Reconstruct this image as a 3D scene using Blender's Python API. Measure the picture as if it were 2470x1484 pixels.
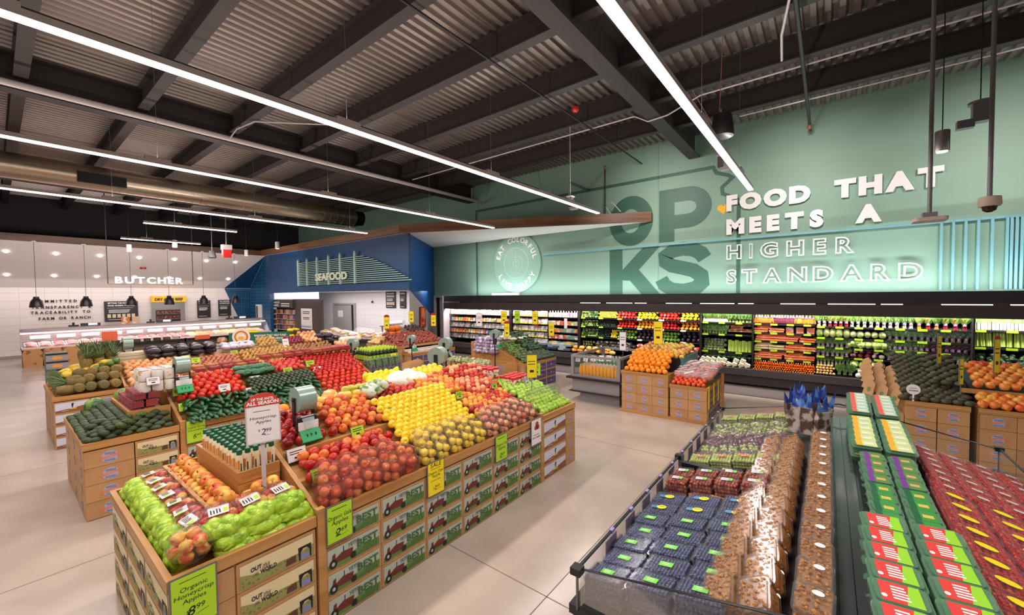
import bpy, bmesh, math, random
from mathutils import Vector as V, Matrix as Mx
pi = math.pi
for o in list(bpy.data.objects): bpy.data.objects.remove(o)
SC = bpy.context.scene
COL = SC.collection
RND = random.Random(11)
# ------------------------------------------------------------------ camera
cam = bpy.data.cameras.new('camera'); cam.sensor_width = 36.0; cam.lens = 977.53 / 2470 * 36; cam.clip_start = 0.05; cam.clip_end = 200
CAM = bpy.data.objects.new('camera', cam); COL.objects.link(CAM)
rt = V((0.78886817, 0.61445679, -0.01139611)); up = V((-0.01131444, 0.03306132, 0.99938928)); fw = V((-0.6144583, 0.78825745, -0.03303326))
m4 = Mx((rt, up, -fw)).transposed().to_4x4(); m4.translation = V((0, 0, 2.15)); CAM.matrix_world = m4
SC.camera = CAM
# ------------------------------------------------------------------ view + world
SC.view_settings.view_transform = 'Standard'; SC.view_settings.look = 'None'
SC.view_settings.exposure = 0.04; SC.view_settings.gamma = 1.0; SC.view_settings.use_curve_mapping = False
wd = bpy.data.worlds.new('world'); SC.world = wd; wd.use_nodes = True
wd.node_tree.nodes['Background'].inputs[0].default_value = (1.0, 0.93, 0.9, 1); wd.node_tree.nodes['Background'].inputs[1].default_value = 0.24
SC.cycles.max_bounces = 6; SC.cycles.diffuse_bounces = 3; SC.cycles.glossy_bounces = 3; SC.cycles.transmission_bounces = 3
SC.cycles.transparent_max_bounces = 14; SC.cycles.sample_clamp_indirect = 6; SC.cycles.caustics_reflective = False; SC.cycles.caustics_refractive = False

def area(name, loc, sx, sy, power, col=(1, .93, .9), rot=(0, 0, 0), spread=None):
    l = bpy.data.lights.new(name, 'AREA'); l.shape = 'RECTANGLE'; l.size = sx; l.size_y = sy; l.energy = power; l.color = col
    if spread: l.spread = spread
    o = bpy.data.objects.new(name, l); o.location = loc; o.rotation_euler = rot; COL.objects.link(o); return o
WARM = (1, .90, .86); COOL = (.86, .95, 1)
# the long strips of the sales floor: X, Y start, Y end (their housings are built further down)
STRIPS = [(-4.22, -3.0, 8.70), (-1.13, -3.0, 8.57), (-7.37, -4.0, 8.66), (-10.8, -4.0, 6.9), (-13.25, 2.35, 4.33), (-17.15, 2.5, 4.5)]
for x, a, b in STRIPS:
    area('strip_light', (x, (a + b) / 2, 3.965), .07, b - a, (17 if x > -12 else 42) * (b - a), WARM)
    area('strip_uplight', (x, (a + b) / 2, 4.10), .07, b - a, 7.5 * (b - a), WARM, (pi, 0, 0))
area('strip_light', (2.4, .5, 3.965), .07, 6, 95, WARM)  # extra strip lamp added out of view, no housing built for it
area('wall_washer', (-3.2, 11.02, 2.13), 15, .06, 105, (.90, .98, 1), (pi - .18, 0, 0))
area('wall_washer', (2.6, 11.02, 2.13), 5, .06, 34, (.90, .98, 1), (pi - .18, 0, 0))
area('fill_light', (-17.3, 3.2, 3.75), .3, 7.5, 165, WARM, (0, math.radians(84), 0))      # added fill panel over the aisle, brightening the butcher soffit and counter
area('downlight', (-22.6, 3.4, 2.95), .3, 8, 55, WARM)
area('fill_light', (-15.6, 4.6, 3.9), 6, .3, 60, WARM, (math.radians(84), 0, 0))                  # second added fill panel, for the blue seafood wall
for x in (-3.6, -.4, 2.6):                      # small added fill lamps that lift the lettering on the green wall
    area('fill_light', (x, 8.3, 5.5), .3, .3, 24, WARM, (math.radians(62), 0, 0), 1.5)
area('niche_light', (-16, 9.9, 2.3), 9, 1.0, 150, (1, .97, .98))
area('soffit_light', (-9.2, 10.2, 4.08), 3, 1.0, 40, WARM)

# ------------------------------------------------------------------ materials
MATS = {}
def srgb(c): return tuple(((v / 255) / 12.92 if v / 255 <= .04045 else ((v / 255 + .055) / 1.055) ** 2.4) for v in c)
def mat(name, c, rough=.5, metal=0, emit=0, noise=None, rnd=None, trans=0, spec=.5, bump=0, bscale=40):
    """Principled; c in sRGB 0-255; noise=(colour, scale, low, high); rnd=[colours] picked by the object's own random value."""
    if name in MATS: return MATS[name]
    m = bpy.data.materials.new(name); m.use_nodes = True; MATS[name] = m
    nt = m.node_tree; b = nt.nodes['Principled BSDF']; L = nt.links
    b.inputs['Base Color'].default_value = (*srgb(c), 1); b.inputs['Roughness'].default_value = rough; b.inputs['Metallic'].default_value = metal
    b.inputs['Specular IOR Level'].default_value = spec
    if emit: b.inputs['Emission Color'].default_value = (*srgb(c), 1); b.inputs['Emission Strength'].default_value = emit
    src = None
    if rnd:
        oi = nt.nodes.new('ShaderNodeObjectInfo'); cr = nt.nodes.new('ShaderNodeValToRGB'); cr.color_ramp.interpolation = 'LINEAR'
        e = cr.color_ramp.elements
        while len(e) < len(rnd): e.new(.5)
        for i, q in enumerate(rnd): e[i].position = i / max(1, len(rnd) - 1); e[i].color = (*srgb(q), 1)
        L.new(oi.outputs['Random'], cr.inputs[0]); src = cr.outputs[0]
    if noise or bump:
        tc = nt.nodes.new('ShaderNodeTexCoord'); nz = nt.nodes.new('ShaderNodeTexNoise'); nz.noise_dimensions = '4D'
        oi2 = nt.nodes.new('ShaderNodeObjectInfo'); mu = nt.nodes.new('ShaderNodeMath'); mu.operation = 'MULTIPLY'; mu.inputs[1].default_value = 60
        L.new(oi2.outputs['Random'], mu.inputs[0]); L.new(mu.outputs[0], nz.inputs['W']); L.new(tc.outputs['Object'], nz.inputs['Vector'])
        nz.inputs['Scale'].default_value = noise[1] if noise else bscale; nz.inputs['Detail'].default_value = 3
        if noise:
            rp = nt.nodes.new('ShaderNodeMapRange'); rp.inputs[1].default_value = noise[2]; rp.inputs[2].default_value = noise[3]
            L.new(nz.outputs['Fac'], rp.inputs[0]); mx = nt.nodes.new('ShaderNodeMix'); mx.data_type = 'RGBA'
            L.new(rp.outputs[0], mx.inputs[0]); mx.inputs[7].default_value = (*srgb(noise[0]), 1)
            if src: L.new(src, mx.inputs[6])
            else: mx.inputs[6].default_value = (*srgb(c), 1)
            src = mx.outputs[2]
        if bump:
            bp = nt.nodes.new('ShaderNodeBump'); bp.inputs['Strength'].default_value = bump; bp.inputs['Distance'].default_value = .01
            n2 = nt.nodes.new('ShaderNodeTexNoise'); n2.inputs['Scale'].default_value = bscale; L.new(tc.outputs['Object'], n2.inputs['Vector'])
            L.new(n2.outputs['Fac'], bp.inputs['Height']); L.new(bp.outputs[0], b.inputs['Normal'])
    if src: L.new(src, b.inputs['Base Color'])
    return m
def film(name, c=(255, 255, 255), op=.12, rough=.08, gl=.25, crinkle=0):
    """Clear plastic or thin glass: mostly transparent, glossy, slightly tinted."""
    if name in MATS: return MATS[name]
    m = bpy.data.materials.new(name); m.use_nodes = True; MATS[name] = m; nt = m.node_tree; nt.nodes.clear(); L = nt.links
    out = nt.nodes.new('ShaderNodeOutputMaterial'); tr = nt.nodes.new('ShaderNodeBsdfTransparent'); gs = nt.nodes.new('ShaderNodeBsdfGlossy'); df = nt.nodes.new('ShaderNodeBsdfDiffuse')
    tr.inputs[0].default_value = (1, 1, 1, 1); gs.inputs['Roughness'].default_value = rough; df.inputs[0].default_value = (*srgb(c), 1)
    lw = nt.nodes.new('ShaderNodeLayerWeight'); lw.inputs[0].default_value = .35; ml = nt.nodes.new('ShaderNodeMath'); ml.operation = 'MULTIPLY'; ml.inputs[1].default_value = gl
    L.new(lw.outputs['Fresnel'], ml.inputs[0])
    a = nt.nodes.new('ShaderNodeMixShader'); a.inputs[0].default_value = op; L.new(tr.outputs[0], a.inputs[1]); L.new(df.outputs[0], a.inputs[2])
    b = nt.nodes.new('ShaderNodeMixShader'); L.new(ml.outputs[0], b.inputs[0]); L.new(a.outputs[0], b.inputs[1]); L.new(gs.outputs[0], b.inputs[2])
    if crinkle:
        tc = nt.nodes.new('ShaderNodeTexCoord'); nz = nt.nodes.new('ShaderNodeTexNoise'); nz.inputs['Scale'].default_value = crinkle; nz.inputs['Detail'].default_value = 1; bp = nt.nodes.new('ShaderNodeBump'); bp.inputs['Distance'].default_value = .02; bp.inputs['Strength'].default_value = .9
        L.new(tc.outputs['Object'], nz.inputs['Vector']); L.new(nz.outputs['Fac'], bp.inputs['Height']); L.new(bp.outputs[0], gs.inputs['Normal'])
    L.new(b.outputs[0], out.inputs[0]); return m
def tile(name, c, grout, sx, sz, mortar, rough=.25, offset=0.0, axis='Y'):
    """Brick texture in object space on a vertical wall (axis: the wall runs along X or Y) or on the floor (axis F)."""
    m = bpy.data.materials.new(name); m.use_nodes = True; MATS[name] = m; nt = m.node_tree; L = nt.links; b = nt.nodes['Principled BSDF']
    tc = nt.nodes.new('ShaderNodeTexCoord'); sp = nt.nodes.new('ShaderNodeSeparateXYZ'); cb = nt.nodes.new('ShaderNodeCombineXYZ'); br = nt.nodes.new('ShaderNodeTexBrick')
    L.new(tc.outputs['Object'], sp.inputs[0]); L.new(sp.outputs['Y' if axis == 'Y' else 'X'], cb.inputs[0]); L.new(sp.outputs['Y' if axis == 'F' else 'Z'], cb.inputs[1]); L.new(cb.outputs[0], br.inputs['Vector'])
    br.offset = offset; br.squash = 1; br.inputs['Color1'].default_value = (*srgb(c), 1); br.inputs['Color2'].default_value = (*srgb(c), 1); br.inputs['Mortar'].default_value = (*srgb(grout), 1)
    br.inputs['Scale'].default_value = 1; br.inputs['Brick Width'].default_value = sx; br.inputs['Row Height'].default_value = sz; br.inputs['Mortar Size'].default_value = mortar; br.inputs['Mortar Smooth'].default_value = .2
    L.new(br.outputs['Color'], b.inputs['Base Color']); b.inputs['Roughness'].default_value = rough; return m
def woodmat(name, c1, c2, axis, scale=9, rough=.45):
    m = bpy.data.materials.new(name); m.use_nodes = True; MATS[name] = m; nt = m.node_tree; L = nt.links; b = nt.nodes['Principled BSDF']
    tc = nt.nodes.new('ShaderNodeTexCoord'); mp = nt.nodes.new('ShaderNodeMapping'); nz = nt.nodes.new('ShaderNodeTexNoise'); cr = nt.nodes.new('ShaderNodeValToRGB')
    s = [scale, scale, scale]; s['XYZ'.index(axis)] = scale * .06; mp.inputs['Scale'].default_value = s
    L.new(tc.outputs['Object'], mp.inputs[0]); L.new(mp.outputs[0], nz.inputs['Vector']); nz.inputs['Detail'].default_value = 5; nz.inputs['Scale'].default_value = 2.5
    e = cr.color_ramp.elements; e[0].position = .3; e[1].position = .7; e[0].color = (*srgb(c1), 1); e[1].color = (*srgb(c2), 1)
    L.new(nz.outputs['Fac'], cr.inputs[0]); L.new(cr.outputs[0], b.inputs['Base Color']); b.inputs['Roughness'].default_value = rough; return m

# ------------------------------------------------------------------ mesh builder
TMP = bpy.data.scenes.new('text_scratch'); TXT = {}
def text_poly(s, bold=0.0, shear=0.0, outline=0.0):
    """2D triangles of a line of writing, capital height about 0.7, as (verts, faces, width)."""
    k = (s, bold, shear, outline)
    if k in TXT: return TXT[k]
    cu = bpy.data.curves.new('t', 'FONT'); cu.body = s; cu.size = 1; cu.offset = bold; cu.shear = shear; cu.resolution_u = 3
    if outline: cu.fill_mode = 'NONE'; cu.bevel_depth = outline; cu.bevel_resolution = 0
    o = bpy.data.objects.new('t', cu); TMP.collection.objects.link(o); vl = TMP.view_layers[0]; vl.update(); dg = vl.depsgraph
    me = bpy.data.meshes.new_from_object(o.evaluated_get(dg)); vs = [tuple(v.co) for v in me.vertices]; fs = [tuple(p.vertices) for p in me.polygons]
    bpy.data.objects.remove(o); bpy.data.meshes.remove(me); bpy.data.curves.remove(cu)
    x0 = min([v[0] for v in vs] or [0]); x1 = max([v[0] for v in vs] or [0])
    TXT[k] = ([(v[0] - x0, v[1], v[2]) for v in vs], fs, x1 - x0); return TXT[k]
class MB:
    def __init__(s): s.v = []; s.f = []; s.m = []; s.sm = []
    def add(s, vs, fs, mi=0, M=None, sm=False):
        n = len(s.v); s.v += [tuple(M @ V(q)) if M else tuple(q) for q in vs]
        for f in fs: s.f.append(tuple(i + n for i in f)); s.m.append(mi); s.sm.append(sm)
        return s
    def box(s, x0, x1, y0, y1, z0, z1, mi=0, M=None):
        return s.add([(x0, y0, z0), (x1, y0, z0), (x1, y1, z0), (x0, y1, z0), (x0, y0, z1), (x1, y0, z1), (x1, y1, z1), (x0, y1, z1)],
                     [(0, 3, 2, 1), (4, 5, 6, 7), (0, 1, 5, 4), (1, 2, 6, 5), (2, 3, 7, 6), (3, 0, 4, 7)], mi, M)
    def bbox(s, x0, x1, y0, y1, z0, z1, mi=0, b=.01, M=None, n=3):
        """box with rounded vertical corners and a small top chamfer"""
        pts = []
        for cx, cy, a0 in ((x1 - b, y1 - b, 0), (x0 + b, y1 - b, pi / 2), (x0 + b, y0 + b, pi), (x1 - b, y0 + b, 3 * pi / 2)):
            for i in range(n + 1): a = a0 + i * pi / 2 / n; pts.append((cx + b * math.cos(a), cy + b * math.sin(a)))
        N = len(pts); vs = [(p[0], p[1], z0) for p in pts] + [(p[0], p[1], z1) for p in pts]
        fs = [(i, (i + 1) % N, N + (i + 1) % N, N + i) for i in range(N)] + [tuple(range(N - 1, -1, -1)), tuple(range(N, 2 * N))]
        return s.add(vs, fs, mi, M)
    def poly(s, pts, mi=0, M=None): return s.add(pts, [tuple(range(len(pts)))], mi, M)
    def flat(s, pts, y, mi=0, M=None):
        """polygon given in (x, z), facing -Y at depth y"""
        return s.add([(p[0], y, p[1]) for p in pts], [tuple(range(len(pts)))], mi, M)
    def disc(s, cx, cz, rx, rz, y, mi=0, n=20, M=None):
        return s.flat([(cx + rx * math.cos(2 * pi * i / n), cz + rz * math.sin(2 * pi * i / n)) for i in range(n)], y, mi, M)
    def prism(s, pts, axis, a, b, mi=0, M=None):
        """2D polygon extruded along an axis: 'X' takes (y,z), 'Y' takes (x,z), 'Z' takes (x,y)"""
        mk = {'X': lambda p, t: (t, p[0], p[1]), 'Y': lambda p, t: (p[0], t, p[1]), 'Z': lambda p, t: (p[0], p[1], t)}[axis]
        n = len(pts); vs = [mk(p, a) for p in pts] + [mk(p, b) for p in pts]
        return s.add(vs, [tuple(range(n)), tuple(range(2 * n - 1, n - 1, -1))] + [(i, n + i, n + (i + 1) % n, (i + 1) % n) for i in range(n)], mi, M)
    def tube(s, pts, r, n=8, mi=0, cap=True, M=None):
        pts = [V(p) for p in pts]; N = len(pts); vs = []; fs = []; rr = r if isinstance(r, (list, tuple)) else [r] * N
        for i, p in enumerate(pts):
            d = (pts[min(i + 1, N - 1)] - pts[max(i - 1, 0)]).normalized(); a = d.cross(V((0, 0, 1)))
            if a.length < .01: a = d.cross(V((1, 0, 0)))
            a.normalize(); b = d.cross(a)
            vs += [p + (a * math.cos(2 * pi * k / n) + b * math.sin(2 * pi * k / n)) * rr[i] for k in range(n)]
        for i in range(N - 1): fs += [(i * n + k, i * n + (k + 1) % n, (i + 1) * n + (k + 1) % n, (i + 1) * n + k) for k in range(n)]
        if cap: fs += [tuple(range(n - 1, -1, -1)), tuple(range((N - 1) * n, N * n))]
        return s.add(vs, fs, mi, M, True)
    def lathe(s, prof, n=14, mi=0, M=None, wob=None):
        """profile [(r, z)...] about Z; wob(angle, z) scales r"""
        vs = []; fs = []; P = len(prof)
        for r, z in prof:
            for k in range(n): a = 2 * pi * k / n; q = r * (wob(a, z) if wob else 1); vs.append((q * math.cos(a), q * math.sin(a), z))
        for i in range(P - 1): fs += [(i * n + k, i * n + (k + 1) % n, (i + 1) * n + (k + 1) % n, (i + 1) * n + k) for k in range(n)]
        fs += [tuple(range(n - 1, -1, -1)), tuple(range((P - 1) * n, P * n))]
        return s.add(vs, fs, mi, M, True)
    def blob(s, rx, ry, rz, mi=0, M=None, n=10, m=7, jit=0, seed=1, c=(0, 0, 0), p=1.0):
        r = random.Random(seed); vs = [(c[0], c[1], c[2] - rz)]; fs = []
        for i in range(1, m):
            t = pi * i / m
            for k in range(n):
                a = 2 * pi * k / n; j = 1 + r.uniform(-jit, jit); f = lambda q: math.copysign(abs(q) ** p, q)
                vs.append((c[0] + rx * f(math.sin(t)) * f(math.cos(a)) * j, c[1] + ry * f(math.sin(t)) * f(math.sin(a)) * j, c[2] - rz * f(math.cos(t)) * j))
        vs.append((c[0], c[1], c[2] + rz)); T = len(vs) - 1
        fs += [(0, 1 + (k + 1) % n, 1 + k) for k in range(n)] + [(T, 1 + (m - 2) * n + k, 1 + (m - 2) * n + (k + 1) % n) for k in range(n)]
        for i in range(m - 2): fs += [(1 + i * n + k, 1 + i * n + (k + 1) % n, 1 + (i + 1) * n + (k + 1) % n, 1 + (i + 1) * n + k) for k in range(n)]
        return s.add(vs, fs, mi, M, True)
    def text(s, t, x, z, h, y=0, mi=0, M=None, bold=.0, shear=0, w=None, al='l', depth=0):
        """writing in the XZ plane facing -Y; h = capital height; w squeezes or stretches it to that width"""
        vs, fs, W = text_poly(t, bold, shear); k = h / .70; kx = k if w is None else w / max(W, 1e-6); x -= {'l': 0, 'c': .5, 'r': 1}[al] * W * kx
        n = len(vs); q = [(x + v[0] * kx, y, z + v[1] * k) for v in vs]; s.add(q, fs, mi, M)
        if depth:
            s.add([(a, b + depth, c) for a, b, c in q], [tuple(reversed(f)) for f in fs], mi, M); ed = {}
            for f in fs:
                for i in range(len(f)): e = (f[i], f[(i + 1) % len(f)]); ed[e] = 1
            rim = [e for e in ed if (e[1], e[0]) not in ed]; s.add(q + [(a, b + depth, c) for a, b, c in q], [(b2, a2, a2 + n, b2 + n) for a2, b2 in rim], mi, M)
        return s
    def lines(s, x0, x1, z, h, y, mi, n=1, dz=None, M=None, seed=0):
        r = random.Random(seed)
        for i in range(n):
            zz = z - i * (dz or h * 2); s.flat([(x0, zz), (x0 + (x1 - x0) * r.uniform(.7, 1), zz), (x0 + (x1 - x0) * .9, zz + h), (x0, zz + h)], y, mi, M)
        return s
    def mesh(s, name, mats):
        me = bpy.data.meshes.new(name); me.from_pydata(s.v, [], s.f); me.update()
        for q in (mats if isinstance(mats, (list, tuple)) else [mats]): me.materials.append(q)
        me.polygons.foreach_set('material_index', s.m); me.polygons.foreach_set('use_smooth', s.sm)
        if any(s.sm): me.set_sharp_from_angle(angle=math.radians(52))
        return me
    def build(s, name, mats, parent=None, loc=None, rot=None, kind=None): return ob(name, s.mesh(name, mats), parent, loc, rot, kind=kind)
def ob(name, me, parent=None, loc=None, rot=None, scale=None, kind=None):
    o = bpy.data.objects.new(name, me); COL.objects.link(o)
    if parent: o.parent = parent
    if loc is not None: o.location = loc
    if rot is not None: o.rotation_euler = rot
    if scale is not None: o.scale = (scale,) * 3 if isinstance(scale, (int, float)) else scale
    if kind: o['kind'] = kind
    return o
def tag(o, label, cat, group=None, kind=None):
    o['label'] = label; o['category'] = cat
    if group: o['group'] = group
    if kind: o['kind'] = kind
    return o
def thing(name, label, cat, loc=(0, 0, 0), rz=0, group=None): return tag(ob(name, None, None, loc, (0, 0, rz)), label, cat, group)
def put(name, parts, label, cat, group=None, loc=(0, 0, 0), rot=(0, 0, 0), scale=None):
    """a thing from shared meshes: parts = mesh, or [(part name, mesh or (mesh, [(sub, mesh)]))...]"""
    if not isinstance(parts, list): return tag(ob(name, parts, None, loc, rot, scale), label, cat, group)
    e = tag(ob(name, None, None, loc, rot, scale), label, cat, group)
    made = {}
    for pn, me in parts:                               # 'part' or 'part/sub_part'
        a, _, b = pn.partition('/'); q = ob(b or a, me, made[a] if b else e)
        if not b: made[a] = q
    return e
def T(x, y, z, rx=0, ry=0, rz=0, s=1): return Mx.Translation((x, y, z)) @ Mx.Rotation(rz, 4, 'Z') @ Mx.Rotation(ry, 4, 'Y') @ Mx.Rotation(rx, 4, 'X') @ Mx.Diagonal((s, s, s, 1) if isinstance(s, (int, float)) else (*s, 1))
R90 = Mx.Rotation(pi / 2, 4, 'Z')
ORD = ['first', 'second', 'third', 'fourth', 'fifth', 'sixth', 'seventh', 'eighth', 'ninth', 'tenth', 'eleventh', 'twelfth', 'thirteenth', 'fourteenth', 'fifteenth', 'sixteenth', 'seventeenth', 'eighteenth', 'nineteenth', 'twentieth']
def pile(name, parts, label, cat, group, a0, a1, p0, p1, da, ds, axis='Y', up=0, jit=.12, hexa=True, rot='any', size=(.94, 1.06), skip=0, cap=None, layers=1):
    """Fruit in rows on a slope. a0..a1 along the axis; p0, p1 = (other coordinate, height) of the lowest and highest row."""
    L = math.hypot(p1[0] - p0[0], p1[1] - p0[1]); rows = max(1, int(L / ds + .5) + 1); k = 0; out = []
    for r in range(rows):
        t = r / max(1, rows - 1); q = p0[0] + (p1[0] - p0[0]) * t; z = p0[1] + (p1[1] - p0[1]) * t
        n = max(1, int((a1 - a0) / da)); off = da / 2 if hexa and r % 2 else 0
        for c in range(n):
            a = a0 + (c + .5) * (a1 - a0) / n + off + RND.uniform(-jit, jit) * da
            if a > a1 - da * .2 and off: continue
            if skip and RND.random() < skip: continue
            if cap and k >= cap: break
            x, y = (q, a) if axis == 'Y' else (a, q)
            ro = (RND.uniform(0, 6.3), RND.uniform(0, 6.3), RND.uniform(0, 6.3)) if rot == 'any' else rot(r, c) if callable(rot) else rot
            out.append(put(name, RND.choice(parts) if isinstance(parts, tuple) else parts, label, cat, group, (x, y, z + up + RND.uniform(-.004, .004)), ro, RND.uniform(*size))); k += 1
    return out
# ================================================================== STRUCTURE
def struct(mb, name, mats, parent=None): return mb.build(name, mats, parent, kind='structure')
GREEN = mat('wall_green', (138, 172, 152), .55); DGREEN = mat('mural_green', (62, 106, 88), .5); WHITEP = mat('white_paint', (238, 230, 226), .6)
GOLD = mat('gold_paint', (252, 190, 30), .5); WHITE = mat('white_letter', (250, 246, 244), .45); AQUA = mat('aqua_rail', (128, 182, 190), .4)
BLUE = mat('blue_paint', (8, 70, 118), .5); DARK = mat('black_metal', (30, 28, 30), .4); CHAR = mat('charcoal', (62, 56, 56), .5); STEEL = mat('steel', (190, 186, 184), .28, .9)
BEAM = mat('beam_brown', (50, 43, 41), .6); GREYP = mat('grey_paint', (168, 160, 156), .6); BLACK = mat('black', (14, 13, 14), .5); GREYM = mat('grey_metal', (120, 116, 118), .4, .4)
CONC = mat('polished_concrete', (188, 172, 157), .2, noise=((166, 150, 138), 1.6, .35, .72), spec=.5)
INK = mat('ink', (28, 26, 28), .7); PAPER = mat('paper', (240, 232, 232), .6)
m = MB().box(-26, 8, -7, 11.6, -.1, 0); floor = struct(m, 'floor', [CONC])
JOINT = mat('floor_joint', (120, 106, 98), .6); m = MB()
for x in (-21.0, -16.6, -12.2, -7.9, -4.75, -1.55, 3.0): m.box(x - .004, x + .004, -7, 11.4, 0, .0008)
for y in (-3.2, -.6, 2.35, 5.35, 8.6): m.box(-26, 8, y - .004, y + .004, 0, .0008)
struct(m, 'floor_joints', [JOINT], floor)
# green wall with its painted mural
m = MB().box(-26, 8, 11.4, 11.6, 0, 6.5); wb = struct(m, 'wall_back', [GREEN])
m = MB()
for x in (-10.45, -3.72, 4.3): m.box(x - .004, x + .004, 11.3985, 11.4, 2.0, 6.3)
m.build('panel_joints', [DGREEN], wb, kind='structure')
def wtext(t, x0, x1, z0, h, mb, bold, y, depth=0, mi=0): mb.text(t, x0, z0, h, y, mi, None, bold, 0, x1 - x0, 'l', depth)
def ribbon(m, pts, w, y, mi=0, close=False):
    P = [V((a, b)) for a, b in pts]; n = len(P); out = []
    for i, p in enumerate(P):
        d1 = (p - P[i - 1]).normalized() if (i or close) else (P[1] - p).normalized(); d2 = (P[(i + 1) % n] - p).normalized() if (i < n - 1 or close) else d1
        t = (d1 + d2).normalized(); nn = V((-t.y, t.x)); k = w / 2 / max(.4, nn.dot(V((-d1.y, d1.x)))); out.append((p + nn * k, p - nn * k))
    for i in range(n if close else n - 1): a, b = out[i], out[(i + 1) % n]; m.flat([a[0], a[1], b[1], b[0]], y, mi)
m = MB(); Y = 11.3985
ribbon(m, [(-4.51 + .465 * math.cos(2 * pi * i / 40), 4.215 + .53 * math.sin(2 * pi * i / 40)) for i in range(40)], .37, Y, 0, True)
m.flat([(-3.70, 3.52), (-3.29, 3.52), (-3.29, 4.94), (-3.70, 4.94)], Y - 0.0004)
ribbon(m, [(-3.35, 4.755), (-2.95, 4.755)] + [(-2.95 + .40 * math.sin(pi * i / 14), 4.40 + .355 * math.cos(pi * i / 14)) for i in range(1, 14)] + [(-2.95, 4.045), (-3.35, 4.045)], .37, Y - 0.0008)
m.flat([(-5.16, 2.0), (-4.76, 2.0), (-4.76, 3.42), (-5.16, 3.42)], Y - 0.0012); m.flat([(-4.78, 2.52), (-4.56, 2.50), (-3.68, 3.42), (-4.16, 3.42), (-4.78, 2.80)], Y - 0.0016); m.flat([(-4.40, 2.95), (-4.62, 2.60), (-4.10, 2.0), (-3.58, 2.0)], Y - 0.0020)
ribbon(m, [(-2.53, 3.02), (-2.62, 3.16), (-2.80, 3.27), (-3.06, 3.31), (-3.34, 3.27), (-3.53, 3.14), (-3.52, 2.98), (-3.36, 2.87), (-3.08, 2.80), (-2.80, 2.72), (-2.62, 2.58), (-2.60, 2.40), (-2.74, 2.26), (-3.04, 2.19), (-3.36, 2.23), (-3.56, 2.36), (-3.64, 2.52)], .36, Y - 0.0024)
m.build('painted_letters', [DGREEN], wb)
m = MB(); ribbon(m, [(-10.55, 2.0), (-10.55, 5.3), (-2.34, 5.32), (-2.26, 5.16), (-2.0, 5.06), (-1.9, 4.98), (-2.13, 4.78), (-2.12, 4.62), (-1.8, 4.44), (-1.76, 4.3), (-1.76, 2.0)], .09, Y)
m.build('painted_state_outline', [DGREEN], wb)
def heart(cx, cz, r): return [(cx + r * .98 * math.sin(t) ** 3, cz + r * (.81 * math.cos(t) - .31 * math.cos(2 * t) - .125 * math.cos(3 * t) - .06 * math.cos(4 * t))) for t in [2 * pi * i / 28 for i in range(28)]][::-1]
MB().flat(heart(-2.1, 4.24, .145), Y - .0006).build('painted_heart', [GOLD], wb)
# raised slogan: every letter is a part of the sign
s = thing('wall_slogan', 'raised white slogan reading food that meets a higher standard on green wall', 'sign', (0, 11.4, 0))
def letters(word, x0, x1, z0, h, outline, s):
    n = len(word); ws = [text_poly(c, .02)[2] if c != ' ' else .55 for c in word]; tot = sum(ws); gap = (x1 - x0 - tot * h / .7 * 1.25) / max(1, n - 1); x = x0
    for c, w in zip(word, ws):
        W = w * h / .7 * 1.25
        if c != ' ':
            m = MB()
            if outline:
                vs, fs, tw = text_poly(c, .035, 0, .035); k = h / .7; kx = W / tw
                m.add([(x + v[0] * kx, -.06 + v[2] * .6, z0 + v[1] * k) for v in vs], fs, 0)
            else: m.text(c, x, z0, h, -.07, 0, None, .07, 0, W, 'l', .03)
            m.build('letter', [WHITE], s)
        x += W + gap
letters('FOOD THAT', -2.02, 1.74, 4.18, .335, 0, s); letters('MEETS A', -2.02, .86, 3.6, .325, 0, s)
letters('HIGHER', -2.02, .44, 2.98, .31, 1, s); letters('STANDARD', -2.02, 1.49, 2.37, .31, 1, s)
# aqua rail with slats
s = thing('aqua_rail_screen', 'light blue metal rail and upright slats standing off the green wall', 'wall screen', (0, 11.4, 0))
MB().box(-7.5, 6, -.07, -.03, 3.43, 3.475).build('rail', [AQUA], s)
for i, x in enumerate([1.72, 1.88, 2.04, 2.2, 2.37, 2.55, 2.6, 2.66, 2.72, 2.78]): MB().box(x - .018, x + .018, -.08, -.03, 2.14, 3.43).build('slat', [AQUA], s)
# round badge
s = thing('round_wall_badge', 'round pale green badge reading eat colorful live happy on green wall', 'sign', (-8.63, 11.4, 3.23))
BAD = mat('badge_green', (150, 190, 172), .5); LINE = mat('badge_line', (186, 218, 206), .5)
m = MB(); m.lathe([(1.0, 0), (1.03, .02), (1.03, .06), (1.0, .075)], 48, 0, Mx.Rotation(pi / 2, 4, 'X')); m.build('disc', [BAD], s)
m = MB()
for t, a0, a1, r0, flip in (('EAT COLORFUL', 164, 14, .74, 0), ('LIVE HAPPY', 213, 330, .90, 1)):
    n = len(t)
    for i, c in enumerate(t):
        if c == ' ': continue
        a = math.radians(a0 + (a1 - a0) * i / (n - 1)); rot = a - pi / 2 if not flip else a + pi / 2
        m.text(c, 0, 0, .17, 0, 0, T(r0 * math.cos(a), -.085, r0 * math.sin(a)) @ Mx.Rotation(-rot, 4, 'Y'), .03, 0, None, 'c', .008)
m.build('lettering', [WHITE], s)
def ring(m, cx, cz, rx, rz, w, y, n=36): ribbon(m, [(cx + rx * math.cos(2 * pi * i / n), cz + rz * math.sin(2 * pi * i / n)) for i in range(n)], w, y, 0, True)
m = MB(); ring(m, 0, 0, .53, .53, .022, -.078); ring(m, 0, -.02, .14, .14, .014, -.078); ring(m, 0, -.02, .09, .09, .014, -.078)
ribbon(m, [(0, .2), (.1, .24), (.24, .2), (.28, .05), (.25, -.15), (.16, -.32), (.07, -.34), (0, -.3), (-.07, -.34), (-.16, -.32), (-.25, -.15), (-.28, .05), (-.24, .2), (-.1, .24)], .014, -.079, 0, True)
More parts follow.
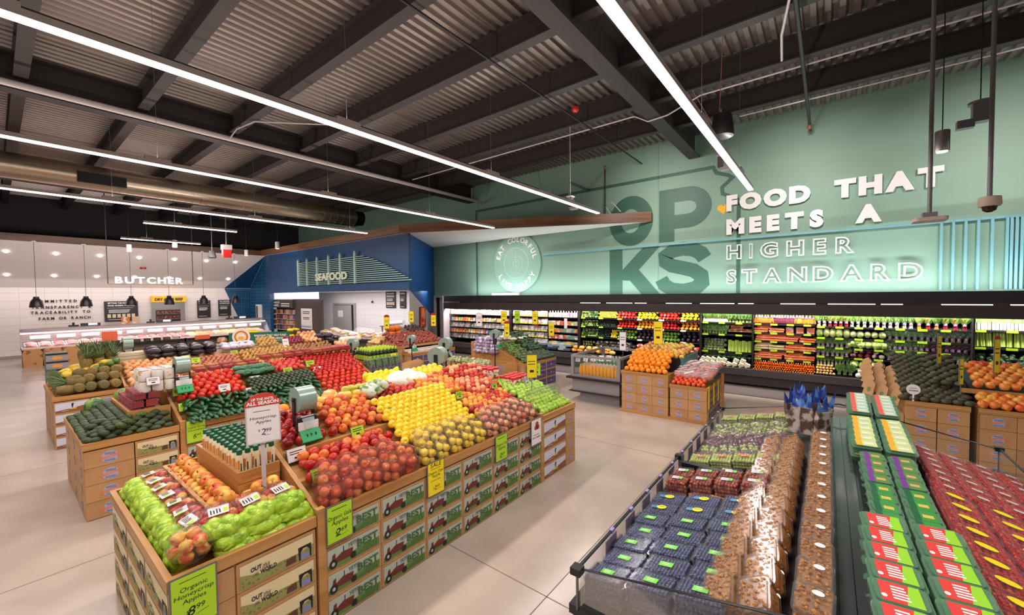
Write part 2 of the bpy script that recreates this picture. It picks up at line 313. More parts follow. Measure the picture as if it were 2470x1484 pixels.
ribbon(m, [(0, -.3), (0, .42)], .02, -.08); m.build('apple_drawing', [LINE], s)
tag(MB().box(-9.75, -8.5, 11.3, 11.4, 2.02, 2.2).build('wall_box', [WHITEP]), 'white box fixed to green wall under the round badge', 'wall unit')
# butcher wall, soffit, seafood niche
TILE = tile('white_tile', (236, 226, 222), (206, 192, 188), .62, .3, .006); TILEX = tile('white_tile_long', (238, 234, 236), (208, 202, 204), .62, .3, .006, axis='X')
BT = tile('blue_tile_upright', (18, 74, 112), (70, 120, 150), .1, .42, .006); BTX = tile('blue_tile_flat', (24, 78, 118), (70, 120, 150), .5, .16, .007, axis='X')
m = MB().box(-23.7, -23.5, -7, 8.2, 0, 2.6); wl = struct(m, 'wall_left', [TILE])
m = MB(); m.add([(-23.494, 7.07, 2.59), (-23.494, 8.2, 2.59), (-23.494, 8.2, 0), (-23.494, 8.15, 0), (-23.494, 7.62, 1.15)], [(0, 1, 2, 3, 4)]); struct(m, 'blue_tile_field', [BT], wl)
struct(MB().box(-23.5, -23.47, -7, 8.2, 0, .1), 'baseboard_left', [GREYP])
def dark(x0, x1, y0, y1, z0, z1, n, mt): return struct(MB().box(x0, x1, y0, y1, z0, z1), n, [mt])
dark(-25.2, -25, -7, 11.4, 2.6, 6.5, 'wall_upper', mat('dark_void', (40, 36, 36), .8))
m = MB(); m.prism([(-23.5, 2.6), (-21.46, 4.14), (-21.46, 4.22), (-23.6, 2.66)], 'Y', -7, 8.2); so = struct(m, 'ceiling_soffit', [WHITEP])
m = MB(); m.add([(-23.49, 7.07, 2.603), (-21.47, 8.19, 4.128), (-23.49, 8.19, 2.603)], [(0, 2, 1)]); struct(m, 'blue_soffit_corner', [BLUE], so)
WOOD = woodmat('fascia_wood_y', (74, 52, 38), (112, 80, 58), 'Y', 5); WOODX = woodmat('fascia_wood_x', (104, 72, 50), (150, 108, 76), 'X', 5)  # seafood fascia copy is coloured lighter to offset the dim lighting there
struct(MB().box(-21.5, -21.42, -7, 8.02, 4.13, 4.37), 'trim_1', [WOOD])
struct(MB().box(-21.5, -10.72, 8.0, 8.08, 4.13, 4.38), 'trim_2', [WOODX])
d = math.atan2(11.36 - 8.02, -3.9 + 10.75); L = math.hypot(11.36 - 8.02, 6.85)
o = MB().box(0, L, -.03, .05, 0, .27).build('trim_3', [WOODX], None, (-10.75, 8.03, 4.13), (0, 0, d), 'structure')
m = MB().prism([(-21.45, 8.06), (-10.72, 8.06), (-3.9, 11.39), (-23.5, 11.39), (-23.5, 8.06)], 'Z', 4.132, 4.2); struct(m, 'ceiling_seafood', [WHITEP])
struct(MB().box(-21.1, -10.55, 8.2, 8.3, 2.33, 4.13), 'wall_seafood_header', [BLUE])
w = struct(MB().box(-23.5, -21.1, 8.2, 8.35, 0, 4.13), 'wall_blue_return', [BTX])
m = MB().box(-22.75, -22.05, 8.17, 8.2, 0, 1.78, 0).box(-22.66, -22.14, 8.16, 8.175, 0, 1.7, 1).box(-22.66, -22.5, 8.155, 8.165, 0, 1.7, 2); m.build('door_1', [WHITEP, WHITEP, CHAR], None, kind='structure')
BL2 = mat('blue_paint_bright', (0, 72, 138), .5)
m = MB(); A, B = (-10.55, 8.2), (-13.0, 11.4)
m.add([(*A, 0), (*B, 0), (*A, 2.33), (*B, 1.13), (*A, 4.13), (*B, 4.13)], [(0, 1, 3, 2)], 0); m.add([(*A, 2.33), (*B, 1.13), (*B, 4.13), (*A, 4.13)], [(0, 1, 2, 3)], 1); struct(m, 'wall_corner', [GREYP, BL2])
struct(MB().box(-23.4, -13.05, 11.3, 11.39, 0, 2.4), 'wall_seafood_tile', [TILEX])
struct(MB().box(-21.1, -13.1, 8.3, 11.3, 2.34, 2.4), 'ceiling_niche', [WHITEP])
m = MB(); m.box(-20.9, -20.78, 11.22, 11.3, 0, 1.78).box(-18.92, -18.8, 11.22, 11.3, 0, 1.78).box(-20.78, -18.92, 11.22, 11.3, 1.7, 1.78).box(-20.78, -19.2, 11.27, 11.3, 0, 1.7, 1).box(-19.2, -18.92, 11.28, 11.3, 0, 1.7, 2)
dn = struct(m, 'door_2', [GREYP, GREYP, DARK]); MB().box(-20.5, -20.0, 11.262, 11.268, 1.05, 1.4).build('notice', [PAPER], dn)
m = MB(); m.box(-13.0, -12.85, 11.25, 11.4, 0, 2.12).box(-12.85, -11.3, 11.25, 11.4, 2.04, 2.12).box(-12.85, -12.62, 11.38, 11.4, 0, 2.04, 1).box(-12.62, -11.3, 11.34, 11.4, 0, 2.04, 0)
struct(m, 'door_3', [GREYP, BLACK])
# roof
DECK = mat('galvanised_deck', (150, 138, 130), .38, .75); p = .17; pts = []
x = -26
while x < 8: pts += [(x, 6.3), (x + .06, 6.3), (x + .08, 6.245), (x + .15, 6.245)]; x += p
m = MB(); n = len(pts); m.add([(a, -7, z) for a, z in pts] + [(a, 11.4, z) for a, z in pts], [(i, i + 1, n + i + 1, n + i) for i in range(n - 1)]); struct(m, 'ceiling', [DECK])
struct(MB().box(-26, 8, -7, 11.6, 6.32, 6.4), 'roof', [BEAM])
for y in [1.95 + 1.53 * i for i in range(-5, 6)]:
    m = MB(); m.box(-26, 8, y - .085, y + .085, 5.85, 5.875).box(-26, 8, y - .012, y + .012, 5.87, 6.23).box(-26, 8, y - .085, y + .085, 6.22, 6.24); struct(m, 'roof_joist', [BEAM])
for x in (-18.7, -10.78, -2.78, 5.2):
    m = MB(); m.box(x - .14, x + .14, -7, 11.35, 5.63, 5.66).box(x - .015, x + .015, -7, 11.35, 5.65, 6.22).box(x - .14, x + .14, -7, 11.35, 6.2, 6.24); struct(m, 'roof_girder', [BEAM])

# ================================================================== CEILING THINGS
GLOW = mat('strip_glow', (255, 240, 238), .5, emit=9); HOUS = mat('strip_housing', (200, 190, 188), .4)
names = ['above the stand nearest the fruit case aisle', 'above the berry case aisle', 'above the tomato stand', 'above the potato stand', 'short one nearer the stands by butcher sign', 'short one nearest the butcher counter']
for i, (x, a, b) in enumerate(STRIPS):
    s = thing('linear_light', 'white suspended linear light ' + names[i], 'ceiling light', (x, 0, 4.0), 0, 'suspended linear lights')
    m = MB().box(-.045, .045, a, b, .005, .055); hs = m.build('housing', [HOUS], s); MB().box(-.038, .038, a, b, -.012, .005).build('diffuser', [GLOW], s)
    y = a + .6
    while y < b:
        MB().box(-.05, .05, y - .14, y + .14, .055, .09).build('junction_box', [HOUS], hs)
        MB().tube([(0, y, .09), (0, y, 2.25 if x > -12 else 2.2)], .0022, 4).build('hanger_wire', [GREYM], s); y += 2.44
def pipe(name, label, x, z, r, mt, y0=-7, y1=11.3, cat='pipe', n=10):
    return tag(MB().tube([(x, y0, z), (x, y1, z)], r, n).build(name, [mt]), label, cat)
# sprinkler mains and conduit running over the joists
pipe('sprinkler_pipe', 'black sprinkler pipe hung beside the long white linear light', -7.6, 5.62, .018, BLACK)
pipe('sprinkler_pipe', 'black sprinkler pipe crossing under the joists by the big girder', -4.15, 5.76, .018, BLACK)
pipe('sprinkler_pipe', 'thin black sprinkler pipe running past the spiral duct', -14.4, 5.76, .018, BLACK)
pipe('conduit_pipe', 'fat pale pipe running along the brown girder', -10.15, 5.55, .055, HOUS)
s = thing('spiral_duct', 'round galvanised spiral duct hanging over the butcher aisle', 'duct', (-15, 0, 5.27)); DUCT = mat('duct_metal', (186, 172, 152), .3, .9)
m = MB(); m.tube([(0, -7, 0), (0, 9.0, 0)], .3, 28); m.build('duct_body', [DUCT], s); m = MB()
y = -6.9
while y < 9: m.tube([(0, y, 0), (0, y + .012, 0)], .306, 28); y += .26
m.build('seam', [DUCT], s); MB().tube([(0, 3.95, 0), (0, 4.1, 0)], .315, 28).build('collar', [DUCT], s); MB().tube([(0, 9.0, 0), (0, 9.35, 0)], .28, 24).build('end_cap', [BLACK], s)
MB().prism([(.27, .06), (.33, .06), (.33, -.2), (.24, -.2)], 'Y', 1.4, 2.3).build('vent_grille', [DARK], s)
def bend(pts, r, name, label, cat, mt): return tag(MB().tube(pts, r, 7).build(name, [mt]), label, cat)
bend([(-10.4, 8.3, 5.8), (-3.2, 8.3, 5.8), (-2.9, 8.25, 5.6), (-2.5, 8.2, 5.6), (-1.9, 8.2, 5.8), (6, 8.2, 5.8)], .016, 'conduit', 'thin white conduit dipping under the girder along a joist', 'conduit', HOUS)
bend([(-1.5, 9.7, 5.8), (2, 9.7, 5.79), (7, 9.7, 5.8)], .014, 'conduit', 'thin white conduit running along the joist next to green wall', 'conduit', HOUS)
bend([(-10.0, 3.2, 5.5), (-9.9, 3.3, 5.7), (-9.5, 3.5, 5.82), (-8.4, 4.7, 5.84)], .014, 'conduit', 'short bent white conduit between pale pipe and joist', 'conduit', HOUS)
WIRE = mat('copper_wire', (150, 96, 74), .5)
for k in range(3): bend([(-2.2 + .1 * k, 8.0, 5.85), (-2.0 + .07 * k, 8.9, 5.6 - .05 * k), (-2.1 + .06 * k, 9.9, 5.4), (-1.95 + .08 * k, 10.6, 5.1 - .1 * k)], .006, 'loose_wire', 'loose copper coloured wire hanging by the girder end', 'wire', WIRE)['group'] = 'loose wires at the girder end'
s = thing('pendant_speaker', 'black bucket shaped speaker hanging under the roof before green wall', 'speaker', (-1.24, 6.62, 4.56))
MB().lathe([(.1, .17), (.125, .15), (.155, -.1), (.15, -.15), (.13, -.16)], 20).build('cabinet', [BLACK], s); MB().lathe([(.12, -.165), (.13, -.158)], 20).build('grille', [DARK], s); MB().tube([(-.04, 0, .17), (0, 0, 1.28)], .005, 5).build('hanger_wire', [WIRE], s)
s = thing('dome_camera', 'beige dome security camera on a long grey pole', 'camera', (1.34, 6.53, 3.04))
MB().lathe([(.04, .09), (.085, .08), (.09, 0), (.08, -.02)], 20).build('housing', [mat('beige', (196, 174, 158), .4)], s); MB().lathe([(.06, -.02), (.05, -.06), (.02, -.08)], 16).build('lens_dome', [mat('smoked', (40, 24, 20), .1)], s); MB().tube([(0, 0, .09), (0, 0, 2.85)], .02, 8).build('pole', [GREYM], s)
s = thing('access_point', 'flat beige wireless unit on a grey ceiling pole', 'wireless unit', (.9, 6.58, 2.94))
MB().bbox(-.14, .14, -.12, .12, -.02, .02, 0, .04).build('body', [MATS['beige']], s); MB().box(-.06, .06, -.05, .05, .02, .08).build('clamp', [GREYM], s); MB().tube([(0, 0, .08), (0, 0, 2.95)], .02, 8).build('pole', [GREYM], s)
LAMP = mat('spot_glow', (255, 240, 225), .5, emit=6)
def spot(loc, label, top, r=.06, h=.22, mt=STEEL):
    s = thing('pendant_spotlight', label, 'ceiling light', loc, 0, 'small pendant spotlights')
    MB().lathe([(r * .9, h / 2), (r, h / 2 - .01), (r, -h / 2), (r * .8, -h / 2 + .01)], 16).build('can', [mt], s); MB().lathe([(r * .75, -h / 2 + .004), (r * .75, -h / 2 - .004)], 14).build('lens', [LAMP], s)
    MB().tube([(0, 0, h / 2), (0, 0, top - loc[2])], .005, 5).build('cord', [BLACK], s)
spot((.94, 6.26, 3.72), 'steel cylinder pendant spotlight hanging in front of the green wall', 5.85)
for i, (x, y, z) in enumerate([(-18.6, 2.9, 3.85), (-17.6, 3.9, 4.0), (-19.2, 6.6, 4.0), (-15.2, 6.2, 3.95)]): spot((x, y, z), 'small pale pendant spotlight over the butcher aisle, %s from the camera side wall' % ORD[i], 5.85, .07, .24, HOUS)
s = thing('emergency_light', 'grey twin head emergency light hanging from a wire near the dome camera', 'light', (1.46, 7.58, 4.31))
MB().box(-.07, .07, -.06, .06, -.1, .12).build('box', [GREYM], s); MB().lathe([(.11, .12), (.11, .15)], 14).build('plate', [GREYM], s); MB().box(-.2, -.05, -.05, .05, -.15, -.05).build('lamp_head', [GREYM], s); MB().tube([(0, 0, .15), (0, 0, 1.5)], .006, 5).build('cord', [BLACK], s)
RED = mat('red_alarm', (176, 30, 26), .4)
tag(MB().lathe([(.04, .05), (.07, .04), (.07, -.02), (.045, -.05)], 14, 0, T(-3.98, 7.22, 5.79)).build('fire_alarm', [RED]), 'red round fire alarm under a roof joist', 'alarm')
tag(MB().lathe([(.1, .03), (.1, -.03)], 14, 0, T(-22.4, 3.9, 3.4)).build('fire_alarm', [RED]), 'dark red fire alarm on the butcher soffit', 'alarm')
s = thing('hanging_exit_box', 'small red box hanging from a grey pole before the butcher soffit', 'sign box', (-16.4, 5.04, 3.66)); MB().box(-.08, .08, -.12, .12, -.13, .13).build('box', [mat('red_bright', (226, 36, 30), .4)], s); MB().box(-.1, .1, -.14, .14, .13, .3).build('mount', [HOUS], s); MB().tube([(0, 0, .3), (0, 0, 2.2)], .02, 6).build('pole', [GREYM], s)
s = thing('small_speaker', 'small black bucket speaker hanging before the butcher soffit', 'speaker', (-18, 5.07, 3.75)); MB().lathe([(.09, .13), (.13, -.12), (.1, -.14)], 14).build('cabinet', [BLACK], s); MB().tube([(0, 0, .13), (0, 0, 2.1)], .008, 5).build('hanger_wire', [GREYM], s)
bend([(-.1, 4.5, 5.85), (-.55, 6.9, 5.72), (-.6, 7.6, 5.7)], .018, 'conduit', 'slanting pale conduit above the black bucket speaker', 'conduit', HOUS)
s = thing('sprinkler_drop', 'dark sprinkler branch pipe crossing the joists toward green wall', 'pipe', (0, 0, 0)); MB().tube([(-.35, 4.9, 5.72), (-.35, 11.3, 5.72)], .03, 8).build('pipe', [DARK], s); MB().lathe([(.03, .04), (.05, 0), (.03, -.06)], 8, 0, T(-.35, 10.9, 5.68)).build('sprinkler_head', [WIRE], s)
s = thing('sprinkler_drop', 'black sprinkler pipe dropping behind the wooden fascia end', 'pipe', (0, 0, 0)); MB().tube([(-5.07, 10.9, 5.72), (-5.07, 10.9, 4.42)], .02, 8).build('pipe', [BLACK], s); MB().lathe([(.03, .04), (.05, 0), (.03, -.05)], 8, 0, T(-5.07, 10.9, 5.74)).build('sprinkler_head', [WIRE], s)
for i, (x, y, z, lab) in enumerate([(-4.55, 8.0, 4.15, 'pale twin head track light hanging above the wooden fascia end'), (-1.75, 9.2, 4.75, 'pale twin head track light behind the slanting linear light')]):
    s = thing('hanging_track_light', lab, 'light', (x, y, z)); MB().box(-.05, .05, -.05, .05, -.08, .14).build('box', [GREYM], s); MB().box(.0, .16, -.05, .05, -.14, -.07).build('lamp_head', [HOUS], s); MB().box(-.07, .07, -.07, .07, .14, .165).build('mount', [HOUS], s); MB().tube([(0, 0, .165), (0, 0, 5.85 - z)], .006, 5).build('cord', [HOUS], s)
for i, (x, y) in enumerate([(-7.2, 10.6), (-5.9, 10.3)]): tag(MB().box(x, x + .06, y, 11.39, 5.3, 5.36).build('strut', [GREYM]), 'grey metal strut reaching to the green wall, %s from the girder' % ('farther', 'nearer')[i], 'strut')
bend([(-4.9, 10.9, 4.4), (-5.05, 10.9, 4.62), (-4.9, 10.9, 4.75), (-4.75, 10.9, 4.6), (-4.6, 10.9, 4.42)], .014, 'cable', 'white cable loop lying on the wooden fascia', 'cable', HOUS)
# butcher pendants
for i, y in enumerate([.93, 2.1, 3.31, 4.45, 5.61, 6.8]):
    s = thing('pendant_lamp', 'black dome pendant lamp over butcher counter, %s counting from the counter end' % ORD[i], 'pendant lamp', (-21.2, y, 1.88), 0, 'butcher pendants')
    MB().lathe([(.17, 0), (.165, .06), (.14, .2), (.09, .29), (.07, .31), (.07, .36), (.05, .37)], 20).build('shade', [DARK], s); MB().tube([(0, 0, .36), (0, 0, 2.22)], .006, 5).build('cord', [DARK], s); MB().lathe([(.05, .02), (.03, -.0)], 10).build('bulb', [LAMP], s); MB().lathe([(.06, 2.22), (.06, 2.25)], 10).build('ceiling_rose', [WHITEP], s)
for k, (x, z) in enumerate([(-21.9, 3.78), (-22.9, 3.03)]):
    for i in range(7): tag(MB().lathe([(.05, 0), (.05, -.02)], 12, 0, T(x, .35 + i * 1.12, z, 0, -.64)).build('downlight', [LAMP]), 'round recessed downlight in the white butcher soffit, %s row' % ('upper', 'lower')[k], 'downlight', 'soffit downlights, %s row' % ('upper', 'lower')[k])
# butcher sign
s = thing('butcher_sign', 'glowing white letters reading butcher on a black hanging frame', 'sign', (-19.5, 2.47, 2.67), pi / 2)
SG = mat('sign_glow', (236, 240, 255), .4, emit=1.5)
MB().box(0, 2.37, -.02, .02, -.03, 0).build('bar', [woodmat('sign_wood', (120, 88, 60), (150, 112, 80), 'X')], s)
for x in (0, 2.37): MB().box(x - .012, x + .012, -.012, .012, 0, 3.1).build('rod', [BLACK], s)
vx = .18
for c in 'BUTCHER':
    w = text_poly(c, .03)[2] * .36; MB().text(c, vx, .02, .22, -.02, 0, None, .03, 0, w, 'l', .04).build('letter', [SG], s); vx += w + .062
# ================================================================== CARTONS, BINS, SIGNS
KRAFT = mat('kraft', (192, 148, 98), .65, noise=((178, 134, 88), 3, .4, .7)); BINW = woodmat('bin_wood', (166, 114, 60), (200, 148, 86), 'Y', 7); BINWX = woodmat('bin_wood_x', (166, 114, 60), (200, 148, 86), 'X', 7)
FLAP = mat('kraft_edge', (150, 104, 70), .7); SKYT = mat('print_sky', (178, 188, 174), .6); FIELD = mat('print_field', (96, 130, 62), .6); FIELD2 = mat('print_field_dark', (70, 108, 50), .6); TRAC = mat('print_tractor', (112, 44, 38), .6)
BESTG = mat('print_best', (66, 104, 50), .6); GRYT = mat('print_grey', (92, 98, 94), .6); LOGOB = mat('logo_blue', (168, 172, 202), .6); LOGOT = mat('logo_text', (120, 124, 160), .6); LOGOO = mat('logo_orange', (222, 128, 70), .6)
PARCH = mat('print_parchment', (226, 208, 164), .6); OLIVE = mat('print_olive', (150, 148, 84), .6); BROWN = mat('print_brown', (96, 58, 46), .6); SKY2 = mat('print_pale_sky', (206, 208, 226), .6); HAYB = mat('print_brown_field', (140, 84, 58), .6)
NAVY = mat('print_navy', (72, 72, 124), .6); PBLUE = mat('print_lake', (130, 140, 180), .6); YEL = mat('card_yellow', (250, 226, 20), .6); LIME = mat('card_lime', (178, 222, 36), .6); ORNG = mat('card_orange', (222, 96, 60), .6)
def carton_mesh(kind, w, h, d=.3):
    m = MB(); mats = [KRAFT, FLAP]; m.box(.002, w - .002, 0, d, .002, h - .002, 0); m.box(.004, w - .004, -.0012, .001, h - .016, h - .004, 0)
    e = [0]
    def layer(): e[0] += .0005; return -.001 - e[0]
    if kind == 'tractor':
        mats += [SKYT, FIELD, FIELD2, TRAC, BESTG, GRYT, DARK]; a, b, c, t = .018, w - .018, .014, h - .022
        m.flat([(a, c), (b, c), (b, t), (a, t)], layer(), 2); m.flat([(a, c), (b, c), (b, c + .056), (.5 * w, c + .05), (.3 * w, c + .038), (a, c + .032)], layer(), 3)
        y = layer()
        for i in range(6): x = .46 * w + i * .034; m.flat([(x, c), (x + .02, c), (b - .08 + i * .012, c + .052), (b - .086 + i * .012, c + .052)], y, 4)
        y = layer(); m.flat([(.16 * w, c + .03), (.45 * w, c + .026), (.47 * w, c + .078), (.28 * w, c + .084), (.16 * w, c + .058)], y, 5); m.flat([(.3 * w, c + .08), (.313 * w, c + .08), (.313 * w, c + .118), (.3 * w, c + .118)], y, 8); m.flat([(.11 * w, c + .06), (.17 * w, c + .06), (.165 * w, c + .098), (.12 * w, c + .09)], y, 5)
        y = layer(); m.disc(.13 * w, c + .03, .028, .032, y, 8, 14); m.disc(.47 * w, c + .024, .022, .024, y, 8, 14); y = layer(); m.disc(.13 * w, c + .03, .011, .013, y, 2, 10)
        y = layer(); m.text('BEST', .54 * w, c + .058, .05, y, 6, None, .03, 0, .39 * w); m.text("YETI'S", .38 * w, c + .094, .026, y, 7, None, .015, .1, .2 * w)
    elif kind == 'logo':
        mats += [LOGOB, LOGOT, LOGOO]; r = min(.062, h * .4, w * .2); cx, cz = w * .5, h * .48
        m.disc(cx, cz, r, r * .96, layer(), 2, 24); y = layer(); m.flat([(cx - r * 1.35, cz - r * .34), (cx + r * 1.1, cz - r * .1), (cx + r * 1.35, cz + r * .42), (cx - r * 1.1, cz + r * .14)], y, 4)
        y = layer(); m.text('WHOLE', cx, cz + r * .36, r * .34, y, 3, None, .05, 0, r * 1.25, 'c'); m.text('FOODS', cx, cz - r * .74, r * .34, y, 3, None, .05, 0, r * 1.15, 'c'); m.text('Produce', cx, cz - r * .12, r * .36, y, 2, T(0, 0, 0), .01, .3, r * 1.7, 'c')
    elif kind == 'world':
        mats += [PARCH, OLIVE, INK, BROWN, PBLUE, mat('print_moss', (112, 116, 66), .6)]; a, b, c, t = .018, w - .018, .014, h - .022
        m.flat([(a, c), (b, c), (b, t), (a, t)], layer(), 2); y = layer(); r = random.Random(5)
        m.flat([(a, c), (b, c), (b, c + .07), (.75 * w, c + .05), (.5 * w, c + .055), (.3 * w, c + .04), (a, c + .08)], y, 3); y = layer()
        for i in range(38): x = r.uniform(a + .01, b - .015); m.disc(x, c + r.uniform(.006, .05), r.uniform(.004, .01), r.uniform(.003, .007), y, 7, 7)
        y = layer(); m.flat([(.58 * w, c + .006), (.72 * w, c + .006), (.72 * w, c + .05), (.6 * w, c + .045)], y, 5)
        m.flat([(.76 * w, c), (.78 * w, c), (.785 * w, c + .05), (.82 * w, c + .068), (.87 * w, c + .068), (.905 * w, c + .05), (.91 * w, c), (.93 * w, c), (.93 * w, c + .082), (.75 * w, c + .082)], y, 4); m.flat([(.785 * w, c), (.9 * w, c), (.9 * w, c + .035), (.785 * w, c + .035)], y, 6)
        y = layer(); m.text('OUT', .16 * w, c + .074, .024, y, 4, None, .03, 0, .13 * w); m.text('this', .30 * w, c + .068, .03, y, 5, None, 0, .4, .09 * w); m.text('of', .20 * w, c + .05, .016, y, 5, None, 0, .4); m.text('WORLD', .27 * w, c + .042, .024, y, 4, None, .03, 0, .2 * w)
    elif kind == 'land':
        mats += [SKY2, HAYB, DARK, YEL, PAPER]; a, b, c, t = .012, w - .012, .012, h - .02
        m.flat([(a, c), (b, c), (b, t), (a, t)], layer(), 2); m.flat([(a, c), (b, c), (b, c + .08), (.5 * w, c + .05), (a, c + .03)], layer(), 3)
        y = layer(); m.flat([(.5 * w, c + .05), (.51 * w, c + .05), (.53 * w, c + .1), (.55 * w, c + .12), (.49 * w, c + .12), (.47 * w, c + .1)], y, 4); m.text('HARVEST', .42 * w, c + .034, .018, y, 5, None, .03, .2, .2 * w); m.lines(.2 * w, .42 * w, c + .02, .004, y, 6, 1)
    elif kind == 'navy':
        mats += [NAVY, LOGOO, LOGOT]; a, b, c, t = .02, w - .02, .014, h - .026
        m.flat([(a, c), (b, c), (b, t), (a, t)], layer(), 2); y = layer(); m.disc(w * .5, h * .45, .026, .03, y, 3, 14); m.lines(.12 * w, .38 * w, .4 * h, .01, y, 4, 2, .02); m.lines(.62 * w, .88 * w, .4 * h, .01, y, 4, 2, .02)
    return m.mesh('carton', mats)
CM = {}
def cartons(kind, what, where, origin, facing, n, w, h, rows, d=.3, group=None, gap=.004, z0=.004, order='from the near corner'):
    """a wall of cartons: columns run along +Y (facing '+X') or +X (facing '-Y')"""
    k = (kind, w, h, d)
    if k not in CM: CM[k] = carton_mesh(*k)
    rn = {1: ['only'], 2: ['top', 'bottom'], 3: ['top', 'middle', 'bottom'], 4: ['top', 'second', 'third', 'bottom'], 5: ['top', 'second', 'third', 'fourth', 'bottom']}[rows]
    for c in range(n):
        for r in range(rows):
            x, y, z = origin; z = z0 + (rows - 1 - r) * h
            loc = (x, y + c * w, z) if facing == '+X' else (x + c * w, y, z)
            lab = '%s, %s row%s, %s' % (what, rn[r], '' if n == 1 else ', %s %s' % (ORD[c], order), where)
            if len(lab.split()) > 16: print('LONG', lab)
            o = ob('carton', CM[k], None, (loc[0], loc[1], loc[2]), (0, 0, pi / 2 if facing == '+X' else 0)); tag(o, lab, 'carton', group or where)
def stand(xr, y0, y1, label, prof=None):
    """one-sided stepped produce stand whose front is at x = xr and runs along Y"""
    s = thing('produce_stand', label, 'produce stand', (0, 0, 0))
    MB().box(xr - 1.5, xr - .32, y0 + .02, y1 - .02, 0, .68).build('core', [DARK], s)
    MB().box(xr - .03, xr + .006, y0, y1, .688, .752).build('rim_rail', [BINW], s)
    MB().prism([(xr - .03, .70), (xr - .32, .80), (xr - .32, .775), (xr - .03, .675)], 'Y', y0, y1).build('shelf', [BINW], s)
    MB().box(xr - .335, xr - .31, y0 + .02, y1 - .02, .78, .868).build('shelf_rail', [BINW], s)
    MB().prism([(xr - .335, .85), (xr - .55, .93), (xr - .55, .9), (xr - .335, .82)], 'Y', y0 + .02, y1 - .02).build('shelf', [BINW], s)
    MB().box(xr - .57, xr - .54, y0 + .02, y1 - .02, .93, 1.01).build('shelf_rail', [BINW], s)
    MB().prism([(xr - .57, .985), (xr - .92, 1.12), (xr - .92, 1.09), (xr - .57, .955)], 'Y', y0 + .02, y1 - .02).build('shelf', [BINW], s)
    MB().prism([(xr - .92, 1.09), (xr - 1.55, .74), (xr - 1.55, .70), (xr - .92, 1.05)], 'Y', y0 + .02, y1 - .02).build('shelf', [BINW], s)
    MB().box(xr - 1.556, xr - 1.53, y0, y1, 0, .75).build('panel', [KRAFT], s)
    for y in (y0 - .015, y1 - .015):
        MB().prism([(xr - .02, .0), (xr - .02, .76), (xr - .72, 1.05), (xr - .82, 1.075), (xr - 1.53, .76), (xr - 1.53, 0)], 'Y', y, y + .03).build('divider_panel', [BINWX], s)
        MB().box(xr - .03, xr + .012, y - .01, y + .04, 0, .79).build('corner_post', [BINW], s)
    return s
def endcap(xr, y0, y1, label, far=False):
    s = thing('produce_bin', label, 'produce bin', (0, 0, 0)); xl = xr - 1.55
    MB().box(xl + .32, xr - .32, y0 + (.02 if far else .32), y1 - (.32 if far else .02), 0, .68).build('core', [DARK], s)
    MB().box(xr - .03, xr + .006, y0, y1, .688, .752).build('rim_rail', [BINW], s); MB().box(xl - .006, xl + .03, y0, y1, .688, .752).build('rim_rail', [BINW], s)
    ye = y1 - .03 if far else y0; MB().box(xl + .03, xr - .03, ye, ye + .03, .688, .752).build('rim_rail', [BINWX], s)
    MB().box(xl + .03, xr - .03, y0 + .03, y1 - .03, .665, .69).build('shelf', [BINWX], s); MB().box(xl, xl + .02, y0 + .02, y1 - .02, 0, .69).build('panel', [KRAFT], s)
    return s
def tray(x0, x1, y0, y1, zb, zr, label, open_y1=True):
    s = thing('wooden_tray', label, 'tray', (0, 0, 0)); t = .022
    MB().box(x0, x1, y0, y1, zb, zb + .02).build('tray_floor', [BINWX], s); MB().box(x0, x1, y0, y0 + t, zb + .02, zr).build('tray_rail', [BINWX], s)
    MB().box(x1 - t, x1, y0 + t, y1, zb + .02, zr).build('tray_rail', [BINW], s); MB().box(x0, x0 + t, y0 + t, y1, zb + .02, zr).build('tray_rail', [BINW], s)
    MB().box(x0 + .005, x1 - .005, y0 + .005, y1, .692, zb).build('riser', [BINWX], s); return s
def sign(face, loc, w, h, colour, lines, label, facing='+X', frame=GREYM, tilt=0, parts=(), band=None, cat='price sign', name='price_sign'):
    """hanging card: lines = [(text, centre z fraction, capital height, bold)]"""
    rz = {'+X': pi / 2, '-Y': 0, '+Y': pi, 'cam': math.radians(38)}.get(facing, facing)
    s = tag(ob(name, None, None, loc, (tilt, 0, rz)), label, cat)
    fr = MB().box(0, w, 0, .006, -h, 0).build('frame', [frame], s)
    m = MB(); m.flat([(.008, -h + .008), (w - .008, -h + .008), (w - .008, -.008), (.008, -.008)], -.0008, 0)
    for t, fz, ch, bo in lines:
        if t[0].isdigit():
            a, b = t.split('.'); m.text(a, w * .52, -h * fz, ch, -.0016, 1, None, .01, .2, None, 'r'); m.text(b, w * .54, -h * fz + ch * .42, ch * .58, -.0016, 1, None, .0, .2); m.text('$', w * .33, -h * fz + ch * .3, ch * .4, -.0016, 1); m.flat([(w * .52, -h * fz - .006), (w * .8, -h * fz + .004), (w * .8, -h * fz + .006), (w * .52, -h * fz - .004)], -.0016, 1)
        elif t.startswith('|'): m.lines(w * .2, w * .8, -h * fz, ch, -.0016, 1, 1)
        else: m.text(t, w / 2, -h * fz, ch, -.0016, 1, None, bo, .12, min(text_poly(t, bo, .12)[2] * ch / .7 * 1.15, w * .88), 'c')
    m.build('card', [colour, INK], fr)
    for p in parts: p(fr)
    return s
